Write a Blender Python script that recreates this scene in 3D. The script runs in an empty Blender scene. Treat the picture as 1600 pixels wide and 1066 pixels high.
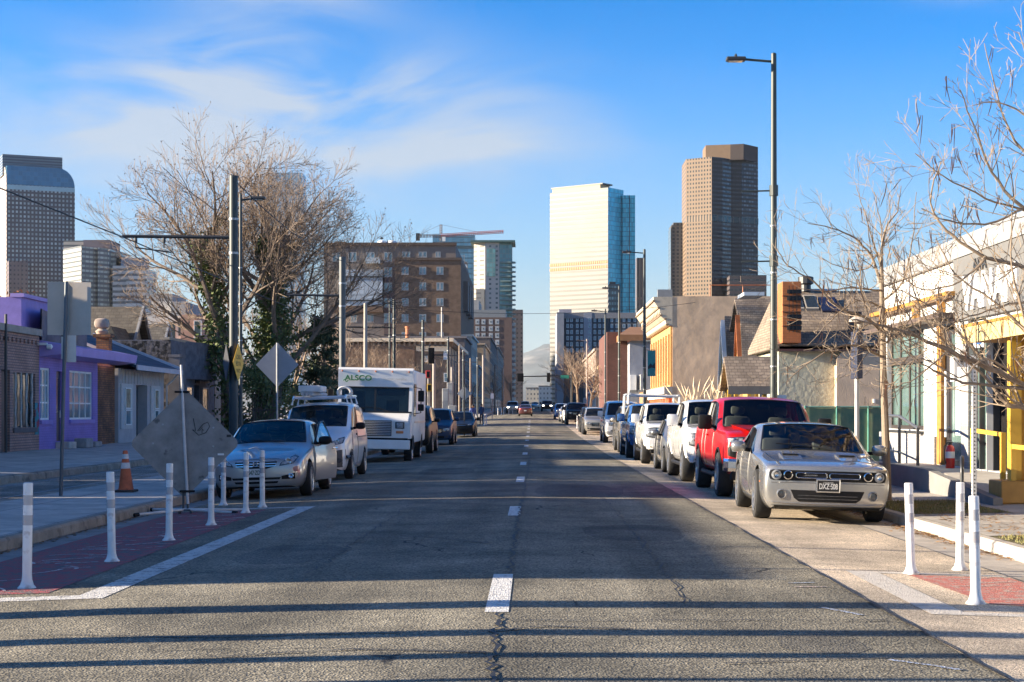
import bpy,bmesh,math,random
from mathutils import Vector,Matrix
from mathutils.bvhtree import BVHTree
C=bpy.context.scene.collection
R=math.radians
rnd=random.Random(7)
EXPO=1.84
F,HC,VX,VY=2650.0,1.5,832.0,645.0
RISE=[(-50,0),(60,0),(95,.13),(130,.40),(180,.85),(212,1.05),(290,1.75),(450,3.0),(1000,4.0),(1e6,4.0)]
def rise(Y):
 for(a,za),(b,zb)in zip(RISE,RISE[1:]):
  if Y<=b:
   t=max(0,(Y-a)/(b-a));return za+(zb-za)*t
 return 4.0
XC,KL,KR=-0.27,-6.2,5.3
def crown(X):
 d=abs(X-XC)
 return-.012*d if d<2.95 else-.0354-.032*(d-2.95)
def road_z(X,Y):return rise(Y)+crown(X)
def walk_z(X,Y):
 if X<-11:return rise(Y)+.17+(-11-X)*.02
 if X<-8.8:return rise(Y)+.02
 if X<0:return rise(Y)+.02
 return rise(Y)+.02+max(0,X-KR)*.015
def gz(X,Y):
 return road_z(X,Y)if KL<X<KR else walk_z(X,Y)
def G(px,py):
 X=0;Y=20;z=0
 for _ in range(12):
  Y=(HC-z)*F/max(py-VY,.5);X=(px-VX)*Y/F;z=gz(X,Y)
 return X,Y,z
def P(px,py,Y):
 return(px-VX)*Y/F,Y,HC+(VY-py)*Y/F
def nt(m):
 m.use_nodes=True;t=m.node_tree
 return t,t.nodes,t.links,t.nodes['Principled BSDF']
def rgb(c):return(c[0],c[1],c[2],1)
def coordvec(N,Lk,kind):
 tc=N.new('ShaderNodeTexCoord')
 if kind=='obj':return tc.outputs['Object']
 sp=N.new('ShaderNodeSeparateXYZ');Lk.new(tc.outputs['Object'],sp.inputs[0])
 cx=N.new('ShaderNodeVectorMath');cx.operation='CROSS_PRODUCT';cx.inputs[0].default_value=(0,0,1);Lk.new(tc.outputs['Normal'],cx.inputs[1])
 nm=N.new('ShaderNodeVectorMath');nm.operation='NORMALIZE';Lk.new(cx.outputs[0],nm.inputs[0])
 ad=N.new('ShaderNodeVectorMath');ad.operation='DOT_PRODUCT';Lk.new(nm.outputs[0],ad.inputs[0]);Lk.new(tc.outputs['Object'],ad.inputs[1])
 cb=N.new('ShaderNodeCombineXYZ');Lk.new(ad.outputs['Value'],cb.inputs[0]);Lk.new(sp.outputs[2],cb.inputs[1])
 return cb.outputs[0]
MC={}
def mat(name,col,rough=.6,metal=0,var=.12,vs=3.0,bump=0,bs=40,coat=0,spec=.5,col2=None,spots=None,detail=6,emit=0):
 if name in MC:return MC[name]
 m=bpy.data.materials.new(name);t,N,Lk,B=nt(m);MC[name]=m
 B.inputs['Roughness'].default_value=rough;B.inputs['Metallic'].default_value=metal
 B.inputs['Specular IOR Level'].default_value=spec
 if coat:B.inputs['Coat Weight'].default_value=coat;B.inputs['Coat Roughness'].default_value=.04
 v=coordvec(N,Lk,'obj')
 if var or col2:
  n=N.new('ShaderNodeTexNoise');n.inputs['Scale'].default_value=vs;n.inputs['Detail'].default_value=detail
  n.inputs['Roughness'].default_value=.65;Lk.new(v,n.inputs['Vector'])
  r=N.new('ShaderNodeValToRGB');r.color_ramp.elements[0].position=.3;r.color_ramp.elements[1].position=.7
  c2=col2 or tuple(min(1,x*(1+var))for x in col);c1=col if col2 else tuple(x*(1-var)for x in col)
  r.color_ramp.elements[0].color=rgb(c1);r.color_ramp.elements[1].color=rgb(c2)
  Lk.new(n.outputs[0],r.inputs[0]);out=r.outputs[0]
  if spots:
   n2=N.new('ShaderNodeTexNoise');n2.inputs['Scale'].default_value=spots[1];n2.inputs['Detail'].default_value=5
   Lk.new(v,n2.inputs['Vector'])
   r2=N.new('ShaderNodeValToRGB');r2.color_ramp.elements[0].position=spots[2];r2.color_ramp.elements[1].position=min(1,spots[2]+spots[3])
   Lk.new(n2.outputs[0],r2.inputs[0])
   mx=N.new('ShaderNodeMixRGB');Lk.new(r2.outputs[0],mx.inputs[0]);Lk.new(out,mx.inputs[1]);mx.inputs[2].default_value=rgb(spots[0]);out=mx.outputs[0]
  Lk.new(out,B.inputs['Base Color'])
 else:B.inputs['Base Color'].default_value=rgb(col)
 if bump:
  nb=N.new('ShaderNodeTexNoise');nb.inputs['Scale'].default_value=bs;nb.inputs['Detail'].default_value=5;Lk.new(v,nb.inputs['Vector'])
  b=N.new('ShaderNodeBump');b.inputs['Strength'].default_value=bump;b.inputs['Distance'].default_value=.02
  Lk.new(nb.outputs[0],b.inputs['Height']);Lk.new(b.outputs[0],B.inputs['Normal'])
 if emit:B.inputs['Emission Color'].default_value=rgb(col);B.inputs['Emission Strength'].default_value=emit
 return m
def brick(name,c1,c2,mortar,bw=.22,bh=.075,ms=.012,rough=.85,bump=.6,stain=.25,offset=.5):
 if name in MC:return MC[name]
 m=bpy.data.materials.new(name);t,N,Lk,B=nt(m);MC[name]=m
 v=coordvec(N,Lk,'wall');b=N.new('ShaderNodeTexBrick');Lk.new(v,b.inputs['Vector'])
 b.inputs['Color1'].default_value=rgb(c1);b.inputs['Color2'].default_value=rgb(c2);b.inputs['Mortar'].default_value=rgb(mortar)
 b.inputs['Scale'].default_value=1;b.inputs['Mortar Size'].default_value=ms;b.inputs['Brick Width'].default_value=bw;b.inputs['Row Height'].default_value=bh
 b.inputs['Bias'].default_value=0;b.inputs['Mortar Smooth'].default_value=.3;b.offset=offset
 n=N.new('ShaderNodeTexNoise');n.inputs['Scale'].default_value=1.1;n.inputs['Detail'].default_value=7;Lk.new(v,n.inputs['Vector'])
 hv=N.new('ShaderNodeHueSaturation');mr=N.new('ShaderNodeMapRange');mr.inputs[1].default_value=.25;mr.inputs[2].default_value=.75
 mr.inputs[3].default_value=1-stain;mr.inputs[4].default_value=1+stain
 Lk.new(n.outputs[0],mr.inputs[0]);Lk.new(mr.outputs[0],hv.inputs['Value']);Lk.new(b.outputs[0],hv.inputs['Color'])
 Lk.new(hv.outputs[0],B.inputs['Base Color']);B.inputs['Roughness'].default_value=rough
 bp=N.new('ShaderNodeBump');bp.inputs['Strength'].default_value=bump;bp.inputs['Distance'].default_value=.01;bp.invert=True
 Lk.new(b.outputs['Fac'],bp.inputs['Height']);Lk.new(bp.outputs[0],B.inputs['Normal'])
 return m
def gridmat(name,wall,glass,pu,pz,fu,fz,grough=.12,wrough=.7,u0=0,z0=0,vary=.5,gspec=.9,gmetal=0,dark=None):
 """facade cladding: one window opening per bay and storey (fu, fz = share of the bay that is glass)"""
 if name in MC:return MC[name]
 m=bpy.data.materials.new(name);t,N,Lk,B=nt(m);MC[name]=m
 v=coordvec(N,Lk,'wall');sp=N.new('ShaderNodeSeparateXYZ');Lk.new(v,sp.inputs[0])
 def M(op,a,b=None,c=None):
  n=N.new('ShaderNodeMath');n.operation=op
  for i,x in enumerate((a,b,c)):
   if x is None:continue
   if hasattr(x,'links')or hasattr(x,'is_linked'):Lk.new(x,n.inputs[i])
   else:n.inputs[i].default_value=x
  return n.outputs[0]
 u=M('DIVIDE',M('ADD',sp.outputs[0],1000*pu+u0),pu);z=M('DIVIDE',M('ADD',sp.outputs[1],1000*pz+z0),pz)
 fu_=M('FRACT',u);fz_=M('FRACT',z)
 mu=M('LESS_THAN',M('ABSOLUTE',M('SUBTRACT',fu_,.5)),fu/2)if fu<1 else None
 mz=M('LESS_THAN',M('ABSOLUTE',M('SUBTRACT',fz_,.5)),fz/2)
 mask=M('MULTIPLY',mu,mz)if mu else mz
 cu=M('FLOOR',u);cz=M('FLOOR',z);cb=N.new('ShaderNodeCombineXYZ');Lk.new(cu,cb.inputs[0]);Lk.new(cz,cb.inputs[1])
 wn=N.new('ShaderNodeTexWhiteNoise');Lk.new(cb.outputs[0],wn.inputs[0])
 mr=N.new('ShaderNodeMapRange');mr.inputs[3].default_value=1-vary;mr.inputs[4].default_value=1+vary;Lk.new(wn.outputs[0],mr.inputs[0])
 g=N.new('ShaderNodeHueSaturation');g.inputs['Color'].default_value=rgb(glass);Lk.new(mr.outputs[0],g.inputs['Value'])
 n=N.new('ShaderNodeTexNoise');n.inputs['Scale'].default_value=.05;n.inputs['Detail'].default_value=6;Lk.new(v,n.inputs['Vector'])
 w=N.new('ShaderNodeHueSaturation');w.inputs['Color'].default_value=rgb(wall);m2=N.new('ShaderNodeMapRange');m2.inputs[3].default_value=.82;m2.inputs[4].default_value=1.18
 Lk.new(n.outputs[0],m2.inputs[0]);Lk.new(m2.outputs[0],w.inputs['Value'])
 mx=N.new('ShaderNodeMixRGB');Lk.new(mask,mx.inputs[0]);Lk.new(w.outputs[0],mx.inputs[1]);Lk.new(g.outputs[0],mx.inputs[2])
 Lk.new(mx.outputs[0],B.inputs['Base Color'])
 rr=N.new('ShaderNodeMapRange');rr.inputs[3].default_value=wrough;rr.inputs[4].default_value=grough;Lk.new(mask,rr.inputs[0]);Lk.new(rr.outputs[0],B.inputs['Roughness'])
 mm=M('MULTIPLY',mask,gmetal);Lk.new(mm,B.inputs['Metallic']);B.inputs['Specular IOR Level'].default_value=.5
 bp=N.new('ShaderNodeBump');bp.inputs['Strength'].default_value=.5;bp.inputs['Distance'].default_value=.02;bp.invert=True
 Lk.new(mask,bp.inputs['Height']);Lk.new(bp.outputs[0],B.inputs['Normal'])
 return m
def glassmat(name,tint=(.35,.4,.4),rough=.02,refl=1.0):
 if name in MC:return MC[name]
 m=bpy.data.materials.new(name);t,N,Lk,B=nt(m);MC[name]=m
 out=N['Material Output'];N.remove(B)
 tr=N.new('ShaderNodeBsdfTransparent');tr.inputs[0].default_value=rgb(tint)
 gl=N.new('ShaderNodeBsdfGlossy');gl.inputs['Roughness'].default_value=rough;gl.inputs[0].default_value=(.95,.97,1,1)
 fr=N.new('ShaderNodeFresnel');fr.inputs[0].default_value=1.52
 mul=N.new('ShaderNodeMath');mul.operation='MULTIPLY';mul.inputs[1].default_value=refl;mul.use_clamp=True;Lk.new(fr.outputs[0],mul.inputs[0])
 mx=N.new('ShaderNodeMixShader');Lk.new(mul.outputs[0],mx.inputs[0]);Lk.new(tr.outputs[0],mx.inputs[1]);Lk.new(gl.outputs[0],mx.inputs[2])
 Lk.new(mx.outputs[0],out.inputs[0]);return m
class MB:
 def __init__(s,T=None):s.v=[];s.f=[];s.T=T
 def add(s,vs,fs):
  o=len(s.v)
  s.v+=[s.T@Vector(p)for p in vs]if s.T is not None else[Vector(p)for p in vs]
  s.f+=[tuple(i+o for i in f)for f in fs];return s
 def box(s,x0,x1,y0,y1,z0,z1):
  return s.add([(x0,y0,z0),(x1,y0,z0),(x1,y1,z0),(x0,y1,z0),(x0,y0,z1),(x1,y0,z1),(x1,y1,z1),(x0,y1,z1)],[(0,3,2,1),(4,5,6,7),(0,1,5,4),(1,2,6,5),(2,3,7,6),(3,0,4,7)])
 def cbox(s,c,d):return s.box(c[0]-d[0]/2,c[0]+d[0]/2,c[1]-d[1]/2,c[1]+d[1]/2,c[2]-d[2]/2,c[2]+d[2]/2)
 def rbox(s,x0,x1,y0,y1,z0,z1,b=.02):
  bm=bmesh.new();bmesh.ops.create_cube(bm,size=1)
  for v in bm.verts:v.co=Vector(((x0+x1)/2+v.co.x*(x1-x0),(y0+y1)/2+v.co.y*(y1-y0),(z0+z1)/2+v.co.z*(z1-z0)))
  bmesh.ops.bevel(bm,geom=list(bm.edges),offset=min(b,.45*min(x1-x0,y1-y0,z1-z0)),segments=2,profile=.5,affect='EDGES')
  s.bm(bm);return s
 def bm(s,bm):
  bm.verts.index_update();s.add([v.co.copy()for v in bm.verts],[[v.index for v in f.verts]for f in bm.faces]);bm.free();return s
 def prism(s,poly,axis,a,b):
  def mk(p,h):
   return{'x':(h,p[0],p[1]),'y':(p[0],h,p[1]),'z':(p[0],p[1],h)}[axis]
  n=len(poly);vs=[mk(p,a)for p in poly]+[mk(p,b)for p in poly]
  return s.add(vs,[tuple(range(n))[::-1],tuple(range(n,2*n))]+[(i,(i+1)%n,n+(i+1)%n,n+i)for i in range(n)])
 def quad(s,a,b,c,d):return s.add([a,b,c,d],[(0,1,2,3)])
 def tube(s,pts,rad,n=8,caps=True):
  pts=[Vector(p)for p in pts]
  rad=rad if isinstance(rad,(list,tuple))else[rad]*len(pts)
  vs=[];fs=[];ref=None
  for i,p in enumerate(pts):
   d=(pts[min(i+1,len(pts)-1)]-pts[max(i-1,0)]).normalized()
   if ref is None:ref=d.orthogonal().normalized()
   ref=(ref-d*ref.dot(d));
   ref=ref.normalized()if ref.length>1e-5 else d.orthogonal().normalized()
   w=d.cross(ref)
   for k in range(n):
    a=2*math.pi*k/n;vs.append(p+(ref*math.cos(a)+w*math.sin(a))*rad[i])
  for i in range(len(pts)-1):
   for k in range(n):fs.append((i*n+k,i*n+(k+1)%n,(i+1)*n+(k+1)%n,(i+1)*n+k))
  if caps:fs+=[tuple(range(n))[::-1],tuple(range((len(pts)-1)*n,len(pts)*n))]
  return s.add(vs,fs)
 def lathe(s,prof,n=16,c=(0,0,0),axis='z',close=False):
  vs=[];fs=[]
  for r,h in prof:
   for k in range(n):
    a=2*math.pi*k/n;x,y=r*math.cos(a),r*math.sin(a)
    vs.append({'z':(c[0]+x,c[1]+y,c[2]+h),'x':(c[0]+h,c[1]+x,c[2]+y),'y':(c[0]+x,c[1]+h,c[2]+y)}[axis])
  m=len(prof)
  for i in range(m-1+(1 if close else 0)):
   for k in range(n):fs.append((i*n+k,i*n+(k+1)%n,((i+1)%m)*n+(k+1)%n,((i+1)%m)*n+k))
  if not close:
   if prof[0][0]>1e-4:fs.append(tuple(range(n))[::-1])
   if prof[-1][0]>1e-4:fs.append(tuple(range((m-1)*n,m*n)))
  return s.add(vs,fs)
 def build(s,name,m,parent=None,smooth=False,world=True,recenter=True):
  me=bpy.data.meshes.new(name);o=bpy.data.objects.new(name,me)
  off=Vector((0,0,0))
  if parent is not None:
   if world:
    q=parent
    while q is not None:off+=q.location;q=q.parent
  elif recenter and s.v:
   xs=[p.x for p in s.v];ys=[p.y for p in s.v];zs=[p.z for p in s.v]
   off=Vector(((min(xs)+max(xs))/2,(min(ys)+max(ys))/2,min(zs)))
  me.from_pydata([tuple(p-off)for p in s.v],[],s.f)
  bm=bmesh.new();bm.from_mesh(me);bmesh.ops.recalc_face_normals(bm,faces=bm.faces);bm.to_mesh(me);bm.free()
  if smooth:
   me.polygons.foreach_set('use_smooth',[True]*len(me.polygons))
   try:me.set_sharp_from_angle(angle=R(38))
   except Exception:pass
  for q in(m if isinstance(m,(list,tuple))else[m]):me.materials.append(q)
  C.objects.link(o);o.parent=parent
  if parent is None:o.location=off
  return o
def tag(o,label=None,cat=None,group=None,kind=None):
 if label:o['label']=label
 if cat:o['category']=cat
 if group:o['group']=group
 if kind:o['kind']=kind
 return o
def thing(name,label,cat,loc=(0,0,0),rz=0,group=None,rot=None):
 o=bpy.data.objects.new(name,None);o.empty_display_size=.2;C.objects.link(o)
 o.location=loc;o.rotation_euler=rot or(0,0,rz);return tag(o,label,cat,group)
def dup(o,parent=None):
 c=o.copy();C.objects.link(c);c.parent=parent
 for ch in list(o.children):dup(ch,c)
 return c
def structure(o):o['kind']='structure';return o
def frame(o,u,n):
 u=Vector(u).normalized();n=Vector(n).normalized()
 return Matrix(((u.x,n.x,0,o[0]),(u.y,n.y,0,o[1]),(u.z,n.z,1,o[2]if len(o)>2 else 0),(0,0,0,1)))
def wall_holes(mb,u0,u1,z0,z1,holes,depth=.12,n=0):
 us=sorted(set([u0,u1]+[h[0]for h in holes]+[h[1]for h in holes]));zs=sorted(set([z0,z1]+[h[2]for h in holes]+[h[3]for h in holes]))
 for a,b in zip(us,us[1:]):
  for c,d in zip(zs,zs[1:]):
   m,k=(a+b)/2,(c+d)/2
   if not any(h[0]<m<h[1]and h[2]<k<h[3]for h in holes):mb.quad((a,n,c),(b,n,c),(b,n,d),(a,n,d))
 for a,b,c,d in holes:
  for p,q in(((a,c),(b,c)),((b,c),(b,d)),((b,d),(a,d)),((a,d),(a,c))):
   mb.quad((p[0],n,p[1]),(q[0],n,q[1]),(q[0],n-depth,q[1]),(p[0],n-depth,p[1]))
def window(T,u0,u1,z0,z1,fm,gm,parent,cols=1,rows=1,fw=.05,n0=-.10,sill=False,bar=.03,name='window',label=None):
 """frame with bars + pane, set at depth n0 in wall frame T"""
 m=MB(T);d0,d1=n0,n0+.06
 m.box(u0,u0+fw,d0,d1,z0,z1);m.box(u1-fw,u1,d0,d1,z0,z1)
 m.box(u0+fw,u1-fw,d0,d1,z0,z0+fw);m.box(u0+fw,u1-fw,d0,d1,z1-fw,z1)
 for i in range(1,cols):
  u=u0+(u1-u0)*i/cols;m.box(u-bar/2,u+bar/2,d0,d1-.01,z0+fw,z1-fw)
 for j in range(1,rows):
  z=z0+(z1-z0)*j/rows;m.box(u0+fw,u1-fw,d0+.003,d1-.014,z-bar/2,z+bar/2)
 w=m.build(name,fm,parent)
 if label:w['label']=label
 g=MB(T);g.box(u0+.01,u1-.01,d0+.012,d0+.022,z0+.01,z1-.01);g.build('pane',gm,w)
 if sill:k=MB(T);k.box(u0-.06,u1+.06,-.02,.07,z0-.08,z0-.002);k.build('sill',fm,w)
 return w
def text_mesh(s,size,depth=.004,align='CENTER',sx=1.0):
 cu=bpy.data.curves.new('lettering','FONT');cu.body=s;cu.size=size;cu.extrude=depth;cu.align_x=align;cu.align_y='CENTER'
 o=bpy.data.objects.new('lettering',cu);C.objects.link(o)
 dg=bpy.context.evaluated_depsgraph_get();me=o.evaluated_get(dg).to_mesh()
 vs=[(v.co.x*sx,v.co.y,v.co.z)for v in me.vertices];fs=[tuple(p.vertices)for p in me.polygons]
 bpy.data.objects.remove(o);bpy.data.curves.remove(cu);return vs,fs
def lettering(s,size,T,m,parent,depth=.006,world=True,sx=1.0,align='CENTER',name='lettering',bold=0):
 vs,fs=text_mesh(s,size,depth,align,sx)
 b=MB(T);b.add(vs,fs)
 if bold:
  for dx,dy in((bold,.0),(0,bold)):
   b.add([(x+dx,y+dy,z*.9)for x,y,z in vs],fs)
 return b.build(name,m,parent,world=world)
SUN_EL,SUN_AZ=R(14.0),R(266.0)
def make_world():
 w=bpy.data.worlds.new('World');bpy.context.scene.world=w;w.use_nodes=True
 N,Lk=w.node_tree.nodes,w.node_tree.links;bg=N['Background'];bg.inputs[1].default_value=.052
 sk=N.new('ShaderNodeTexSky');sk.sky_type='NISHITA';sk.sun_disc=False;sk.sun_elevation=SUN_EL;sk.sun_rotation=SUN_AZ
 sk.altitude=1600;sk.air_density=1.0;sk.dust_density=.8;sk.ozone_density=3.2
 hs=N.new('ShaderNodeHueSaturation');hs.inputs['Saturation'].default_value=1.5;hs.inputs['Value'].default_value=.80;gm=N.new('ShaderNodeGamma');gm.inputs[1].default_value=1.45;Lk.new(sk.outputs[0],gm.inputs[0]);Lk.new(gm.outputs[0],hs.inputs['Color'])
 tc=N.new('ShaderNodeTexCoord');mp=N.new('ShaderNodeMapping');mp.inputs['Scale'].default_value=(6.5,6.5,20);mp.inputs['Rotation'].default_value=(0,R(-24),0)
 Lk.new(tc.outputs['Generated'],mp.inputs[0])
 n1=N.new('ShaderNodeTexNoise');n1.inputs['Scale'].default_value=1.15;n1.inputs['Detail'].default_value=9;n1.inputs['Roughness'].default_value=.52;n1.inputs['Distortion'].default_value=.9
 Lk.new(mp.outputs[0],n1.inputs['Vector'])
 rp=N.new('ShaderNodeValToRGB');rp.color_ramp.elements[0].position=.36;rp.color_ramp.elements[1].position=.74;Lk.new(n1.outputs[0],rp.inputs[0])
 sp=N.new('ShaderNodeSeparateXYZ');Lk.new(tc.outputs['Generated'],sp.inputs[0])
 def patch(cx,cz,rx,rz,tilt):
  def M(op,a,b=0):
   n=N.new('ShaderNodeMath');n.operation=op
   for i,x in enumerate((a,b)):
    if isinstance(x,(int,float)):n.inputs[i].default_value=x
    else:Lk.new(x,n.inputs[i])
   return n.outputs[0]
  dx=M('SUBTRACT',sp.outputs[0],cx);dz=M('SUBTRACT',M('SUBTRACT',sp.outputs[2],cz),M('MULTIPLY',dx,tilt))
  a=M('POWER',M('ABSOLUTE',M('DIVIDE',dx,rx)),2);b=M('POWER',M('ABSOLUTE',M('DIVIDE',dz,rz)),2)
  return M('POWER',2.718,M('MULTIPLY',M('ADD',a,b),-1)),M
 p1,M=patch(-.18,.160,.14,.042,.03);p2,M=patch(-.04,.168,.07,.03,-.1);p3,M=patch(-.165,.205,.07,.045,.5);p4,M=patch(.235,.232,.035,.006,-.1)
 tot=M('ADD',M('ADD',p1,M('MULTIPLY',p2,.5)),M('ADD',M('MULTIPLY',p3,.6),M('MULTIPLY',p4,.25)))
 fac=M('MULTIPLY',M('ADD',M('MULTIPLY',rp.outputs[0],1.35),.12),tot);fac=M('MINIMUM',fac,.85)
 vr=N.new('ShaderNodeValToRGB');cr=vr.color_ramp;Lk.new(sp.outputs[2],vr.inputs[0]);cr.elements[0].position=.02;cr.elements[0].color=(.93,.93,.93,1);cr.elements[1].position=.30;cr.elements[1].color=(0,0,0,1)
 for q_,v_ in((.075,.76),(.12,.50),(.167,.24),(.21,.07),(.245,.01)):e=cr.elements.new(q_);e.color=(v_,v_,v_,1)
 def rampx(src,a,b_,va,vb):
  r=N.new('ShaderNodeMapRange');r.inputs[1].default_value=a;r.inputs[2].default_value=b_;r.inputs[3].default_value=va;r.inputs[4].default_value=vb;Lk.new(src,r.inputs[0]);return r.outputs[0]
 side=M('MAXIMUM',rampx(M('ABSOLUTE',sp.outputs[0]),.36,.75,0,.16),rampx(sp.outputs[1],.5,.1,0,.16))  # added pale veil beyond the view, there to neutralise the ambient light
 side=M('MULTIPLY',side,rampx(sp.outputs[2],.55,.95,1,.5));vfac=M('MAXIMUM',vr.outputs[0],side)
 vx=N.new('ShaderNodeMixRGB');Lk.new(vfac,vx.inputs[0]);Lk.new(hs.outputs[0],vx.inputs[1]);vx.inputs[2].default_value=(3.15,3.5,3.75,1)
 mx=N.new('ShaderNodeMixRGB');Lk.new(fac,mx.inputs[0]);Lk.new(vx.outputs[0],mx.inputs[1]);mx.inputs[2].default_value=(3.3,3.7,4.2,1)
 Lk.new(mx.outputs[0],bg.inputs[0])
make_world()
sd=bpy.data.lights.new('sun','SUN');sd.energy=5.0;sd.angle=R(.55);sd.color=(1,.85,.64)
so=bpy.data.objects.new('sun',sd);C.objects.link(so)
sdir=Vector((math.sin(SUN_AZ)*math.cos(SUN_EL),math.cos(SUN_AZ)*math.cos(SUN_EL),math.sin(SUN_EL)))
so.rotation_euler=sdir.to_track_quat('Z','Y').to_euler();so.location=(-60,-20,60)
def asphalt(name,c1,c2,agg=140,dark=(.02,.022,.024),crack=True,bump=.55):
 m=bpy.data.materials.new(name);t,N,Lk,B=nt(m);MC[name]=m
 tc=N.new('ShaderNodeTexCoord').outputs['Object']
 def noise(s,d=4,r=.6,v=None,dist=0):
  n=N.new('ShaderNodeTexNoise');n.inputs['Scale'].default_value=s;n.inputs['Detail'].default_value=d;n.inputs['Roughness'].default_value=r;n.inputs['Distortion'].default_value=dist
  Lk.new(v or tc,n.inputs['Vector']);return n.outputs[0]
 def ramp(x,a,b,ca,cb):
  r=N.new('ShaderNodeValToRGB');r.color_ramp.elements[0].position=a;r.color_ramp.elements[1].position=b;r.color_ramp.elements[0].color=rgb(ca);r.color_ramp.elements[1].color=rgb(cb);Lk.new(x,r.inputs[0]);return r.outputs[0]
 def mixc(f,a,b,mode='MIX'):
  n=N.new('ShaderNodeMixRGB');n.blend_type=mode
  for i,x in enumerate((f,a,b)):
   if isinstance(x,(int,float)):n.inputs[i].default_value=x
   elif isinstance(x,tuple):n.inputs[i].default_value=rgb(x)
   else:Lk.new(x,n.inputs[i])
  return n.outputs[0]
 vo=N.new('ShaderNodeTexVoronoi');vo.inputs['Scale'].default_value=agg*.55;Lk.new(tc,vo.inputs['Vector'])
 col=ramp(noise(1.3,8,.7),.3,.7,c1,c2)
 st=ramp(vo.outputs['Color'],.0,.9,(.12,.12,.12),(2.25,2.15,1.95))
 col=mixc(.85,col,st,'MULTIPLY')
 mp=N.new('ShaderNodeMapping');mp.inputs['Scale'].default_value=(1.4,.05,1);Lk.new(tc,mp.inputs[0])
 col=mixc(.6,col,ramp(noise(1.0,3,.5,mp.outputs[0]),.35,.65,(.6,.6,.6),(1.3,1.3,1.3)),'MULTIPLY')
 col=mixc(.8,col,ramp(noise(.55,5,.6,None,.4),.36,.64,(.55,.56,.57),(1.25,1.23,1.2)),'MULTIPLY')
 if crack:
  v2=N.new('ShaderNodeTexVoronoi');v2.feature='DISTANCE_TO_EDGE';v2.inputs['Scale'].default_value=.42
  dm=N.new('ShaderNodeMixRGB');dm.blend_type='ADD';dm.inputs[0].default_value=.35
  nz=N.new('ShaderNodeTexNoise');nz.inputs['Scale'].default_value=2.2;nz.inputs['Detail'].default_value=6;Lk.new(tc,nz.inputs['Vector'])
  Lk.new(tc,dm.inputs[1]);Lk.new(nz.outputs['Color'],dm.inputs[2]);Lk.new(dm.outputs[0],v2.inputs['Vector'])
  cr=ramp(v2.outputs[0],.0025,.008,(1,1,1),(0,0,0))
  gate=ramp(noise(.35,3),.54,.6,(0,0,0),(1,1,1))
  col=mixc(mixc(1.0,cr,gate,'MULTIPLY'),col,dark)
 Lk.new(col,B.inputs['Base Color']);B.inputs['Roughness'].default_value=.88;B.inputs['Specular IOR Level'].default_value=.3
 bp=N.new('ShaderNodeBump');bp.inputs['Strength'].default_value=bump;bp.inputs['Distance'].default_value=.012
 hh=N.new('ShaderNodeMath');hh.operation='ADD';Lk.new(vo.outputs['Distance'],hh.inputs[0]);Lk.new(noise(agg*.4,3),hh.inputs[1]);hh.use_clamp=False
 Lk.new(hh.outputs[0],bp.inputs['Height']);Lk.new(bp.outputs[0],B.inputs['Normal'])
 return m
A_ROAD=asphalt('asphalt',(.140,.132,.110),(.20,.188,.155),100)
A_CONC=asphalt('parking_concrete',(.40,.345,.285),(.49,.42,.345),170,dark=(.12,.1,.08),crack=False,bump=.5)
A_TRACK=asphalt('track_asphalt',(.25,.235,.215),(.31,.29,.265),150)
def slabs(name,c1,c2,bw,bh,joint=(.12,.11,.1)):
 m=bpy.data.materials.new(name);t,N,Lk,B=nt(m);MC[name]=m
 tc=N.new('ShaderNodeTexCoord').outputs['Object'];b=N.new('ShaderNodeTexBrick');b.offset=0
 for k,v in(('Scale',1),('Mortar Size',.012),('Brick Width',bw),('Row Height',bh),('Bias',0),('Mortar Smooth',.2)):b.inputs[k].default_value=v
 b.inputs['Color1'].default_value=rgb(c1);b.inputs['Color2'].default_value=rgb(c2);b.inputs['Mortar'].default_value=rgb(joint)
 Lk.new(tc,b.inputs['Vector'])
 n=N.new('ShaderNodeTexNoise');n.inputs['Scale'].default_value=1.6;n.inputs['Detail'].default_value=9;n.inputs['Roughness'].default_value=.7;Lk.new(tc,n.inputs['Vector'])
 mr=N.new('ShaderNodeMapRange');mr.inputs[1].default_value=.25;mr.inputs[2].default_value=.75;mr.inputs[3].default_value=.5;mr.inputs[4].default_value=1.3;Lk.new(n.outputs[0],mr.inputs[0])
 h=N.new('ShaderNodeHueSaturation');Lk.new(mr.outputs[0],h.inputs['Value']);Lk.new(b.outputs[0],h.inputs['Color']);Lk.new(h.outputs[0],B.inputs['Base Color']);B.inputs['Roughness'].default_value=.9
 n2=N.new('ShaderNodeTexNoise');n2.inputs['Scale'].default_value=90;Lk.new(tc,n2.inputs['Vector'])
 bp=N.new('ShaderNodeBump');bp.inputs['Strength'].default_value=.35;bp.inputs['Distance'].default_value=.008;Lk.new(n2.outputs[0],bp.inputs['Height']);Lk.new(bp.outputs[0],B.inputs['Normal'])
 return m
SLAB_L=slabs('sidewalk_concrete',(.52,.48,.42),(.60,.55,.485),1.6,1.52)
SLAB_R=slabs('sidewalk_concrete_pale',(.40,.365,.32),(.45,.41,.36),1.55,1.5,(.2,.17,.14))
KERB_L=mat('kerb_stone',(.30,.255,.20),.9,var=.35,vs=2.2,bump=.4,bs=60,spots=((.12,.10,.08),3.5,.58,.12))
KERB_R=mat('kerb_concrete',(.44,.39,.33),.85,var=.2,vs=3,bump=.3,bs=60,spots=((.3,.25,.2),4,.62,.1))
GUTTER=mat('gutter_concrete',(.42,.375,.32),.9,var=.25,vs=2,bump=.3,bs=70,spots=((.2,.16,.12),2.5,.6,.15))
GROUND=mat('earth',(.20,.17,.13),.95,var=.35,vs=.08,detail=8)
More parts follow.
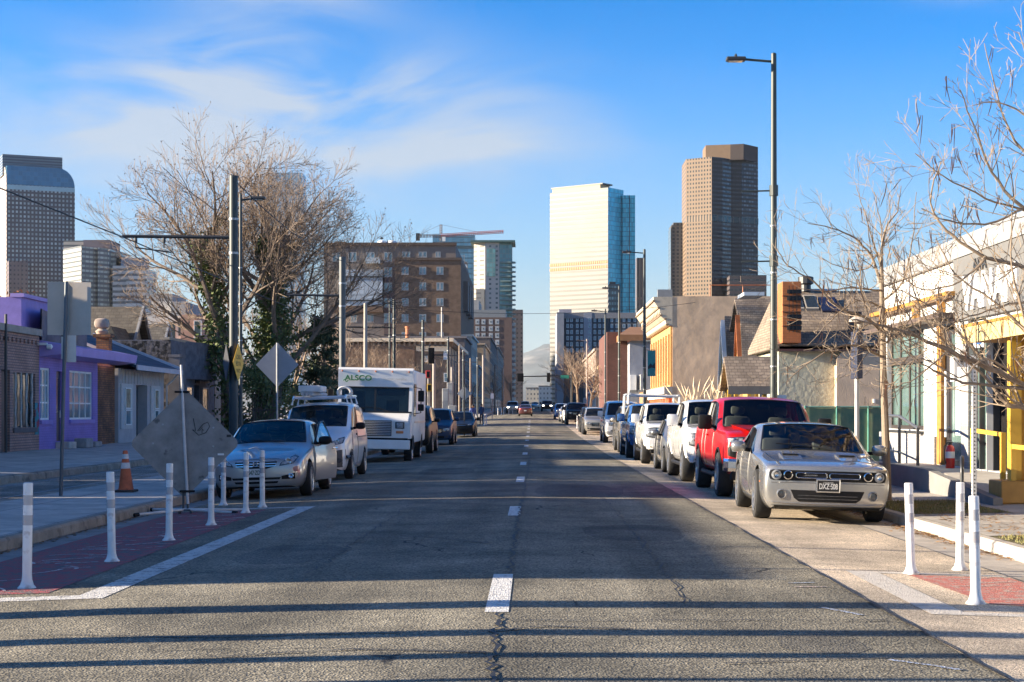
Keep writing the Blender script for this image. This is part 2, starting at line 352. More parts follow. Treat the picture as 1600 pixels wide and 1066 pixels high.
YS=[-30,0,4,8,12,16,20,25,30,36,42,50,60,70,82,95,112,130,155,180,196,212,250,290,340,390,450,600,800,1000,1500]
def strip(name,xs,zf,m,ys=YS,dz=0):
 b=MB();n=len(xs);b.add([(x,y,zf(x,y)+dz)for y in ys for x in xs],[(i*n+j,i*n+j+1,(i+1)*n+j+1,(i+1)*n+j)for i in range(len(ys)-1)for j in range(n-1)])
 o=b.build(name,m,recenter=False);return structure(o)
gx=[-9000,-2000,-300,-60,-16,16,60,300,2000,9000];gy=YS+[3000,6000,12000,17000]
strip('ground',gx,lambda x,y:rise(y)-.32,GROUND,gy)
strip('road',[KL,-5,-4,-3.2,-2,-1,XC,.8,1.8,2.68,2.74],road_z,A_ROAD)
strip('parking_lane',[2.74,3.4,4.2,4.62],road_z,A_CONC,[y for y in YS if y<=450])
strip('gutter',[4.62,4.9,KR],road_z,GUTTER,[y for y in YS if y<=450],.0)
strip('gutter',[KL+.004,KL+.45],road_z,mat('gutter_grey',(.24,.23,.215),.9,var=.3,vs=2,bump=.3,bs=70),[y for y in YS if y<=450],.004)
def kerb(name,xf,side,w,m,zroad,ztop,ys):
 b=MB();prof=[]
 for y in ys:
  zb,zt=zroad(y)-.02,ztop(y)
  prof.append([(xf,y,zb),(xf+side*.012,y,zt-.03),(xf+side*.04,y,zt),(xf+side*w,y,zt+.001),(xf+side*w,y,zb-.1)])
 n=5;b.add([p for r in prof for p in r],[(i*n+j,i*n+j+1,(i+1)*n+j+1,(i+1)*n+j)for i in range(len(ys)-1)for j in range(n-1)]+[tuple(range(n)),tuple(range((len(ys)-1)*n,len(ys)*n))])
 return structure(b.build(name,m,recenter=False))
YK=[y for y in YS if y<=450]
kerb('kerb',KR,1,.16,KERB_R,lambda y:road_z(KR-.01,y),lambda y:walk_z(KR+.05,y),YK)
kerb('kerb',KL,-1,.16,KERB_L,lambda y:road_z(KL+.01,y),lambda y:walk_z(KL-.05,y),YK)
kerb('kerb',-11.0,-1,.18,KERB_L,lambda y:walk_z(-10.9,y),lambda y:walk_z(-11.05,y),YK)
strip('sidewalk',[-8.8,KL-.155],walk_z,SLAB_L,YK)
strip('tramway',[-11.0,-9.9,-8.8],walk_z,A_TRACK,YK,-.006)
strip('sidewalk',[-40,-16.3,-13,-11.17],walk_z,SLAB_L,YK)
GRASS=mat('grass_soil',(.11,.085,.045),.95,var=.5,vs=6,bump=.8,bs=50,col2=(.17,.15,.06))
strip('verge',[KR+.155,6.3,7.0],walk_z,GRASS,[y for y in YS if 0<=y<=130],-.004)
strip('sidewalk',[7.0,8.5,40],walk_z,SLAB_R,YK)
for(a,b_)in((20.3,24.6),(28.2,38),(-5,12)):
 strip('verge_paving',[KR+.157,6.3,7.004],walk_z,SLAB_R,[a,(a+b_)/2,b_],.004)
RAIL=mat('rail_steel',(.22,.20,.19),.35,metal=.8,var=.2)
for x in(-10.62,-9.18):
 b=MB();ys=[0]+[y for y in YS if 0<y<=290]
 for p,q in zip(ys,ys[1:]):b.add([(x-.035,p,walk_z(x,p)+.002),(x+.035,p,walk_z(x,p)+.002),(x+.035,q,walk_z(x,q)+.002),(x-.035,q,walk_z(x,q)+.002)],[(0,1,2,3)])
 tag(b.build('tram_rail',RAIL,recenter=False),'flush steel tram rail %s in the dark paved trackway'%('nearer the houses' if x<-10 else 'nearer the road'),'rail','tram rails')
def paint(name,base,under,wear=.5,scale=14):
 m=bpy.data.materials.new(name);t,N,Lk,B=nt(m);tc=N.new('ShaderNodeTexCoord').outputs['Object']
 n=N.new('ShaderNodeTexNoise');n.inputs['Scale'].default_value=scale;n.inputs['Detail'].default_value=7;n.inputs['Roughness'].default_value=.75;Lk.new(tc,n.inputs['Vector'])
 r=N.new('ShaderNodeValToRGB');r.color_ramp.elements[0].position=wear-.03;r.color_ramp.elements[1].position=wear+.04;Lk.new(n.outputs[0],r.inputs[0])
 mx=N.new('ShaderNodeMixRGB');Lk.new(r.outputs[0],mx.inputs[0]);mx.inputs[1].default_value=rgb(under);mx.inputs[2].default_value=rgb(base)
 Lk.new(mx.outputs[0],B.inputs['Base Color']);B.inputs['Roughness'].default_value=.8
 vo=N.new('ShaderNodeTexVoronoi');vo.inputs['Scale'].default_value=60;Lk.new(tc,vo.inputs['Vector'])
 bp=N.new('ShaderNodeBump');bp.inputs['Strength'].default_value=.6;bp.inputs['Distance'].default_value=.01;Lk.new(vo.outputs['Distance'],bp.inputs['Height']);Lk.new(bp.outputs[0],B.inputs['Normal'])
 return m
WHITE=paint('road_paint',(.70,.69,.66),(.2,.195,.19),.43)
WHITE_W=paint('road_paint_worn',(.60,.585,.55),(.2,.19,.18),.44,11)
PALE=paint('road_paint_pale',(.60,.55,.48),(.42,.37,.31),.42,10)
REDL=paint('red_paint_dark',(.36,.07,.075),(.13,.11,.11),.49,9)
REDR=paint('red_paint',(.50,.15,.115),(.42,.34,.28),.46,12)
CHALK=paint('mural_white',(.62,.58,.56),(.3,.1,.1),.46,16)
TAR=mat('tar',(.018,.018,.019),.6,var=.3,vs=5)
def marking(name,polys,m,dz,label,cat='marking',group=None):
 b=MB()
 for poly in polys:
  b.add([(x,y,road_z(x,y)+dz)for x,y in poly],[tuple(range(len(poly)))])
 o=b.build(name,m,recenter=False);o['kind']='structure';return o
def ribbon(pts,w):
 out=[]
 for(a,b)in zip(pts,pts[1:]):
  d=(Vector(b)-Vector(a)).normalized();n=Vector((-d.y,d.x))*w/2
  out.append([(a[0]+n.x,a[1]+n.y),(b[0]+n.x,b[1]+n.y),(b[0]-n.x,b[1]-n.y),(a[0]-n.x,a[1]-n.y)])
 return out
def rect(x0,x1,y0,y1,ny=1):return[[(x0,y0+(y1-y0)*i/ny),(x1,y0+(y1-y0)*i/ny),(x1,y0+(y1-y0)*(i+1)/ny),(x0,y0+(y1-y0)*(i+1)/ny)]for i in range(ny)]
for i in range(14):
 y0=12.75+11.95*i
 ly=3.0 if i==0 else(2.5 if i==1 else 3.05)
 marking('centre_dash',rect(XC-.09,XC+.09,y0,y0+ly,2),WHITE,.004,'')
marking('edge_line',rect(-3.85,-3.58,14.1,28.0,8),WHITE_W,.004,'')
marking('edge_line',rect(-5.72,-3.85,14.1,14.42)+rect(-5.72,-3.85,27.75,28.0),WHITE_W,.004,'')
marking('edge_line',rect(3.06,3.36,13.0,16.6,3)+rect(3.36,4.6,13.0,13.22)+rect(3.36,4.6,16.42,16.6),PALE,.004,'')
marking('painted_zone',[[(-5.75,14.7),(-4.2,14.7),(-4.3,27.4),(-5.75,27.4)]],REDL,.004,'')
marking('painted_zone',[[(3.75,13.9),(4.6,13.55),(4.6,16.35),(3.62,16.35)]],REDR,.004,'')
rr=random.Random(11);pol=[]
for k in range(46):
 x,y=rr.uniform(-5.5,-4.5),rr.uniform(15.2,26.6);L=rr.uniform(.2,.55);a=rr.uniform(-.6,.6);cur=rr.uniform(-1.2,1.2);pts=[]
 for j in range(7):pts.append((min(max(x,-5.7),-4.3),y));x+=L/6*math.cos(a);y+=L*1.6/6*math.sin(a);a+=cur/6
 pol+=ribbon(pts,rr.uniform(.025,.06))
marking('mural_strokes',pol,CHALK,.008,'')
pol=[]
for k in range(7):
 x,y=rr.uniform(3.75,4.2),13.9+k*.36;a=rr.uniform(-.3,.3);pts=[]
 for j in range(6):pts.append((min(max(x,3.8),4.55),y));x+=.09;y+=.05*math.sin(a);a+=.5
 pol+=ribbon(pts,.03)
marking('mural_strokes',pol,PALE,.008,'')
def crack(pts,w,seed,jit=.06,step=.3):
 q=random.Random(seed);out=[];prev=None
 for(a,b)in zip(pts,pts[1:]):
  a,b=Vector(a),Vector(b);n=max(1,int((b-a).length/step))
  for i in range(n):out.append((a+(b-a)*i/n)+Vector((q.uniform(-jit,jit),q.uniform(-jit,jit)*.5)))
 out.append(Vector(pts[-1]));pol=[]
 ws=[w*q.uniform(.4,1.5)for _ in out]
 for i in range(len(out)-1):
  a,b=out[i],out[i+1];d=(b-a).normalized();n=Vector((-d.y,d.x))
  pol.append([tuple(a+n*ws[i]/2),tuple(b+n*ws[i+1]/2),tuple(b-n*ws[i+1]/2),tuple(a-n*ws[i]/2)])
 return pol
marking('road_crack',crack([(XC+.03,6),(XC+.02,12.7)],.03,3,.04,.12)+crack([(XC+.05,15.8),(XC+.08,24),(XC+.2,60)],.028,5,.035,.2)+crack([(XC,11.6),(.1,11.9),(.7,11.8)],.03,6,.04,.15)+crack([(XC,10.6),(-1.1,10.8),(-2.0,10.5)],.025,7,.05,.2)+crack([(-2.4,21),(-1.2,20.5),(-.4,19.4)],.03,8)+crack([(.3,15.2),(1.6,15.4)],.02,9)+crack([(2.735,6),(2.74,60)],.03,10,.012,.4)+crack([(4.62,8),(4.62,60)],.015,12,.006,.5)+crack([(-3.5,11.7),(-2.2,11.5),(-.9,11.6)],.025,13)+crack([(1.2,10.2),(2.3,10.6)],.02,14)+crack([(-3.0,24.3),(-1.3,24.6)],.03,15),TAR,.009,'')
for(px,py,c,L,a)in((1240,918,(.75,.55,.5),.3,.1),(1232,912,(.45,.55,.7),.26,.3),(1283,950,(.42,.52,.72),.5,-1.1),(1390,1032,(.42,.52,.72),.5,-.8)):
 X,Y,Z=G(px,py)
 marking('spray_mark',ribbon([(X,Y),(X+L*.5*math.cos(a),Y+L*.5*math.sin(a)),(X+L*math.cos(a),Y+L*1.1*math.sin(a))],.05),paint('spray_%d'%px,c,(.19,.185,.18),.52,30),.006,'')
0 and marking('patch',[[(-.95,13.55),(-.42,13.5),(-.4,14.7),(-.9,14.75)]],mat('patch_grey',(.15,.16,.17),.8,var=.25,vs=4,bump=.4),.005,'')
pm=asphalt('asphalt_patch',(.095,.092,.082),(.135,.13,.115),110,crack=False)
for k,(x,y,w_,l_)in enumerate(((-2.6,18.4,.9,2.2),(1.3,21.5,1.1,2.6),(.9,33,1.4,5),(-2.2,44,1.2,4),(1.9,11.2,.5,.8))):
 qq=random.Random(k);marking('road_patch',[[(x+w_/2*(math.cos(a)+.25*math.copysign(1,math.cos(a)))*qq.uniform(.85,1.05),y+l_/2*(math.sin(a)+.2*math.copysign(1,math.sin(a)))*qq.uniform(.85,1.05))for a in[2*math.pi*i/14+.1 for i in range(14)]]],pm,.002,'')
marking('road_crack',crack([(1.25,13.5),(1.3,24),(1.2,36)],.016,31,.05,.25)+crack([(-2.1,16),(-2.0,29)],.014,32,.05,.25)+crack([(-3.4,30.5),(-.4,30.9),(2.6,30.6)],.03,33,.06,.25)+crack([(-.2,12.2),(2.6,12.5)],.018,34,.05,.2),TAR,.0095,'')
HILL=mat('hillside',(.10,.115,.12),.95,var=.4,vs=.0022,detail=9,spots=((.30,.28,.26),.003,.5,.2))
b=MB();q=random.Random(4)
def ridge(x):
 u=VX+x*F/14000.0
 pts=[(300,560),(600,575),(780,578),(815,553),(850,541),(875,536),(930,548),(1000,570),(1300,585)]
 for(a,ya),(c,yc)in zip(pts,pts[1:]):
  if u<=c:return(VY-(ya+(yc-ya)*max(0,(u-a)/(c-a))))*14000/F
 return 300
nx,ny=90,16;vs=[]
for j in range(ny):
 for i in range(nx):
  x=-3200+6400*i/(nx-1);t=j/(ny-1);h=ridge(x)*(math.sin(t*math.pi/2)**1.2)
  h*=1+.10*math.sin(x*.004+j*.9)*(1-t)+.05*q.uniform(-1,1)*(1-t*.7)
  vs.append((x+q.uniform(-20,20),11000+3000*t,h+3))
b.add(vs,[(j*nx+i,j*nx+i+1,(j+1)*nx+i+1,(j+1)*nx+i)for j in range(ny-1)for i in range(nx-1)])
structure(b.build('hills',HILL,smooth=True,recenter=False))
HZ=bpy.data.materials.new('haze');HZ.use_nodes=True;t=HZ.node_tree;t.nodes.remove(t.nodes['Principled BSDF'])
pv=t.nodes.new('ShaderNodeVolumePrincipled');pv.inputs['Density'].default_value=1.6e-5;pv.inputs['Color'].default_value=(.80,.87,.95,1);pv.inputs['Anisotropy'].default_value=.2
t.links.new(pv.outputs[0],t.nodes['Material Output'].inputs['Volume'])
b=MB();b.box(-9500,9500,-400,17500,-1.4,720);hz=b.build('haze',HZ,recenter=False);hz['kind']='stuff';hz.display_type='WIRE'
GL_D=mat('window_glass_dark',(.03,.04,.045),.06,var=0,spec=.9)
GL_B=mat('window_glass_blue',(.16,.26,.30),.10,var=.35,vs=.6,spec=.9)
GL_T=mat('window_glass_teal',(.10,.16,.15),.08,var=.4,vs=.8,spec=.9)
DARKM=mat('dark_metal',(.035,.037,.04),.45,var=.15)
WHITEP=mat('white_paint',(.78,.77,.74),.6,var=.05,vs=2)
ROOFF=mat('flat_roof',(.16,.15,.14),.9,var=.25,vs=.6)
def shell(T,W,D,H,m,parent,holes=(),front=True,roof=True,name='wall',parapet=.0,roofm=None,side=True,z0=0,depth=.14,back=True):
 """building body in frame T: facade sheet (with openings) at n=0, depth D behind it"""
 b=MB(T)
 if front:wall_holes(b,0,W,z0,H,list(holes),depth)
 if side:
  b.quad((0,0,z0),(0,-D,z0),(0,-D,H),(0,0,H));b.quad((W,-D,z0),(W,0,z0),(W,0,H),(W,-D,H))
  if back:b.quad((0,-D,z0),(W,-D,z0),(W,-D,H),(0,-D,H))
 o=b.build(name,m,parent)
 if roof:
  r=MB(T);r.box(.02,W-.02,-D+.02,-.02,H-.35,H-.28);r.build('roof',roofm or ROOFF,parent)
 if holes:
  k=MB(T);k.quad((.05,-depth-.6,z0+.02),(W-.05,-depth-.6,z0+.02),(W-.05,-depth-.6,H-.4),(.05,-depth-.6,H-.4));k.build('interior',mat('room_dark',(.05,.05,.05),.9,var=.2),parent)
 return o
def tower_root(name,label,cat,px,Y,rz):
 x=(px-VX)*Y/F;return thing(name,label,cat,(x,Y,rise(Y)),rz)
def hgt(py,Y):return HC+(VY-py)*Y/F-rise(Y)
Y=1450;s=Y/F
t=tower_root('office_tower','tall white office tower with dark banded floors and a teal glass side','tower',950,Y,0)
def tri_tower(t,wl,wr,al,ar,H,ml,mr,name_l='wall',name_r='glass_wall',H2=None,back=30):
 """corner at origin; left face runs back-left by angle al, right face back-right by ar"""
 L=Vector((-math.cos(al)*wl,math.sin(al)*wl,0));Rr=Vector((math.cos(ar)*wr,math.sin(ar)*wr,0));z=Vector((0,0,H))
 o=Vector((0,0,0));B_=L+Rr
 b=MB();b.add([o,L,L+z,z],[(0,1,2,3)]);b.add([L,B_,B_+z,L+z],[(0,1,2,3)]);b.build(name_l,ml,t,world=False)
 z2=Vector((0,0,H2 or H))
 b=MB();b.add([o,Rr,Rr+z2,z2],[(0,1,2,3)]);b.add([Rr,B_,B_+z2,Rr+z2],[(0,1,2,3)]);b.build(name_r,mr,t,world=False)
 b=MB();b.add([z-Vector((0,0,.6)),L+z-Vector((0,0,.6)),B_+z-Vector((0,0,.6)),Rr+z-Vector((0,0,.6))],[(0,1,2,3)]);b.build('roof',ROOFF,t,world=False)
 return L,Rr
Hw=hgt(293,Y)
mW=gridmat('white_bands',(.25,.243,.225),(.03,.03,.028),3,4.05,1,.40,vary=.1,grough=.3)
mT=gridmat('teal_curtain',(.03,.22,.30),(.045,.42,.54),1.6,4.05,.88,.84,vary=.25,wrough=.25,grough=.12,gmetal=.1)
al,ar=R(38),R(52)
L,Rr=tri_tower(t,90*s/math.cos(al),26*s/math.cos(ar),al,ar,Hw,mW,mT)
b=MB();zz=hgt(302,Y);dx,dy=Rr.x,Rr.y
b.box(dx-1,dx+18*s,dy-4,dy+40,0,zz);b.build('glass_wing',mT,t,world=False)
b=MB();b.box(dx+8.5*s,dx+8.5*s+.5,dy-4.5,dy-3.98,0,zz);b.build('mullion',DARKM,t,world=False)
b=MB(T=Matrix.Rotation(-al,4,'Z'));b.box(-88*s/math.cos(al),-14*s/math.cos(al),2,16,Hw-.5,Hw+3.6);b.build('penthouse',mat('penthouse_tan',(.62,.44,.26),.8,var=.1),t,world=False)
b=MB(T=Matrix.Rotation(-al,4,'Z'));b.box(-90*s/math.cos(al),-10*s/math.cos(al),1.6,16.5,Hw+3.62,Hw+4.8);b.build('penthouse_roof',DARKM,t,world=False)
b=MB(T=Matrix.Rotation(-al,4,'Z'))
for zq in(hgt(409,Y),hgt(416.5,Y)):b.box(-90*s/math.cos(al),0,-.3,.0,zq-1.2,zq+1.2)
b.build('plant_floor',gridmat('plant_band',(.55,.32,.16),(.12,.08,.05),2,50,.5,.999,vary=.1),t,world=False)
Y=1610;s=Y/F
t=tower_root('office_tower','tall brown stone tower, its left face golden and its right side dark','tower',1112,Y,0)
mB=gridmat('brown_grid',(.18,.12,.075),(.035,.04,.04),3.05,3.9,.48,.5,vary=.3)  # one brown stone: sunlit colour here, shaded colours for the right side
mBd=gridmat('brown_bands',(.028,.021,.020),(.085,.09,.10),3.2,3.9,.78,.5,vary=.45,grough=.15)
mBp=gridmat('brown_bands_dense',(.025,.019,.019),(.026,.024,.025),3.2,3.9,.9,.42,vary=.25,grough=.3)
mBp2=mat('brown_plain',(.17,.112,.07),.8,var=.08,vs=.2);mBp3=mat('brown_stone',(.045,.033,.031),.8,var=.1,vs=.2)  # crown stone coloured once as sunlit, once as shaded
Ht,Hs=hgt(222,Y),hgt(245,Y)
def facet(pts,H0,H1,m,name,t):
 b=MB();b.add([(x,y,H0)for x,y in pts]+[(x,y,H1)for x,y in pts],[(i,i+1,len(pts)+i+1,len(pts)+i)for i in range(len(pts)-1)]);return b.build(name,m,t,world=False)
p0=(-38*s,16);p1=(0,0);p2=(18*s,6);p3=(33*s,16);p4=(51*s,19);p5=(79*s,30);p6=(79*s,60);p7=(-38*s,60)
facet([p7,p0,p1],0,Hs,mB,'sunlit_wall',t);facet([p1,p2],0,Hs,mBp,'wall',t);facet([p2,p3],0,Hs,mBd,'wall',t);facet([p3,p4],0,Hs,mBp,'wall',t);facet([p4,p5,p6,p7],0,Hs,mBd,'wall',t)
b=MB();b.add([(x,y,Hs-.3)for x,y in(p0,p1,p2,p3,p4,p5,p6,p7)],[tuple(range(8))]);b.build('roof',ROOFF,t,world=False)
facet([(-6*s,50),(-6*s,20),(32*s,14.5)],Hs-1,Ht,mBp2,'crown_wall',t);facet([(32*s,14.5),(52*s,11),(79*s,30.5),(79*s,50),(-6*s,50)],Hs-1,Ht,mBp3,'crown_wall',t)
b=MB();b.add([(x,y,Ht-.4)for x,y in((-6*s,20),(32*s,14.5),(52*s,11),(79*s,30.5),(79*s,50),(-6*s,50))],[tuple(range(6))]);b.build('roof',ROOFF,t,world=False)
zb=hgt(340,Y)
facet([(p1[0]+.2,p1[1]-.3),(p2[0],p2[1]-.4),(p3[0],p3[1]-.4),(p4[0],p4[1]-.4),(p5[0]+.3,p5[1]-.3)],zb-3.4,zb+2.6,gridmat('dark_plant',(.09,.075,.07),(.015,.015,.017),6.5,100,.88,.999,vary=.1),'plant_floor',t)
facet([(p0[0],p0[1]-.3),(p1[0],p1[1]-.3)],zb-3,zb+2,gridmat('plant_lit',(.215,.145,.095),(.06,.06,.05),3.05,100,.45,.999,vary=.1),'plant_floor',t)  # plant floor in the sunlit colour; the right side has the shaded one
t=tower_root('office_block','low brown stepped block beside the foot of the brown tower','building',1140,Y-20,0)
b=MB();b.box(0,57*s,0,40,0,hgt(430,Y-20));b.build('wall',gridmat('brown_low',(.075,.06,.06),(.035,.035,.04),4,4.6,.85,.4,vary=.3),t,world=False)
t=tower_root('office_tower','narrow dark glass tower half hidden on the left of the brown tower','tower',1049,1660,0)
b=MB();b.box(0,13,0,30,0,hgt(352,1660));b.box(2,13,-.5,29,hgt(352,1660),hgt(348,1660));b.build('wall',gridmat('dark_bal',(.09,.08,.07),(.03,.03,.035),4.2,3.6,.55,.6),t,world=False)
b=MB();b.box(-.6,0,-.3,30,0,hgt(356,1660));b.build('glass_wall',gridmat('slate_glass',(.06,.08,.10),(.10,.14,.18),3,4,.8,.8),t,world=False)
t=tower_root('office_tower','slim dark brown tower just right of the teal glass side','tower',995,1520,0)
b=MB();b.box(0,8,0,20,0,hgt(403,1520));b.build('wall',gridmat('dark_slim',(.10,.075,.07),(.03,.03,.035),2.6,100,.35,.98),t,world=False)
t=tower_root('office_tower','slim grey glass block standing in front of the teal tower side','tower',951,1100,0)
b=MB();b.box(0,7.2,0,12,0,hgt(444,1100));b.build('wall',gridmat('grey_slim',(.06,.09,.10),(.14,.24,.26),1.7,3.5,.7,.5),t,world=False)
b=MB();b.box(.8,4.6,2,8,hgt(444,1100),hgt(440,1100));b.build('penthouse',DARKM,t,world=False)
Y=1500;s=Y/F
t=tower_root('office_tower','huge grey tower with a square window grid and a curved glass top','tower',11,Y,R(24))
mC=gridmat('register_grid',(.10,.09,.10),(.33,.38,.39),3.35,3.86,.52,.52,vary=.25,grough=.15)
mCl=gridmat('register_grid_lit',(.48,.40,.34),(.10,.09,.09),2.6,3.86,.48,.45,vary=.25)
Hc,Hg=hgt(288,Y),hgt(254,Y);Wc=58.6
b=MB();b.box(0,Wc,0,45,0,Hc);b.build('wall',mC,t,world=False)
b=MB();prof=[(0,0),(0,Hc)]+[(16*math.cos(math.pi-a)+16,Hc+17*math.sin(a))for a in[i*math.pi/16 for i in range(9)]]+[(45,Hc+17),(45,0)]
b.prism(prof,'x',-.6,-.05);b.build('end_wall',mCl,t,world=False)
prof=[(16-16*math.cos(a),Hc+.02+17*math.sin(a))for a in[i*math.pi/24 for i in range(13)]]+[(44,Hc+17),(44,Hc+.02)]
mGl=gridmat('curved_glass',(.06,.13,.20),(.05,.16,.27),3.3,4,.93,.9,wrough=.2,grough=.06,vary=.15,gmetal=.3)
r16=15.0;b=MB();nseg=10;W1=Wc-r16
prof2=[(Wc-r16+r16*math.sin(a),Hc+17*math.cos(a))for a in[i*math.pi/2/nseg for i in range(nseg+1)]]
poly=[(0,Hc+.03),(0,Hc+17)]+prof2[:-1]+[(Wc,Hc+.03)]
b.prism(poly,'y',.4,40);b.build('curved_top',mGl,t,world=False,smooth=True)
b=MB();b.box(-.2,Wc,-.12,-.002,Hc-4.2,Hc-.3);b.build('glass_band',mat('pale_band',(.32,.46,.52),.15,var=.1,vs=.1),t,world=False)
b=MB();b.box(-2,Wc-15*s,16,40,Hc+10,hgt(237,Y));b.build('crown',gridmat('crown_louvre',(.16,.18,.20),(.10,.11,.13),100,2.5,.999,.5,vary=.05),t,world=False)
b=MB();b.box(11,29*s,-12,-1,0,hgt(408,Y));b.box(0,11,-11.5,-1.2,0,hgt(409,Y));b.build('annex',gridmat('annex_dark',(.16,.125,.13),(.06,.06,.07),3.3,3.9,.4,.4),t,world=False)
Y=1400;s=Y/F
t=tower_root('office_tower','mid height tower with bright banded left face beside the big grey tower','tower',127,Y,0)
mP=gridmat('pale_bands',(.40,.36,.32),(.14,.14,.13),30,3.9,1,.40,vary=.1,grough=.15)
mPd=gridmat('dim_bands',(.15,.14,.14),(.42,.42,.36),4.2,3.9,.86,.46,vary=.35,grough=.2)  # same banding, coloured as lit on the left face and shaded here
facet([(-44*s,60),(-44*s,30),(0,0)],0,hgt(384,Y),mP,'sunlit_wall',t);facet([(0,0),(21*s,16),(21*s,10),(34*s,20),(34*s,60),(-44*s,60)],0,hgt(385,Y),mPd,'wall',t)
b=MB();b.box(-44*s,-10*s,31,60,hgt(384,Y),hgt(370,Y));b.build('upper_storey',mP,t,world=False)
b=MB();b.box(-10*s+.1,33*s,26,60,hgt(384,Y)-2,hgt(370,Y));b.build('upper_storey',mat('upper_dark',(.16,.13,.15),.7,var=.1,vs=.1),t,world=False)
b=MB();b.box(33*s,49*s,28,60,0,hgt(389,Y));b.build('side_wing',mPd,t,world=False)
t=tower_root('office_tower','wide white striped office block at the foot of the left towers','tower',176,Y+20,0)
mS=gridmat('white_stripes',(.55,.53,.51),(.10,.10,.115),30,4.6,1,.45,vary=.1,grough=.15)
b=MB();b.box(0,24*s,0,30,0,hgt(412,Y));b.box(24*s,56*s,-5,30,0,hgt(417,Y));b.build('wall',mS,t,world=False)
b=MB();b.box(1,46*s,8,28,hgt(417,Y),hgt(398,Y));b.build('upper_storey',mat('upper_grey',(.33,.33,.36),.7,var=.1,vs=.1),t,world=False)
t=tower_root('office_tower','pale glass tower with a rounded top behind the big bare tree','tower',412,2300,0)
b=MB();s2=2300/F;Hh=hgt(300,2300);prof=[(0,0),(0,Hh)]+[(9*s2-9*s2*math.cos(a),Hh+26*math.sin(a))for a in[i*math.pi/16 for i in range(1,9)]]+[(60*s2,Hh+26),(60*s2,0)]
b.prism(prof,'y',0,40);b.build('glass_wall',gridmat('pale_glass',(.30,.38,.45),(.24,.36,.46),4,4,.8,.7,wrough=.3,grough=.1,vary=.12,gmetal=.2),t,world=False)
Y=1300;s=Y/F
t=tower_root('office_tower','blue mirrored glass tower behind the tower crane','tower',676,Y,0)
mK=gridmat('blue_curtain',(.05,.09,.12),(.13,.25,.33),3.0,4.0,.86,.82,wrough=.3,grough=.05,vary=.2,gmetal=.45)
b=MB();b.box(0,66*s,0,40,0,hgt(367,Y));b.build('glass_wall',mK,t,world=False)
b=MB();b.box(-.3,66*s+.3,-.4,40,hgt(389,Y),hgt(384,Y));b.build('dark_band',GL_D,t,world=False)
t=tower_root('apartment_tower','unfinished concrete tower wrapped in scaffold below the crane','tower',704,1000,0);s=1000/F
b=MB();Hq=hgt(408,1000)
for k in range(int(Hq/3.3)):b.box(0,26*s-(k%3)*.6,0,14,k*3.3,k*3.3+.45)
b.build('floor_slabs',mat('raw_concrete',(.36,.31,.28),.9,var=.2,vs=.4),t,world=False)
b=MB();b.box(.6,25*s,.8,13,0,Hq-.2);b.build('wall',gridmat('raw_wall',(.14,.11,.10),(.26,.33,.40),2.6,3.3,.5,.5,vary=.6),t,world=False)
b=MB()
for x in(0,4,8):b.box(x,x+.25,-.6,-.35,Hq-6,Hq+3.4)
for z in range(4):b.box(-.3,8.6,-.65,-.3,Hq-5+z*2.6,Hq-4.7+z*2.6)
b.build('scaffold',mat('scaffold_steel',(.3,.28,.27),.6),t,world=False)
t=tower_root('tower_crane','red and grey tower crane with a long jib above the blue glass tower','crane',689,980,0);s=980/F
STEEL=mat('crane_steel',(.13,.10,.10),.6,var=.1);RED=mat('crane_red',(.42,.09,.06),.6,var=.1)
z1=hgt(368,980)
def truss(b,p,q,w,n):
 p,q=Vector(p),Vector(q);d=(q-p).normalized();u=d.orthogonal().normalized();v=d.cross(u);c=[u*w+v*w,u*w-v*w,-u*w-v*w,-u*w+v*w]
 for k in c:b.tube([p+k,q+k],.16,4)
 for i in range(n):
  a,e=p+(q-p)*i/n,p+(q-p)*(i+1)/n
  for k in range(4):b.tube([a+c[k],e+c[(k+1)%4]],.1,3,False)
b=MB();truss(b,(0,0,0),(0,0,z1),.8,30);b.build('mast',STEEL,t,world=False)
b=MB();truss(b,(0,0,z1+1),(0,0,hgt(351,980)),.5,4);b.build('apex',STEEL,t,world=False)
b=MB();truss(b,(0,0,z1),(98*s,0,z1+2.2),.6,30);b.build('jib',RED,t,world=False)
b=MB();truss(b,(-38*s,0,z1-.5),(0,0,z1),.6,8);b.build('counter_jib',STEEL,t,world=False)
b=MB();b.box(-39*s,-33*s,-1,1,z1-3,z1+1.2);b.build('counterweight',DARKM,t,world=False)
b=MB();b.tube([(0,0,hgt(351,980)),(60*s,0,z1+1.8)],.09,3);b.tube([(0,0,hgt(351,980)),(-34*s,0,z1+.4)],.09,3);b.build('stay',STEEL,t,world=False)
b=MB();b.box(.8,2.6,-1.2,.6,z1-3.4,z1-.9);b.build('cab',WHITEP,t,world=False)
Y=1080;s=Y/F
t=tower_root('apartment_tower','cream apartment tower with curved teal balconies down its right edge','tower',740,Y,0)
Hh=hgt(379,Y);Wt=60*s
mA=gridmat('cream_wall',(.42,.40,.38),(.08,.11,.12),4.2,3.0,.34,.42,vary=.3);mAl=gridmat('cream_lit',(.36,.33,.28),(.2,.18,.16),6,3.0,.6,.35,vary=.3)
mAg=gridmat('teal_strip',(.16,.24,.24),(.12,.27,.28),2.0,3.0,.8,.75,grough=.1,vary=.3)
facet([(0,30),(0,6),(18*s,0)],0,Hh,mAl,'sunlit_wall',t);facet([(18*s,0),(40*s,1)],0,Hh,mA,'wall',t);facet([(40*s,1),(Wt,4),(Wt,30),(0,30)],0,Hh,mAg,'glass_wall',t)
b=MB();b.box(21*s,34*s,-.2,.8,hgt(432,Y),hgt(388,Y));b.build('glass_wall',mAg,t,world=False)
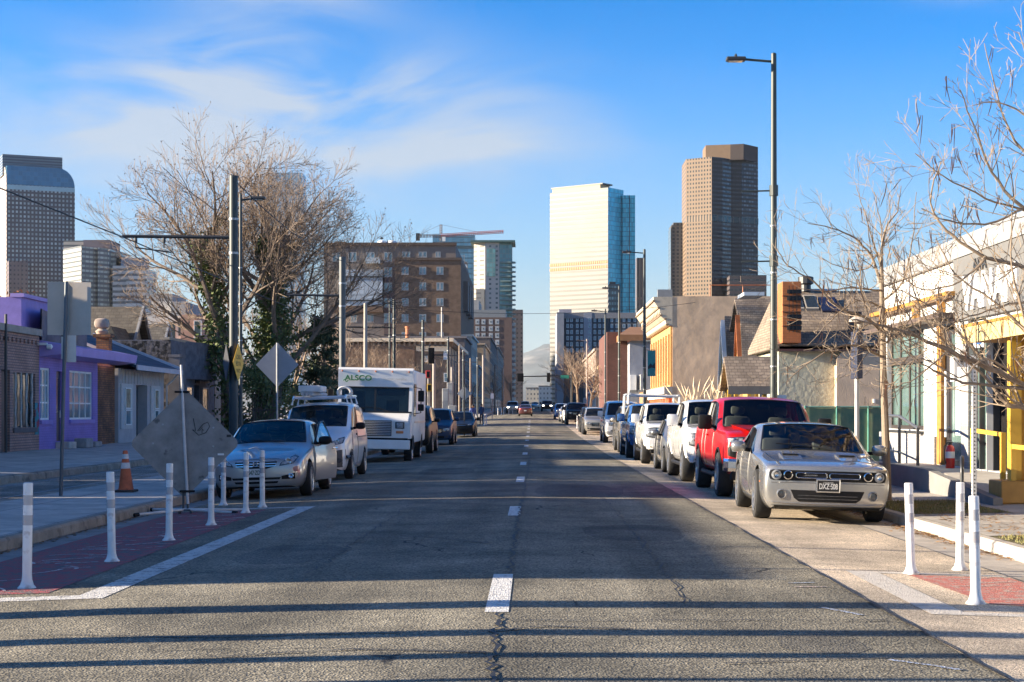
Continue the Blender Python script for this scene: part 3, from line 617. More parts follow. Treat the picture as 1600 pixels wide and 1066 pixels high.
b=MB();b.box(-2,Wt+2,-2,32,Hh,Hh+1.3);b.build('roof',mat('green_roof',(.06,.12,.11),.5,var=.1),t,world=False)
for k in range(int(Hh/3.0)-5):
 b=MB();z=6+k*3.0
 b.prism([(Wt-7.5,3.2),(Wt-7.5,.6),(Wt-1,.2),(Wt+1.8,1.5),(Wt+2.4,4),(Wt+2,7),(Wt,7)],'z',z,z+.9);b.build('balcony',mat('balcony_edge',(.13,.20,.20),.5,var=.1),t,world=False)
b=MB();b.box(4*s,17*s,-1.6,2,hgt(550,Y),hgt(452,Y));b.build('bay',mAl,t,world=False)
t=tower_root('apartment_tower','small dark brown tower right of the balcony tower','tower',798,1180,0)
b=MB();b.box(0,19*1180/F,0,20,0,hgt(484,1180));b.build('wall',gridmat('dark_brown_t',(.12,.095,.09),(.05,.05,.055),3,3.2,.35,.4),t,world=False)
Y=740;s=Y/F
t=tower_root('apartment_block','brown brick block with rows of pale windows below the balcony tower','building',724,Y,0)
Wt=76*s;Hh=hgt(496,Y)
b=MB();b.box(0,Wt,0,90,0,Hh);b.build('wall',mat('brick_brown_far',(.145,.095,.08),.9,var=.15,vs=.5),t,world=False)
b=MB();b.box(-2,Wt-10*s,.5,80,Hh,hgt(484,Y));b.build('upper_storey',mat('zinc',(.24,.25,.25),.6,var=.1),t,world=False)
b=MB();b.box(0,22*s,20,60,Hh,hgt(464,Y));b.build('penthouse',mat('penthouse_grey',(.36,.34,.32),.8,var=.1),t,world=False)
PW=mat('pale_window',(.42,.43,.43),.3,var=.3,vs=.5);PG=mat('pale_pane',(.12,.14,.16),.1,var=.4,vs=.4)
for r in range(7):
 for px in(746,755.5,767,777):
  x0=(px-724-3.2)*s;z=hgt(503+r*10.7,Y)
  b=MB();b.box(x0,x0+6.2*s,-.15,0,z-1.1,z+1.1);w=b.build('window',PW,t,world=False)
  b=MB();b.box(x0+2.2*s,x0+4.2*s,-.2,-.151,z-.4,z+.3);b.build('pane',PG,w,world=False)
for r in range(14):
 b=MB();z=hgt(508+r*9,Y);b.box(Wt+.01,Wt+1.4,4,9,z,z+1.1);b.build('balcony',mat('pale_balcony',(.5,.55,.54),.5,var=.1),t,world=False)
Y=320;s=Y/F;rz=rise(Y)
t=tower_root('apartment_building','large brown brick apartment building with a grey top floor, above the white truck','building',505,Y,0)
BR1=brick('apartment_brick',(.20,.125,.08),(.165,.10,.065),(.14,.10,.075),.5,.17,.02,bump=.2)
BRG=mat('apartment_panel',(.20,.165,.145),.8,var=.15,vs=.3,detail=9)
Hm,Ht=hgt(404,Y),hgt(381,Y);xa=112*s;xb=215*s
b=MB();b.box(0,xb-1.0,1.0,70,0,Ht);b.build('upper_wall',BRG,t,world=False)
b=MB();b.box(xa,xb,0,72,0,Hm);b.build('wall',BR1,t,world=False)
b=MB();b.box(95*s,xa-.01,.4,30,0,hgt(418,Y));b.build('side_wall',brick('plum_brick',(.13,.085,.08),(.11,.07,.07),(.1,.08,.07),.5,.17,.02,bump=.2),t,world=False)
b=MB();b.box(xa-.1,xb+.2,-.25,.0,Hm-.35,Hm+.15);b.build('coping',mat('coping_dark',(.10,.07,.055),.8),t,world=False)
b=MB();b.box(-.2,xb-.8,.6,1.0,Ht-.25,Ht+.3);b.build('coping',mat('coping_dark',(.1,.07,.05),.8),t,world=False)
b=MB();b.box(2,94*s,-.6,1,hgt(488,Y),hgt(478,Y));b.build('cornice',BR1,t,world=False)
b=MB();b.box(3,93*s,-.55,.96,hgt(478,Y),hgt(422,Y));b.build('metal_cladding',gridmat('zinc_clad',(.30,.34,.38),(.40,.45,.50),2.6,3.1,.9,.86,wrough=.35,grough=.3,vary=.3),t,world=False)
for z in(hgt(433,Y),hgt(470,Y)):
 b=MB();b.box(2.8,93.5*s,-.75,-.56,z-.12,z+.12);b.build('rail',DARKM,t,world=False)
FR=mat('grey_frame',(.30,.31,.32),.5,var=.05)
def aw(px,py,w,h,y0,cols=2):
 T=Matrix.Translation((t.location.x,Y+y0,rz))@frame((0,0,0),(1,0,0),(0,-1,0));u=(px-505)*s;z=hgt(py,Y)
 window(T,u-w*s/2,u+w*s/2,z-h*s/2,z+h*s/2,FR,GL_B,t,cols,1,fw=.14,n0=.01,bar=.35,sill=True)
for r,py in enumerate((423,447.5,472,497,525)):
 for px in(633,660.5,687.5):aw(px,py,11,12,0)
for px in(525,550,578,606,634,660,684):aw(px,401 if px<620 else 397,13 if px<670 else 8,15 if px<620 else 9,1.0)
for py in(425,449,473,497):aw(606,py,13,15,.4)
for px in(578,552,528):aw(px,497,10,12,1.0)
b=MB();b.box(66*s,89*s,-.9,.9,hgt(412,Y),hgt(403,Y));b.build('balcony',mat('balcony_glass',(.42,.48,.52),.2,var=.1),t,world=False)
for y0,pz in((12,440),(24,455),(36,470)):
 b=MB();b.box(xb-.01,xb+.9,y0,y0+6,hgt(480,Y),hgt(432,Y));b.build('bay',BRG,t,world=False)
b=MB();b.box(50*s,97*s,20,34,Ht-.3,hgt(368,Y));b.build('penthouse',mat('penthouse_brown',(.23,.18,.14),.9,var=.2),t,world=False)
b=MB();b.box(46*s,72*s,16,20,hgt(372,Y),hgt(369,Y));b.box(10*s,28*s,8,20,Ht-.3,hgt(371,Y));b.build('roof_box',mat('penthouse_brown',(.2,.2,.2),.9),t,world=False)
b=MB();b.tube([(78*s,18,Ht),(78*s,18,hgt(356,Y))],.08,5);b.lathe([(.02,0),(.5,.25),(.02,.5)],10,(78*s,18,hgt(359,Y)));b.build('antenna',DARKM,t,world=False)
for px in(590,606):
 b=MB();b.lathe([(1.3,0),(1.3,1.0),(.8,1.7),(0,1.9)],14,((px-505)*s,10,Ht-.2));b.build('vent',WHITEP,t,world=False,smooth=True)
Y=238;s=Y/F
t=tower_root('corner_building','old corner building with a pale bracketed cornice below the brown apartments','building',530,Y,0)
xr=172*s;Hh=hgt(533,Y)
OB=brick('old_brick',(.21,.145,.10),(.17,.115,.08),(.13,.1,.08),.4,.14,.015,bump=.2,stain=.35);IVYB=mat('creeper_wall',(.17,.105,.07),.95,var=.5,vs=1.1,bump=1,bs=4,detail=10)
b=MB();b.box(0,xr,0,55,0,Hh);b.build('wall',OB,t,world=False)
b=MB();b.box(1,118*s,-.4,-.01,0,hgt(538,Y));b.build('creeper',IVYB,t,world=False)
b=MB();b.box(120*s,xr-.3,-.12,-.01,hgt(549,Y),hgt(540,Y));b.build('fascia',mat('fascia_cream',(.78,.64,.46),.8,var=.15),t,world=False)
b=MB();b.box(-.3,xr+.6,-.7,0,Hh-.1,Hh+.4);b.box(xr,xr+.6,0,55,Hh-.1,Hh+.4);b.build('cornice',mat('cornice_cream',(.74,.60,.43),.8,var=.2),t,world=False)
for k in range(22):
 b=MB();x=xr-.5-k*.72;b.box(x-.14,x+.14,-.5,-.01,Hh-.75,Hh-.1);b.build('bracket',mat('bracket_brown',(.22,.15,.10),.8),t,world=False)
for k in range(12):
 b=MB();y=1+k*1.5;b.box(xr+.01,xr+.45,y-.14,y+.14,Hh-.75,Hh-.1);b.build('bracket',mat('bracket_brown',(.22,.15,.10),.8),t,world=False)
for px,py,w,h in((697,555,7,12),(665,560,6,11),(697,590,7,14),(660,592,6,14)):
 T=Matrix.Translation((t.location.x,Y,rise(Y)))@frame((0,0,0),(1,0,0),(0,-1,0));u=(px-530)*s;z=hgt(py,Y)
 window(T,u-w*s/2,u+w*s/2,z-h*s/2,z+h*s/2,WHITEP,GL_B,t,1,2,fw=.08,n0=.13)
T=Matrix.Translation((t.location.x+xr,Y,rise(Y)))@frame((0,0,0),(0,1,0),(1,0,0))
for k in range(6):
 for z in(4.6,8):window(T,1.5+k*4.5,3.1+k*4.5,z,z+2,mat('frame_tan',(.5,.42,.33),.6),GL_D,t,1,2,fw=.1,n0=.02)
for k in range(3):
 b=MB(T);b.box(.3+k*9,.7+k*9,.01,.12,0,Hh-.8);b.build('pilaster',mat('fascia_cream',(.78,.64,.46),.8,var=.15),t)
b=MB();b.lathe([(.28,0),(.25,1.9),(.34,2.0),(.34,2.2)],8,(104*s,3,Hh));b.build('chimney',mat('terracotta',(.55,.2,.10),.8,var=.2),t,world=False)
b=MB();b.tube([((688-530)*s,4,Hh),((688-530)*s,4,Hh+5)],.12,5);b.build('flue',mat('scaffold_steel',(.3,.28,.27),.6),t,world=False)
q=random.Random(5)
far=[(262,26,9.6,(.20,.12,.09),'dark red brick shop with a recessed upper storey beyond the corner building'),(290,30,12.5,(.115,.10,.10),'charcoal rendered shop building beyond the red brick shop'),(322,34,14,(.42,.38,.33),'pale stone fronted building with a white parapet up the left side'),(358,42,9,(.15,.17,.18),'slate grey low building up the left side'),(402,60,15,(.33,.25,.18),'tan brick building further up the left side'),(465,90,19,(.13,.115,.11),'dark brown block far up the left side'),(560,120,20,(.22,.17,.14),'brown block farthest up the left side')]
for(y0,ln,h,c,lab)in far:
 x=-11.6;t=thing('shop_building',lab,'building',(x,y0,rise(y0)))
 T=Matrix.Translation((x,y0,rise(y0)))@frame((0,0,0),(0,1,0),(1,0,0))
 b=MB();b.box(-14,0,0,ln-.3,-.5,h);b.build('wall',mat('far_wall_%d'%y0,c,.9,var=.2,vs=.6),t,world=False)
 b=MB();b.box(-14.2,.35,-.2,ln-.3,h,h+.35);b.build('cornice',mat('far_cornice_%d'%y0,tuple(min(.7,v*1.5+.05)for v in c),.8,var=.1),t,world=False)
 for k in range(int(ln/5)):
  for z in[3.6+3.4*i for i in range(int((h-3)/3.4))]:window(T,1+k*5,2.6+k*5,z,z+1.9,mat('frame_pale',(.5,.48,.45),.6),GL_D,t,1,1,fw=.14,n0=.02)
 b=MB(T);b.box(.4,ln-.8,.01,.08,.4,2.7);b.build('shopfront',GL_D,t)
 T2=Matrix.Translation((x,y0,rise(y0)))@frame((0,0,0),(1,0,0),(0,-1,0))
 for k in range(2):
  if h>9:window(T2,-6+k*3,-4.6+k*3,h-3.6,h-1.8,mat('frame_pale',(.5,.48,.45),.6),GL_B,t,1,1,fw=.14,n0=.02)
for(px0,px1,py,Y,c,lab)in((822,842,607,1500,(.62,.55,.44),'sunlit cream building closing the far end of the street'),(842,862,604,1450,(.52,.50,.47),'pale grey building at the far end of the street beneath the mountain')):
 t=tower_root('far_building',lab,'building',px0,Y,0)
 b=MB();b.box(0,(px1-px0)*Y/F,0,20,0,hgt(py,Y));b.build('wall',gridmat('far_%d'%px0,c,(.2,.2,.2),3,4,.4,.4),t,world=False)
 b=MB();b.box(-.3,(px1-px0)*Y/F+.3,-.3,20.3,hgt(py,Y),hgt(py,Y)+.7);b.build('parapet',mat('coping_dark',(.1,.07,.05),.8),t,world=False)
FX=-16.3
def LY(px):return FX*F/(px-VX)
def LT(Y0,dx=0):return Matrix.Translation((FX+dx,Y0,walk_z(FX,Y0)))@frame((0,0,0),(0,1,0),(1,0,0))
def lroot(name,label,Y0,cat='building',dx=0):return thing(name,label,cat,(FX+dx,Y0,walk_z(FX,Y0)))
BRICK_R=brick('red_brick',(.42,.25,.20),(.35,.20,.165),(.16,.12,.11),.24,.085,.014,bump=.9)
BRICK_P=brick('purple_brick',(.30,.20,.52),(.28,.185,.48),(.25,.165,.43),.24,.085,.01,bump=.7,stain=.15)
PURP=mat('purple_paint',(.40,.29,.62),.6,var=.1,vs=1.5);PURPD=mat('purple_deep',(.27,.20,.54),.6,var=.12)
MOSAIC=brick('rust_brick',(.30,.13,.05),(.16,.065,.035),(.08,.05,.04),.2,.085,.012,bump=1,stain=.6)
CINDER=brick('cinder_block',(.24,.225,.20),(.21,.195,.175),(.16,.15,.14),.42,.2,.012,bump=.5)
SHINGLE=brick('grey_shingle',(.155,.135,.11),(.11,.095,.08),(.07,.06,.05),.3,.16,.012,bump=.9,stain=.3)
Y0=47.5;t=lroot('brick_building','red brown brick shop with barred dark windows at the left edge',Y0);T=LT(Y0);W=LY(61)-Y0;H=3.75
u1,u2=LY(21)-Y0,LY(55)-Y0;d1,d2=LY(2)-Y0,LY(15.5)-Y0
holes=[(u1,u2,.75,2.5),(d1,d2,.02,2.55),(.4,2.2,.9,2.4)]
shell(T,W,12,H,BRICK_R,t,holes)
b=MB(T);b.box(-.05,W+.06,-.4,.10,H,H+.22);b.build('coping',mat('coping_stone',(.33,.28,.24),.9,var=.2),t)
b=MB(T)
for k in range(int(W/.42)):b.box(.1+k*.42,.28+k*.42,.001,.06,H-.3,H-.16)
b.build('dentil_course',BRICK_R,t)
for(a,c,z0,z1)in(holes[0],holes[2]):
 w=window(T,a,c,z0,z1,DARKM,GL_D,t,2,1,n0=-.13);g=MB(T)
 for k in range(4):x=a+(c-a)*(k+.5)/4;g.tube([tuple((x+.03*math.sin(j*2.1+k),-.03,z0+(z1-z0)*j/8))for j in range(9)],.045,6)
 g.build('window_bar',mat('pale_bar',(.42,.40,.37),.5,var=.3,vs=8),w)
 g=MB(T);g.box(a-.08,c+.08,-.1,.06,z0-.16,z0-.01);g.build('sill',mat('sill_grey',(.12,.10,.10),.8),w)
b=MB(T);b.box(d1+.03,d2-.03,-.12,-.07,.03,2.5);dr=b.build('door',mat('door_dark',(.04,.035,.035),.5,var=.3),t)
b=MB(T);b.tube([(d2-.2,-.04,.95),(d2-.2,-.04,1.25)],.02,6);b.build('handle',WHITEP,dr)
b=MB(T);b.tube([(LY(3)-Y0,.12,0),(LY(3)-Y0,.12,H+.5)],.045,8);b.build('downpipe',DARKM,t)
b=MB(T);b.box(W-.5,W-.02,.002,.012,.5,1.55);b.build('mural_patch',mat('mural_teal',(.03,.22,.26),.7,var=.4,vs=4,spots=((.25,.03,.05),3,.5,.05)),t)
b=MB(T);b.lathe([(.02,0),(.09,.02),(.09,.16),(.02,.2)],10,(W-.1,.28,H-.35),axis='y');b.box(W-.16,W-.04,0,.3,H-.3,H-.22);b.build('security_camera',WHITEP,t)
t=thing('block_building','bare cinder block wall rising behind the red brick shop','building',(-22,57,.3))
b=MB();x0,x1=-26,P(26,0,57)[0];b.box(x0,x1,57,63,.2,P(0,487,57)[2]);b.build('wall',CINDER,t)
b=MB();b.box(x0,x1+.1,56.9,63,P(0,487,57)[2],P(0,484,57)[2]);b.build('coping',mat('coping_stone',(.3,.3,.3),.9),t)
Y0=LY(61)+.02;t=lroot('purple_building','purple painted brick shop with white gridded windows',Y0);T=LT(Y0);W=LY(152.5)-Y0;H=3.35
wa=(.12,LY(78)-Y0,.98,2.72);wb=(LY(108.5)-Y0,LY(144.5)-Y0,.98,2.72);dd=(LY(88)-Y0,LY(98)-Y0,.25,2.65)
shell(T,W,12,H,BRICK_P,t,[wa,wb,dd],depth=.16)
window(T,*wa,WHITEP,GL_B,t,3,3,fw=.07,n0=-.1,bar=.05);window(T,*wb,WHITEP,GL_B,t,4,3,fw=.07,n0=-.1,bar=.05)
for w_ in(wa,wb):
 b=MB(T);b.box(w_[0]-.1,w_[1]+.1,.002,.08,w_[2]-.14,w_[2]-.01);b.build('sill',PURPD,t)
b=MB(T);b.box(dd[0],dd[1],-.15,-.1,dd[2],dd[3]);dr=b.build('door',mat('door_charcoal',(.05,.05,.06),.4,var=.2),t)
b=MB(T);b.box(dd[0]+.15,dd[1]-.15,-.099,-.09,1.2,2.4);b.build('pane',GL_D,dr);b=MB(T);b.tube([(dd[1]-.12,-.06,1.05),(dd[1]-.12,-.06,1.3)],.02,6);b.build('handle',WHITEP,dr)
b=MB(T);b.box(dd[0]-.1,dd[1]+.1,.0,.45,0,.22);b.build('doorstep',SLAB_L,t)
Wc=LY(183)-Y0
b=MB(T);b.prism([(0,3.08),(.75,3.16),(.8,3.46),(0,3.62)],'x',0,Wc);ob=b
o=b.build('canopy',PURP,t)
b=MB(T);b.box(.02,W-.1,-.9,-.6,3.3,5.05);b.box(.02,.3,-6,-.9,3.3,5.05);b.box(W-.5,W-.1,-6,-.9,3.3,4.85);b.build('upper_wall',PURPD,t)
b=MB(T);b.box(-.04,W-.04,-.95,-.5,5.05,5.17);b.build('coping',PURP,t)
b=MB(T);n=10;a0,a1=LY(70)-Y0,LY(140)-Y0
for i in range(n):
 ua,ub=a0+(a1-a0)*i/n,a0+(a1-a0)*(i+1)/n;na,nb=.1+.35*math.sin(math.pi*i/n),.1+.35*math.sin(math.pi*(i+1)/n)
 b.add([(ua,-na,3.64),(ub,-nb,3.64),(ub,-nb,4.7),(ua,-na,4.7),(ua,-na-.05,3.64),(ub,-nb-.05,3.64),(ub,-nb-.05,4.7),(ua,-na-.05,4.7)],[(0,1,2,3),(4,7,6,5),(3,2,6,7),(0,4,5,1)])
b.build('sign_board',mat('board_dark',(.16,.13,.15),.7,var=.3,vs=2),t)
b=MB(T)
for k,u in enumerate((2.0,2.6)):b.rbox(u,u+.3,.15,.5,3.62,3.95,.04);b.tube([(u+.15,.3,3.9),(u+.15,.3,4.1)],.04,6)
b.build('floodlight',DARKM,t)
b=MB();X,Y_,Z=P(200,470,60);b.tube([P(49,487,62),P(49,473,62)],.1,8);b.build('vent_pipe',WHITEP,t)
Y1=LY(152.5)+.01;t=lroot('brick_pier','rust coloured patchwork brick wall between purple shop and blue roofed cottage',Y1,'wall',-.12);T=LT(Y1,-.12);W=LY(184)-Y1
b=MB(T);b.box(0,W,-6,0,0,3.05);b.build('wall',MOSAIC,t)
b=MB(T);b.box(W-.5,W,-.6,-.1,3.06,4.15);b.box(W-.6,W+.08,-.7,-.02,4.151,4.28);b.build('chimney',MOSAIC,t)
b=MB(T);b.rbox(W-.55,W-.05,-.7,-.15,4.5,4.9,.15);b.lathe([(.2,4.28),(.26,4.4),(.1,4.52)],10,(W-.3,-.42,0));b.build('finial',mat('finial_stone',(.42,.33,.27),.9,var=.2),t,smooth=True)
Y0=LY(185);t=lroot('cottage','lilac grey timber cottage with a slate blue pitched roof',Y0);T=LT(Y0);W=LY(256)-Y0;H=2.95
LIL=mat('lilac_board',(.42,.40,.40),.75,var=.12,vs=2);LILD=mat('lilac_panel',(.52,.51,.49),.7,var=.08)
pa=(.25,2.2,.75,2.15);pd=(3.0,5.0,.05,2.35);pb=(5.5,7.3,.75,2.15)
shell(T,W,6.5,H,LIL,t,[pd],depth=.5,roof=False)
for p in(pa,pb):
 b=MB(T);b.box(p[0],p[1],.002,.06,.55,2.35);pn=b.build('panel',LILD,t);c0,c1=p[0]+.5,p[1]-.5
 window(T,c0,c1,1.35,2.2,WHITEP,mat('sun_pane',(.45,.36,.25),.1,var=.6,vs=5),pn,1,1,n0=.062);window(T,c0,c1,.7,1.32,WHITEP,GL_B,pn,1,1,n0=.062)
b=MB(T)
for k in range(16):b.box(.1+k*W/16,.14+k*W/16,.001,.025,2.37,H)
b.build('battens',LILD,t)
dr=MB(T);dr.box(pd[0]+.05,pd[1]-.05,-.45,-.4,.05,2.3);dr=dr.build('door',mat('door_black',(.03,.03,.035),.4,var=.2),t)
b=MB(T);b.box(pd[0]+.3,pd[1]-.3,-.399,-.385,1.0,2.15);b.build('pane',GL_D,dr)
b=MB(T);b.box(pd[0]+.9,pd[1]-.9,-.42,-.36,.05,2.3);b.build('mullion',LILD,t)
ROOFB=brick('slate_blue',(.05,.10,.15),(.04,.08,.125),(.02,.04,.07),.35,.18,.01,bump=.6,stain=.2)
b=MB(T);b.prism([(.75,2.95),(.75,3.07),(-3.2,4.62),(-6.9,3.0),(-6.9,2.9),(-3.2,4.48)],'x',-.15,W+.2);b.build('roof',ROOFB,t)
b=MB(T);b.box(-.2,W+.25,.752,.80,2.88,3.08);b.build('fascia',mat('lilac_white',(.5,.5,.55),.6,var=.1),t)
b=MB(T);b.prism([(.72,3.08),(.72,3.2),(-3.2,4.75),(-3.2,4.63)],'x',W+.22,W+.36);b.build('bargeboard',mat('lilac_white',(.5,.5,.55),.6),t);b=MB(T);b.prism([(.72,3.08),(.72,3.2),(-3.2,4.75),(-3.2,4.63)],'x',-.32,-.17);b.build('bargeboard',mat('lilac_white',(.5,.5,.55),.6,var=.1),t)
b=MB(T);b.prism([(-.0,2.94),(-3.2,4.45),(-6.4,2.94)],'x',W-.1,W+.02);b.build('gable_wall',LIL,t)
b=MB(T);b.tube([(W+.3,.55,2.9),(W+.3,.3,2.6),(W+.1,.1,2.4),(W+.1,.1,.05)],.04,8);b.build('downpipe',LILD,t)
Y0=76.5;t=lroot('stone_building','dark grey stone building with curved corner and creeper on its side',Y0);T=LT(Y0);H=4.45;W=LY(335)-Y0
STONE=mat('dark_stone',(.14,.14,.165),.9,var=.4,vs=3,bump=.7,bs=9,detail=9);CREEP=mat('creeper_dark',(.11,.10,.105),.95,var=.8,vs=3.5,bump=1,bs=7,spots=((.02,.02,.022),5,.5,.08))
ho=[(W-5.2,W-4.0,.05,2.5)]
shell(T,W,10,H,STONE,t,ho,depth=.35)
b=MB(T);b.prism([(0.02,0),(0.02,-8),(-.10,-8),(-.10,0)],'z',.02,H-.05);b.build('creeper',CREEP,t)
b=MB(T);n=10;pts=[(u,.02+.55*math.sin(math.pi*(u/W)))for u in[W*i/n for i in range(n+1)]]
dr=MB(T);dr.box(W-5.15,W-4.05,-.3,-.24,.05,2.45);dr.build('door',mat('door_black',(.03,.03,.035),.4),t)
for u in(W-7.2,W-3.4):
 window(T,u,u+1.5,1.0,2.4,mat('frame_lilac',(.3,.3,.34),.6),mat('sun_pane',(.45,.36,.25),.1,var=.6,vs=5),t,1,1,n0=.003)
b=MB(T);b.box(W-5.0,W-4.1,.01,.05,2.6,3.5);b.build('wall_niche',mat('niche',(.03,.03,.04),.9),t)
b=MB(T);b.lathe([(.02,0),(.12,.05),(.16,.35)],10,(W-6.4,.12,3.2));b.build('wall_lamp',DARKM,t)
b=MB(T);b.box(-.25,7.8,-.3,-.02,H,H+.12);b.build('coping',mat('coping_warm',(.42,.34,.26),.9),t)
b=MB(T);b.box(-.6,.6,.02,.5,0,H-.8);b.box(-.65,.65,.0,.55,H-.8,H-.68);b.build('buttress',mat('buttress_stone',(.16,.15,.16),.9,var=.3,vs=2),t)
b=MB(T);b.prism([(W*.3,.01)]+[(W*(.3+.65*i/12),.01+.7*math.sin(math.pi*i/12))for i in range(1,12)]+[(W*.95,.01)],'z',2.75,H+.05);b.build('bow_front',STONE,t,smooth=True)
Y0=LY(336);t=lroot('tan_building','pale tan shop front with dark slatted shutters behind the large steel pole',Y0);T=LT(Y0);W=7;H=3.2
shell(T,W,8,H,mat('tan_render',(.40,.34,.28),.9,var=.2,vs=1.2),t,[(1.6,5.5,.1,2.6)],depth=.3)
b=MB(T)
for k in range(9):b.box(1.65+k*.42,1.85+k*.42,-.2,-.12,.1,2.6)
b.build('shutter',mat('slat_dark',(.09,.085,.085),.7),t)
b=MB(T);b.box(-.05,W+.05,-.3,.1,H,H+.15);b.build('coping',mat('coping_warm',(.42,.34,.26),.9),t)
def gable_house(Y,px_end,ridge_py,x_left,half,pitch,label,wall,lab2=None):
 """ridge runs along X; the gable end looks at the street"""
 X1=(px_end-VX)*Y/F;zr=HC+(VY-ridge_py)*Y/F;ze=zr-half*pitch
 t=thing('gabled_house',label,'house',(X1,Y,.35))
 b=MB();b.prism([(Y-half,.2),(Y+half,.2),(Y+half,ze),(Y,zr-.12),(Y-half,ze)],'x',x_left,X1-.35);b.build('wall',wall,t)
 b=MB();b.prism([(Y-half-.4,ze-.4*pitch),(Y,zr),(Y+half+.4,ze-.4*pitch),(Y+half+.4,ze-.4*pitch+.18),(Y,zr+.18),(Y-half-.4,ze-.4*pitch+.18)],'x',x_left-.3,X1);b.build('roof',SHINGLE,t)
 b=MB();b.prism([(Y-half-.45,ze-.45*pitch-.02),(Y,zr-.02),(Y+half+.45,ze-.45*pitch-.02),(Y+half+.45,ze-.45*pitch+.22),(Y,zr+.22),(Y-half-.45,ze-.45*pitch+.22)],'x',X1+.002,X1+.12);b.build('bargeboard',mat('barge_grey',(.30,.30,.31),.7,var=.1),t)
 T=Matrix.Translation((X1-.35,Y,0))@frame((0,0,0),(0,1,0),(1,0,0));window(T,-.6,.6,ze+.1,ze+1.3,WHITEP,GL_D,t,1,2,n0=.003)
 return t,ze,zr
CLAP=mat('clapboard',(.30,.29,.28),.8,var=.15,vs=2)
t,ze,zr=gable_house(86,222,485,-34,3.6,.95,'grey shingled house with a steep gable, taller of the two behind the cottage',CLAP)
b=MB();X,Y_,Z=P(165,508,80.5);b.prism([(X-.9,Z-1.6),(X,Z),(X+.9,Z-1.6)],'y',81.4,84.5);b.build('dormer',SHINGLE,t)
b=MB();b.prism([(X-.7,Z-1.6),(X,Z-.35),(X+.7,Z-1.6)],'y',81.36,81.398);b.build('dormer_window',GL_D,t)
gable_house(104,262,511,-36,3.2,.95,'small grey shingled gable roof right of the taller gabled house',CLAP)
t=thing('white_building','white stucco building with a pink brick corner behind the bare tree','building',(-26,138,.6))
STU=mat('white_stucco',(.62,.58,.52),.85,var=.1,vs=.8);q=138
def bx(px0,px1,y0,y1,py,nm,m):
 b=MB();b.box(P(px0,0,q)[0],P(px1,0,q)[0],q+y0,q+y1,.3,P(0,py,q)[2]);return b.build(nm,m,t)
bx(237,269,0,9,471,'wall',STU);bx(269.2,292,-.5,9,472,'side_wall',mat('grey_stucco',(.33,.32,.31),.85,var=.1));bx(237,298,-3,-.6,497,'lower_wall',STU);bx(298.2,322,-4,6,496,'brick_wall',brick('pink_brick',(.42,.22,.16),(.36,.19,.14),(.3,.2,.16),.3,.1,.012))
T=Matrix.Translation((0,q-3,0))@frame((0,0,0),(1,0,0),(0,-1,0))
for px,py in((269,517),(284,511),(292,511)):
 X,_,Z=P(px,py,q-3);window(T,X-.25,X+.25,Z-.7,Z+.7,DARKM,GL_D,t,n0=.003)
X,_,Z=P(309,515,q-4);T=Matrix.Translation((0,q-4,0))@frame((0,0,0),(1,0,0),(0,-1,0));window(T,X-.3,X+.3,Z-.7,Z+.7,WHITEP,GL_D,t,n0=.003)
t=thing('grey_building','flat grey building with roof plant behind the white stucco building','building',(-37,170,.8))
b=MB();b.box(P(196,0,170)[0],P(332,0,170)[0],170,182,.5,P(0,489,170)[2]);b.build('wall',gridmat('grey_back',(.42,.39,.37),(.1,.1,.11),3,3.4,.5,.45),t)
b=MB();b.box(P(232,0,170)[0],P(266,0,170)[0],171,178,P(0,489,170)[2]-.2,P(0,458,170)[2]);b.build('penthouse',mat('grey_stucco',(.33,.32,.31),.85),t)
SH=brick('plain_brick',(.22,.15,.12),(.19,.13,.10),(.15,.12,.1),.24,.085,.012)
for(y0,y1,h,lab)in((14.3,28.8,3.95,'one storey brick shop left of the picture opposite the silver coupe'),(29.2,36.6,4.95,'taller brick shop left of the picture with a narrow gap each side'),(37.0,47.3,4.3,'brick shop left of the picture next to the barred shop')):
 x=-15.3;t=thing('shop_building',lab,'building',(x,y0,.25));T=Matrix.Translation((x,y0,.25))@frame((0,0,0),(0,1,0),(1,0,0));W=y1-y0
 shell(T,W,3.5,h,SH,t,[(1,W/2-.5,.7,2.5),(W/2+.5,W/2+1.5,.02,2.4)],depth=.2)
 window(T,1,W/2-.5,.7,2.5,WHITEP,GL_D,t,3,1,n0=-.12)
 b=MB(T);b.box(W/2+.5,W/2+1.5,-.18,-.12,.02,2.4);b.build('door',DARKM,t)
 b=MB(T);b.box(0,W,-.3,.06,h,h+.12);b.build('coping',mat('coping_stone',(.33,.28,.24),.9),t)
q=random.Random(3)
for i,(px,py,lab)in enumerate(((111,692,'upright grey concrete block against the purple wall'),(126,694,'flat grey concrete block lying right of the upright block'))):
 X=FX+.55;Y=LY(px)*.995;b=MB();b.rbox(X-.25,X+.2,Y-.45,Y+.45,walk_z(X,Y),walk_z(X,Y)+(.34 if i==0 else.2),.04);tag(b.build('concrete_block',mat('block_grey',(.30,.29,.28),.9,var=.2,bump=.4)),lab,'block','concrete blocks by the purple wall')
RX=8.5
def RY(px):return RX*F/(px-VX)
def RT(Y0,dx=0):return Matrix.Translation((RX+dx,Y0,0))@frame((0,0,0),(0,1,0),(-1,0,0))
WHITER=mat('white_render',(.60,.595,.58),.75,var=.03,vs=1);GREYB=brick('grey_brick',(.30,.29,.285),(.27,.26,.255),(.36,.35,.34),.3,.1,.012,bump=.5,stain=.1)
WOODO=mat('orange_timber',(.42,.20,.05),.55,var=.25,vs=4);YEL=mat('yellow_steel',(.60,.35,.045),.45,var=.06);SIGNG=mat('sign_grey',(.13,.128,.125),.7,var=.06);FASC=mat('zinc_fascia',(.26,.26,.26),.5,var=.1)
FL=.42
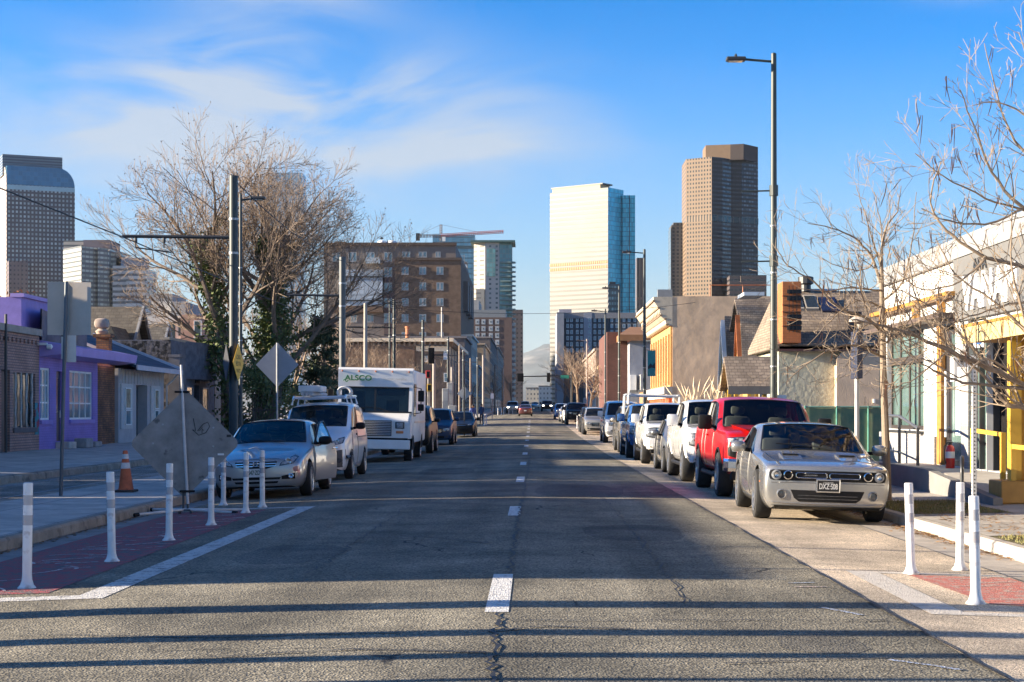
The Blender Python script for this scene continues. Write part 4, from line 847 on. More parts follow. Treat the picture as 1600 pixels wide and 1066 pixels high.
Y0=14.0;Y1=RY(1378);t=thing('shop_building','white modern shop with tall dark framed windows and orange timber trim','building',(RX,Y0,.05));T=RT(Y0);W=Y1-Y0
def U(px):return RY(px)-Y0
wins=[(U(1443.5),U(1386),1.12,3.0+.35)]
rec=(U(1541),U(1465.5),FL,3.3)
sf=(3.0,U(1541)-.02,FL,3.1)
shell(T,W,14,4.55,WHITER,t,wins+[rec,sf],depth=.35,roofm=ROOFF)
b=MB(T);b.box(-.02,W+.06,-14,.12,4.551,4.95);b.build('roof_fascia',FASC,t)
b=MB(T);b.box(U(1443),W-.02,.002,.07,0,1.04);b.box(U(1465),U(1443)-.005,.002,.07,0,1.0);b.build('brick_base',GREYB,t)
b=MB(T);b.box(U(1444),U(1385),.0,.1,1.045,1.1);b.build('sill',DARKM,t)
w=window(T,*wins[0],mat('bronze_frame',(.055,.045,.04),.4,var=.1),GL_T,t,4,1,fw=.09,n0=-.16,bar=.11,label='tall four light bronze framed shop window')
b=MB(T);b.box(wins[0][0],wins[0][1],-.12,-.06,2.62,2.78);b.build('transom',mat('bronze_frame',(.055,.045,.04),.4),w)
b=MB(T);b.box(U(1472.5),U(1465.6),-.06,.03,FL,3.32);b.build('timber_jamb',WOODO,t)
b=MB(T);b.box(U(1500),W+.2,.02,.26,3.83,3.92);b.build('trim_beam',mat('trim_orange',(.42,.20,.035),.5,var=.1),t)
b=MB(T)
for px in(1384,1436,1476):u=U(px);b.box(u-.10,u+.10,.02,.14,3.5,3.825)
b.build('trim_bracket',mat('trim_orange',(.42,.20,.035),.5,var=.1),t)
b=MB(T);b.box(U(1500),W+.1,.02,.42,3.40,3.495);b.build('canopy',mat('canopy_brown',(.085,.06,.05),.6,var=.2),t)
dm=MB(T);dm.box(U(1497),U(1473),-.13,-.08,FL,3.2);dr=dm.build('door',mat('door_black',(.03,.03,.035),.4),t)
b=MB(T);b.box(U(1496),U(1482),-.079,-.07,FL+.1,3.1);b.build('pane',GL_T,dr)
b=MB(T);b.tube([(U(1478),.0,1.0),(U(1478),.0,2.35)],.03,8);b.tube([(U(1478),-.08,1.2),(U(1478),.0,1.2)],.018,6);b.tube([(U(1478),-.08,2.15),(U(1478),.0,2.15)],.018,6);b.build('handle',WHITEP,dr)
b=MB(T);b.box(U(1504.5),U(1496.8),-.3,.05,1.05,3.3);b.build('white_fin',WHITER,t)
b=MB(T);b.box(U(1516),U(1504.7),-.3,.04,.02,3.3);b.build('brick_pier',GREYB,t)
b=MB(T);b.box(U(1541),U(1516.3),-.2,-.15,FL,3.25);g=b.build('shopfront',GL_T,t)
b=MB(T);b.box(U(1527),U(1525.6),-.149,-.05,FL,3.25);b.build('mullion',DARKM,t)
for k,(z,c)in enumerate(((1.95,(.5,.52,.45)),(1.55,(.55,.5,.32)),(1.1,(.62,.14,.10)))):
 b=MB(T);b.box(U(1535.5),U(1530),-.149,-.14,z-.15,z+.15);b.build('window_poster',mat('poster_%d'%k,c,.6,var=.4,vs=9),t)
b=MB(T);b.box(sf[0],sf[1],-.3,-.25,FL,3.1);b.build('shopfront',mat('shopfront_dark',(.022,.02,.02),.12,var=.3,spec=.8),t)
b=MB(T)
for k in range(7):u=sf[0]+(sf[1]-sf[0])*k/6;b.box(u-.05,u+.05,-.24,-.12,FL,3.1)
b.build('mullion',DARKM,t)
b=MB(T);b.box(0,U(1497),.002,.10,3.3,4.54);b.build('sign_panel',SIGNG,t)
TL=Matrix(((0,0,-1,RX-.105),(-1,0,0,0),(0,1,0,0),(0,0,0,1)))
def on_r(y,z,sx):return Matrix.Translation((0,y,z))@TL@Matrix.Scale(sx,4,(1,0,0))
lettering('VANAM',.92,on_r(RY(1556),3.74,1.15),mat('white_letters',(.85,.84,.82),.5,var=0),t,depth=.05,name='sign_letters',bold=.05)
lettering('ARA',.34,on_r(RY(1540),4.28,1.5),DARKM,t,depth=.02,name='small_sign_letters',bold=.012)
b=MB(T);b.box(U(1548),U(1531),.10,.13,2.72,3.22);n_=b.build('notice_board',mat('notice_white',(.75,.75,.73),.5,var=.05),t)
b=MB(T);b.box(U(1545),U(1537),.131,.14,2.78,3.0);b.build('blue_emblem',mat('emblem_blue',(.03,.16,.55),.5,var=0),n_)
CONC=mat('ramp_concrete',(.44,.41,.36),.9,var=.15,vs=2);RAMPW=mat('ramp_wall',(.20,.195,.19),.9,var=.15,vs=2)
t=thing('entrance_ramp','concrete entrance ramp and landing before the white shop','ramp',(7.9,33,.05))
b=MB();b.box(7.35,8.48,30.2,36.6,.03,FL-.01);b.box(8.48,8.9,RY(1541),RY(1466),.03,FL-.012);b.build('landing',CONC,t)
b=MB();b.add([(7.35,36.6,FL-.012),(8.48,36.6,FL-.012),(8.48,41,.1),(7.35,41,.1),(7.35,36.6,.02),(8.48,36.6,.02),(8.48,41,.02),(7.35,41,.02)],[(0,1,2,3),(0,3,7,4),(1,5,6,2),(3,2,6,7)]);b.build('slope',CONC,t)
b=MB();b.prism([(26.5,.03),(37.2,.03),(37.2,FL+.05),(31.2,FL+.05),(26.5,.16)],'x',7.2,7.348);b.box(7.15,7.345,37.2,37.8,.03,FL+.16);b.build('kerb_wall',RAMPW,t)
b=MB();b.add([(7.35,30.19,FL-.01),(8.48,30.19,FL-.01),(8.48,27,.1),(7.35,27,.1),(7.35,30.19,.02),(8.48,30.19,.02),(8.48,27,.02),(7.35,27,.02)],[(0,1,2,3),(0,3,7,4),(1,5,6,2)]);b.build('slope',CONC,t)
STEELD=mat('rail_dark_steel',(.15,.155,.165),.4,metal=.5,var=.1)
t=thing('handrail','dark steel handrail with three posts on the shop ramp','handrail',(7.27,34,FL))
pts=[(7.27,y,z)for y,z in((35.2,1.44),(33.6,1.42),(32.0,1.2))]
for(x,y,z)in pts:
 b=MB();b.box(x-.025,x+.025,y-.025,y+.025,.5,z);b.build('post',STEELD,t)
b=MB();b.tube([(7.27,35.24,1.44),(7.27,33.6,1.43),(7.27,31.95,1.2)],.03,8);b.build('top_rail',STEELD,t)
b=MB();b.tube([(7.27,35.2,.75),(7.27,33.6,.72),(7.27,32.0,.6)],.02,8);b.build('lower_rail',STEELD,t)
X,Y=8.2,33.3;t=thing('fire_extinguisher','red fire extinguisher standing by the shop entrance','extinguisher',(X,Y,FL-.012))
b=MB();b.lathe([(.085,0),(.09,.02),(.09,.36),(.07,.43),(.03,.46)],18,(X,Y,FL-.012));b.build('cylinder',mat('ext_red',(.60,.03,.02),.3,var=.05,coat=.4),t,smooth=True)
b=MB();b.lathe([(.03,.46),(.03,.5)],10,(X,Y,FL-.012));b.box(X-.06,X+.05,Y-.015,Y+.015,FL+.488,FL+.51);b.box(X-.07,X+.03,Y-.012,Y+.012,FL+.53,FL+.545);b.build('valve',DARKM,t)
b=MB();b.tube([(X-.04,Y-.02,FL+.5),(X-.13,Y-.06,FL+.42),(X-.13,Y-.07,FL+.2),(X-.10,Y-.06,FL+.08)],.014,6);b.build('hose',DARKM,t,smooth=True)
b=MB();b.lathe([(.0915,.2),(.0915,.33)],18,(X,Y,FL-.012));b.build('label',WHITEP,t,smooth=True)
t=thing('yellow_canopy','yellow steel porch canopy with perforated fascia on a yellow column','canopy',(7.7,29.5,.05))
b=MB();b.box(7.55,8.38,18,29.6,2.72,2.79);b.build('soffit',mat('soffit_orange',(.45,.24,.06),.6,var=.1),t)
fm=mat('perforated_fascia',(.62,.46,.20),.5,var=.04,spots=((.12,.08,.03),22,.66,.02));b=MB();b.box(7.5,7.56,18,29.62,2.70,2.98);b.build('fascia',fm,t)
b=MB();b.box(7.48,7.57,18,29.64,2.982,3.03);b.build('fascia_cap',mat('trim_orange',(.58,.3,.05),.5),t)
X=7.75;Yc=X*F/(1585-VX)
b=MB();b.box(X-.09,X+.09,Yc-.09,Yc+.09,.42,2.715);b.build('column',YEL,t)
b=MB();b.box(X+.092,X+.17,Yc-.05,Yc+.06,.42,2.715);b.build('column_web',mat('yellow_shade',(.55,.28,.03),.5,var=.1),t)
b=MB();b.rbox(X-.35,X+.6,Yc-.5,Yc+.25,.06,.42,.02);b.build('plinth',mat('plinth_timber',(.40,.21,.05),.6,var=.15,vs=4),t)
for i,(xa,ya,xb_,yb,z0,z1,lab)in enumerate(((7.95,30.6,7.85,28.3,.06,1.22,'yellow tube railing left of the yellow column'),(7.62,26.9,7.62,22,.06,1.0,'yellow tube railing right of the yellow column'))):
 r=thing('railing',lab,'railing',(xa,ya,z0))
 b=MB();b.box(xa-.04,xa+.04,ya-.04,ya+.04,z0,z1);b.build('post',YEL,r);b=MB();b.box(xb_-.04,xb_+.04,yb-.04,yb+.04,z0,z1-.05);b.build('post',YEL,r)
 b=MB();b.add([(xa-.03,ya+.05,z1-.07),(xa+.03,ya+.05,z1-.07),(xa+.03,ya+.05,z1+.002),(xa-.03,ya+.05,z1+.002),(xb_-.03,yb,z1-.12),(xb_+.03,yb,z1-.12),(xb_+.03,yb,z1-.05),(xb_-.03,yb,z1-.05)],[(0,1,2,3),(4,7,6,5),(0,4,5,1),(3,2,6,7),(0,3,7,4),(1,5,6,2)]);b.build('top_rail',YEL,r)
Yh=62.0;STUC=mat('house_stucco',(.46,.44,.33),.92,var=.25,vs=2.5,bump=1.0,bs=7,detail=9);STUC2=mat('house_stucco_tan',(.58,.43,.30),.9,var=.12,vs=2,bump=.4,bs=20)
SHIN2=brick('brown_shingle',(.30,.235,.175),(.19,.145,.11),(.11,.085,.065),.2,.105,.010,bump=1.0,stain=.35)
RUST=mat('rust_trim',(.33,.10,.03),.6,var=.2);OCH=mat('ochre_wall',(.46,.30,.10),.8,var=.12)
X0,X1=9.0,16;ze=P(0,547,Yh)[2];zr=P(0,463,Yh+3)[2]
t=thing('stucco_house','stucco house with broad brown shingle roof and skylight behind the green fence','house',(X0,Yh,.05))
b=MB();b.box(X0,X1,Yh,Yh+6,0,ze);b.build('wall',STUC,t)
b=MB();b.box(X0-.05,X1,Yh-.5,Yh-.36,ze-.06,ze+.12);b.build('fascia',mat('fascia_maroon',(.10,.045,.04),.6),t)
b=MB();b.add([(X0-.3,Yh-.5,ze+.02),(X1,Yh-.5,ze+.02),(X1,Yh+6.5,ze+.02),(X0-.3,Yh+6.5,ze+.02),(X0-.3,Yh-.5,ze+.2),(X1,Yh-.5,ze+.2),(X1,Yh+6.5,ze+.2),(X0-.3,Yh+6.5,ze+.2),(X0+.3,Yh+3,zr+.2),(X1,Yh+3,zr+.2)],[(0,1,5,4),(3,0,4,7),(2,3,7,6),(4,5,9,8),(6,7,8,9),(7,4,8),(3,2,1,0)]);b.build('roof',SHIN2,t)
dn=Vector((0,3.5,zr-ze)).normalized()
def on_roof(x,f):y=Yh-.5+3.5*f;return Vector((x,y,ze+.2+(zr-ze)*f))
for(xa,xb_,fa,fb,m,nm)in((9.85,10.2,.62,.88,GL_D,'skylight'),(10.28,10.75,.62,.88,GL_D,'skylight'),(10.85,11.5,.58,.84,mat('solar_blue',(.02,.03,.07),.15,var=.1),'solar_panel')):
 p=[on_roof(xa,fa),on_roof(xb_,fa),on_roof(xb_,fb),on_roof(xa,fb)];nrm=Vector((0,-(zr-ze),3.5)).normalized()
 b=MB();b.add([v+nrm*.09 for v in p]+p,[(0,1,2,3),(0,4,5,1),(1,5,6,2),(2,6,7,3),(3,7,4,0)]);s_=b.build(nm,mat('skylight_frame',(.40,.36,.30),.6)if nm=='skylight' else m,t)
 c=sum(p,Vector())/4;b=MB();b.add([c+(v-c)*.84+nrm*.1 for v in p],[(0,1,2,3)]);b.build('pane',m,s_)
b=MB();xa,za=P(1305,0,Yh-.2)[0],0;b.prism([(P(1304,0,Yh)[0],0),(P(1370,0,Yh)[0],0),(P(1370,0,Yh)[0],P(0,558,Yh)[2]),(P(1347,0,Yh)[0],P(0,521,Yh)[2]),(P(1333,0,Yh)[0],P(0,521,Yh)[2]),(P(1304,0,Yh)[0],P(0,562,Yh)[2])],'y',Yh-.45,Yh-.003);b.build('chimney_breast',STUC2,t)
b=MB();b.box(P(1328,0,Yh)[0],P(1344,0,Yh)[0],Yh-.3,Yh+.4,P(0,521,Yh)[2],P(0,503,Yh)[2]+.35);b.build('chimney_stack',mat('stack_dark',(.07,.055,.05),.8),t)
b=MB();b.box(P(1360,0,Yh)[0],P(1363,0,Yh)[0],Yh-.52,Yh-.451,1.85,2.0);b.build('meter_box',WHITEP,t)
ORB=brick('orange_brick',(.46,.15,.05),(.40,.125,.04),(.34,.11,.04),.25,.09,.01,bump=.5);xa,xb_=P(1221,0,61.2)[0],P(1249.5,0,61.2)[0]
t=thing('brick_chimney','orange brick chimney wrapped in black iron bands on the shingle roof','chimney',(xa,61,ze))
b=MB();b.box(xa,xb_,60.9,62.2,P(0,536,61.2)[2],P(0,441,61.2)[2]);b.build('stack',ORB,t)
b=MB()
for py,h in((455,4),(466,4),(494,4),(504,4),(512,4)):b.box(P(1229,0,61)[0],xb_+.02,60.85,60.896,P(0,py+h,61)[2],P(0,py-2,61)[2])
for py in(463,477,488,510):b.box(xa-.02,xb_+.02,60.87,60.895,P(0,py+.6,61)[2],P(0,py-.6,61)[2])
for px in(1232,1238,1244):b.box(P(px,0,61)[0]-.01,P(px,0,61)[0]+.01,60.82,60.848,P(0,520,61)[2],P(0,447,61)[2])
b.build('iron_band',mat('iron_black',(.02,.018,.018),.6),t)
t=thing('roof_unit','black ventilation unit on the ridge right of the orange chimney','vent',(*P(1259,0,65)[:2],zr))
b=MB();X,Y,Z=P(1259,466,65);b.lathe([(.2,0),(.2,.25),(.3,.3),(.3,.55),(.1,.6)],12,(X,Y,zr+.18));b.build('cowl',DARKM,t)
b=MB();X2=P(1285,0,65.5)[0];b.box(X2-.5,X2+.5,65.2,66.2,zr+.0,zr+.3);b.build('roof_curb',mat('curb_pale',(.5,.55,.6),.4),t)
Yw=78;X0w=9.7;t=thing('gabled_house','steep brown shingle house with rust and ochre gable trim left of the lamp post','house',(X0w,Yw,.05))
zr=P(0,468,82)[2];ze2=3.0
b=MB();b.box(X0w+.3,18,Yw,Yw+12,0,ze2);b.build('wall',OCH,t)
b=MB();b.prism([(Yw-.4,ze2-.2),(Yw+6,zr),(Yw+12.4,ze2-.2),(Yw+12.4,ze2),(Yw+6,zr+.2),(Yw-.4,ze2)],'x',X0w+.3,18);b.build('roof',SHIN2,t)
for(y,half,zt,m)in((Yw+2.2,1.5,P(0,492,Yw+2.2)[2],RUST),(Yw+8.5,1.8,P(0,500,Yw+8.5)[2],WHITEP)):
 zb=2.6
 b=MB();b.prism([(y-half,zb),(y,zt),(y+half,zb),(y+half-.25,zb),(y,zt-.45),(y-half+.25,zb)],'x',X0w-.1,X0w+.1);b.build('bargeboard',m,t)
 b=MB();b.prism([(y-half+.2,zb),(y,zt-.4),(y+half-.2,zb)],'x',X0w+.02,X0w+.5);b.build('gable_wall',OCH,t)
 b=MB();b.prism([(y-half,zb+.05),(y,zt+.05),(y+half,zb+.05),(y+half,zb+.2),(y,zt+.2),(y-half,zb+.2)],'x',X0w+.1,X0w+4);b.build('cross_roof',SHIN2,t)
b=MB();b.box(P(1180,0,76)[0],P(1203,0,76)[0]+.3,80,82.5,zr+.05,zr+.22);b.build('skylight',mat('curb_pale',(.5,.55,.6),.4),t)
Yk=58.5;xa,xb_=P(1131,0,Yk)[0],P(1206,0,Yk)[0];zr=P(0,564,Yk)[2];zk=P(0,604,Yk)[2]
t=thing('kiosk','small ochre street kiosk with a shingled gable roof behind the red pickup','kiosk',(xa,Yk,.05))
b=MB();b.prism([(Yk-1.1,zk),(Yk,zr-.08),(Yk+1.1,zk)],'x',xa+.25,xa+.4);b.build('gable_wall',OCH,t)
b=MB();b.prism([(Yk-1.3,zk-.15),(Yk,zr),(Yk+1.3,zk-.15),(Yk+1.3,zk),(Yk,zr+.15),(Yk-1.3,zk)],'x',xa,xb_);b.build('roof',SHIN2,t)
b=MB();b.box(xa,xb_,Yk-1.36,Yk-1.302,zk-.28,zk-.02);b.build('fascia',mat('shingle_edge',(.16,.14,.12),.8),t)
for x in(xa+.3,xa+1.0,xb_-.4):
 for y in(Yk-1,Yk+1):
  b=MB();b.box(x-.06,x+.06,y-.06,y+.06,.05,zk-.1);b.build('post',YEL,t)
b=MB();b.box(xa+.3,xb_-.3,Yk-.9,Yk+.9,.05,1.3);b.build('counter',OCH,t)
b=MB();b.box(xa+1.1,xa+1.35,Yk-1.05,Yk-.95,1.3,2.2);b.box(xa+1.6,xa+2,Yk-1.05,Yk-.95,1.5,2.1);b.build('menu_board',WHITEP,t)
Yf=44.0;xa=P(1258,0,Yf)[0];t=thing('green_fence','green screened chain link fence between the parked cars and stucco house','fence',(xa,Yf,.05));xs=[xa+.0+k*.82 for k in range(5)];zt=P(0,636,Yf)[2]
GRN=mat('green_post',(.10,.30,.24),.5,var=.1)
for x in xs:
 b=MB();b.tube([(x,Yf,.05),(x,Yf,zt+.03)],.022,8);b.build('post',GRN,t)
b=MB();b.tube([(xs[0],Yf,zt),(xs[-1],Yf,zt)],.018,6);b.build('top_rail',GRN,t)
b=MB();b.box(xs[0],xs[-1],Yf+.03,Yf+.035,.1,zt-.02);b.build('screen',mat('green_screen',(.14,.24,.15),.9,var=.45,vs=3.2,col2=(.30,.32,.18),bump=.3,bs=60),t)
Yb=103.0;X0=8.5;ze=P(0,463,Yb)[2];ln=17.0;t=thing('corner_building','old orange fronted building with a big pale cornice and blank tan side wall','building',(X0,Yb,rise(Yb)))
TAN=mat('tan_stucco',(.64,.455,.30),.92,var=.25,vs=.55,bump=1.0,bs=1.6,detail=10,spots=((.50,.36,.25),.9,.56,.1))
b=MB();b.box(X0,24,Yb,Yb+ln,0,ze);b.build('wall',TAN,t)
T=Matrix.Translation((X0,Yb,0))@frame((0,0,0),(0,1,0),(-1,0,0))
ORG=mat('orange_render',(.48,.27,.095),.8,var=.1,vs=1);zc=P(0,509,Yb)[2];zl=P(0,604,Yb)[2]
b=MB(T);b.box(.05,ln,.002,.12,zl,zc);b.build('facade',ORG,t)
b=MB(T);b.prism([(.0,zc),(.35,zc),(.45,zc+.35),(.7,zc+.55),(.8,zc+1.0),(1.15,zc+1.5),(1.15,zc+1.75),(0,zc+1.75)],'x',-.02,ln+.3);b.build('cornice',mat('cornice_white',(.50,.43,.33),.7,var=.15),t)
for n_,z_ in((.37,zc+.02),(.47,zc+.36),(.74,zc+.58),(.86,zc+1.03),(1.17,zc+1.46)):
 b=MB(T);b.box(-.04,ln+.32,n_-.12,n_+.03,z_,z_+.10);b.build('moulding',mat('moulding_brown',(.24,.17,.11),.8,var=.2),t)  # brown moulding strips that double as painted shadow lines on the cornice
for k in range(14):
 b=MB(T);b.box(.3+k*1.2,.55+k*1.2,.40,.80,zc+.62,zc+.98);b.build('modillion',mat('moulding_brown',(.24,.17,.11),.8,var=.2),t)
b=MB(T);b.box(0,.25,.0,.9,zc+1.751,zc+2.2);b.build('cornice_cap',FASC,t)
for k in range(8):
 b=MB(T);u=.4+k*2.1;b.box(u,u+.35,.121,.26,zl+.1,zc-.5);b.build('pilaster',mat('pilaster_cream',(.56,.39,.19),.8,var=.1),t)
for k in range(7):
 u=1.0+k*2.1;window(T,u,u+1.2,zl+.9,zl+2.9,mat('frame_rust',(.4,.12,.04),.6),GL_D,t,1,2,n0=.122)
b=MB(T);b.box(-.02,ln,.002,.5,zl-.45,zl-.01);b.build('string_course',mat('string_grey',(.30,.28,.27),.8,var=.1),t)
b=MB(T);b.box(.1,ln,.002,.35,P(0,622,Yb)[2],zl-.46);s_=b.build('shop_sign',mat('shop_sign_white',(.75,.70,.62),.6,var=.15,vs=1.5,spots=((.2,.1,.05),1.4,.66,.02)),t)
b=MB(T);b.box(.1,ln,.002,.2,rise(Yb),P(0,622,Yb)[2]-.01);b.build('shopfront',mat('shopfront_red',(.50,.09,.02),.6,var=.15),t)
b=MB(T)
for k in range(6):b.box(.5+k*1.3,.62+k*1.3,.2,.28,rise(Yb),P(0,622,Yb)[2])
b.build('shopfront_post',mat('post_cream',(.6,.4,.25),.7),t)
b=MB();b.tube([(10.9,Yb+1,ze),(10.9,Yb+1,ze+.75)],.03,5);b.tube([(12.9,Yb+1,ze),(12.9,Yb+1,ze+.75)],.03,5);b.tube([(10.9,Yb+1,ze+.75),(15,Yb+1,ze+.75)],.03,5);b.build('roof_rail',RUST,t)
Yb=138;X0=7.9;t=thing('grey_building','grey stucco building with a brown hipped roof beyond the tan side wall','building',(X0,Yb,rise(Yb)))
zt=P(0,533,Yb)[2];b=MB();b.box(X0,20,Yb,Yb+20,0,zt);b.build('wall',mat('blue_grey_stucco',(.30,.305,.33),.9,var=.25,vs=.5,bump=.5,bs=3),t)
b=MB();b.box(X0-1.7,X0-.02,Yb+3,Yb+20,0,P(0,516,Yb)[2]);b.build('front_wall',brick('maroon_brick',(.14,.055,.042),(.11,.045,.035),(.1,.05,.04),.3,.1,.012),t)
b=MB();b.add([(X0-.9,Yb-.6,zt+.5),(20,Yb-.6,zt+.5),(20,Yb+8,zt+1.4),(X0+.3,Yb+5,zt+1.4),(X0-.9,Yb+16,zt+.5),(X0-.9,Yb-.6,zt),(20,Yb-.6,zt),(X0-.9,Yb+16,zt)],[(0,1,2,3),(0,3,4),(0,5,6,1),(0,4,7,5)]);b.build('roof',mat('terracotta_roof',(.30,.145,.065),.85,var=.2,vs=2),t)
b=MB();b.box(X0-.02,X0+.5,Yb-.8,Yb-.01,P(0,610,Yb)[2],P(0,586,Yb)[2]);b.build('white_box',WHITEP,t)
b=MB();b.box(X0+.8,12,Yb-1.5,Yb-.02,P(0,618,Yb)[2],P(0,586,Yb)[2]);b.build('porch',mat('porch_grey',(.38,.37,.36),.9,var=.3,vs=1),t)
t=thing('brick_wall','low orange brick building in front of the grey stucco building','building',(8.3,125,.3))
b=MB();b.box(8.2,10.8,125,130,0,P(0,612,125)[2]);b.build('wall',brick('tan_orange_brick',(.40,.22,.11),(.34,.18,.09),(.25,.16,.1),.3,.1,.012),t)
b=MB();b.box(8.1,10.9,124.9,130,P(0,612,125)[2],P(0,611,125)[2]+.1);b.build('coping',DARKM,t)
q=random.Random(9)
for(y0,ln,h,c,lab)in((162,24,7.5,(.33,.12,.07),'dark red brick shop with white awning far on the right'),(190,40,6.5,(.45,.30,.18),'tan brick shops partly hidden by bare trees on the right'),(240,60,9,(.28,.22,.18),'brown building behind the bare street trees on the right')):
 t=thing('shop_building',lab,'building',(9,y0,rise(y0)));T=Matrix.Translation((9,y0,rise(y0)))@frame((0,0,0),(0,1,0),(-1,0,0))
 b=MB(T);b.box(0,ln-.4,-12,0,-.5,h);b.build('wall',mat('rwall_%d'%y0,c,.9,var=.25,vs=.8),t)
 b=MB(T);b.box(-.2,ln,-.4,.25,h,h+.35);b.build('cornice',mat('rcorn_%d'%y0,tuple(v*1.3 for v in c),.9),t)
 for k in range(int(ln/5)):window(T,1+k*5,4+k*5,.6,2.8,WHITEP,GL_D,t,2,1,n0=.003)
 b=MB(T);b.prism([(.02,3.6),(1.2,3.0),(1.2,2.9),(.02,3.1)],'x',.5,min(ln-1,9));b.build('awning',mat('awning_white',(.62,.60,.58),.7,var=.15),t)
Y=420;s=Y/F;t=tower_root('apartment_block','dark grey apartment block with pale windows at the foot of the white tower','building',868,Y,0)
Hh=hgt(492,Y);AD=mat('charcoal_panel',(.075,.078,.085),.8,var=.1,vs=.3);AL=mat('pale_panel',(.30,.31,.34),.8,var=.1,vs=.3)
b=MB();b.box(9*s,128*s,0,40,0,Hh);b.build('wall',AD,t,world=False)
for(a,c,m,d)in((2,13,AL,1.0),(44,57,AL,.35),(128.3,133,mat('tan_panel',(.36,.31,.27),.8),.2)):
 b=MB();b.box(a*s,c*s,-d,30,0,Hh+.6);b.build('bay',m,t,world=False)
b=MB();b.box(13.2*s,128*s,-.3,0,Hh-.9,Hh+.5);b.build('parapet',mat('parapet_grey',(.26,.25,.25),.8),t,world=False)
b=MB();b.box(6*s,26*s,6,18,Hh,hgt(481,Y));b.build('penthouse',mat('penthouse_lilac',(.36,.34,.38),.8),t,world=False)
T=Matrix.Translation((t.location.x,Y,rise(Y)))@frame((0,0,0),(1,0,0),(0,-1,0));zz=rise(Y)
AF=mat('frame_pale_blue',(.45,.50,.56),.5,var=.1)
for r in range(6):
 for px in(887,893,902,909,921,929.5,937,944,956,964,975,983,992,924):
  if px==924:continue
  u=(px-868)*s;z=hgt(500+r*9.5,Y);d=.36 if 912<px<925 else.004
  window(T,u-.33,u+.33,z-.5,z+.5,AF,GL_B,t,1,1,fw=.1,n0=d)
TYRE=mat('tyre_rubber',(.022,.022,.023),.85,var=.3,vs=12);TYREL=mat('tyre_side',(.045,.043,.04),.9,var=.3,vs=9)
ALLOY=mat('alloy',(.50,.50,.50),.3,metal=.85,var=.08);CHROME=mat('chrome',(.62,.63,.65),.12,metal=1,var=0)
BLK=mat('black_plastic',(.012,.012,.013),.55,var=.2,vs=6,spec=.2);WELL=mat('wheel_well',(.012,.012,.012),.95,var=0);RUBBER=mat('black_trim',(.015,.015,.016),.4,var=0)
CABIN=mat('cabin_dark',(.07,.07,.07),.9,var=.2);SEATM=mat('seat_fabric',(.12,.115,.11),.9,var=.2)
LAMPG=mat('lamp_glass',(.30,.31,.32),.08,var=.6,vs=14,spec=.9);LAMPD=mat('lamp_dark',(.07,.075,.08),.12,var=.5,vs=14,spec=.9);AMBER=mat('amber_lens',(.62,.20,.07),.25,var=.1);REDL_=mat('red_lens',(.45,.02,.02),.25,var=.1)
PLATE_W=mat('plate_white',(.62,.62,.60),.5,var=.1,vs=20);PLATE_G=mat('plate_green',(.04,.10,.06),.5,var=0)
CGLASS=glassmat('car_glass',(.60,.66,.64),.02,1.0);CGLASS_D=mat('car_glass_dark',(.014,.016,.018),.06,var=0,spec=.45)
def paintm(name,c,metal=.0,rough=.28,dirt=.0):
 return mat(name,c,rough,metal=metal,var=.04,vs=1.2,coat=1.0,spec=.5)
P_SILV=paintm('paint_silver',(.33,.325,.315),.55,.27);P_RED=mat('paint_red',(.40,.006,.005),.32,var=.04,coat=.35,spec=.4);P_WHITE=paintm('paint_white',(.74,.735,.72),0,.3);P_GREY=paintm('paint_grey',(.22,.215,.205),.5,.3)
P_BLUE=paintm('paint_blue',(.05,.13,.32),.2,.25);P_BLACK=mat('paint_black',(.014,.014,.015),.3,var=.05,spec=.25);P_NAVY=mat('paint_navy',(.018,.04,.085),.3,var=.05,spec=.35);P_CHAMP=paintm('paint_champagne',(.40,.375,.33),.4,.3);P_MAROON=paintm('paint_maroon',(.10,.03,.03),.2,.3);P_STEEL=paintm('paint_steel',(.36,.365,.37),.5,.3)
P_VANW=paintm('paint_van_white',(.70,.71,.73),0,.35)
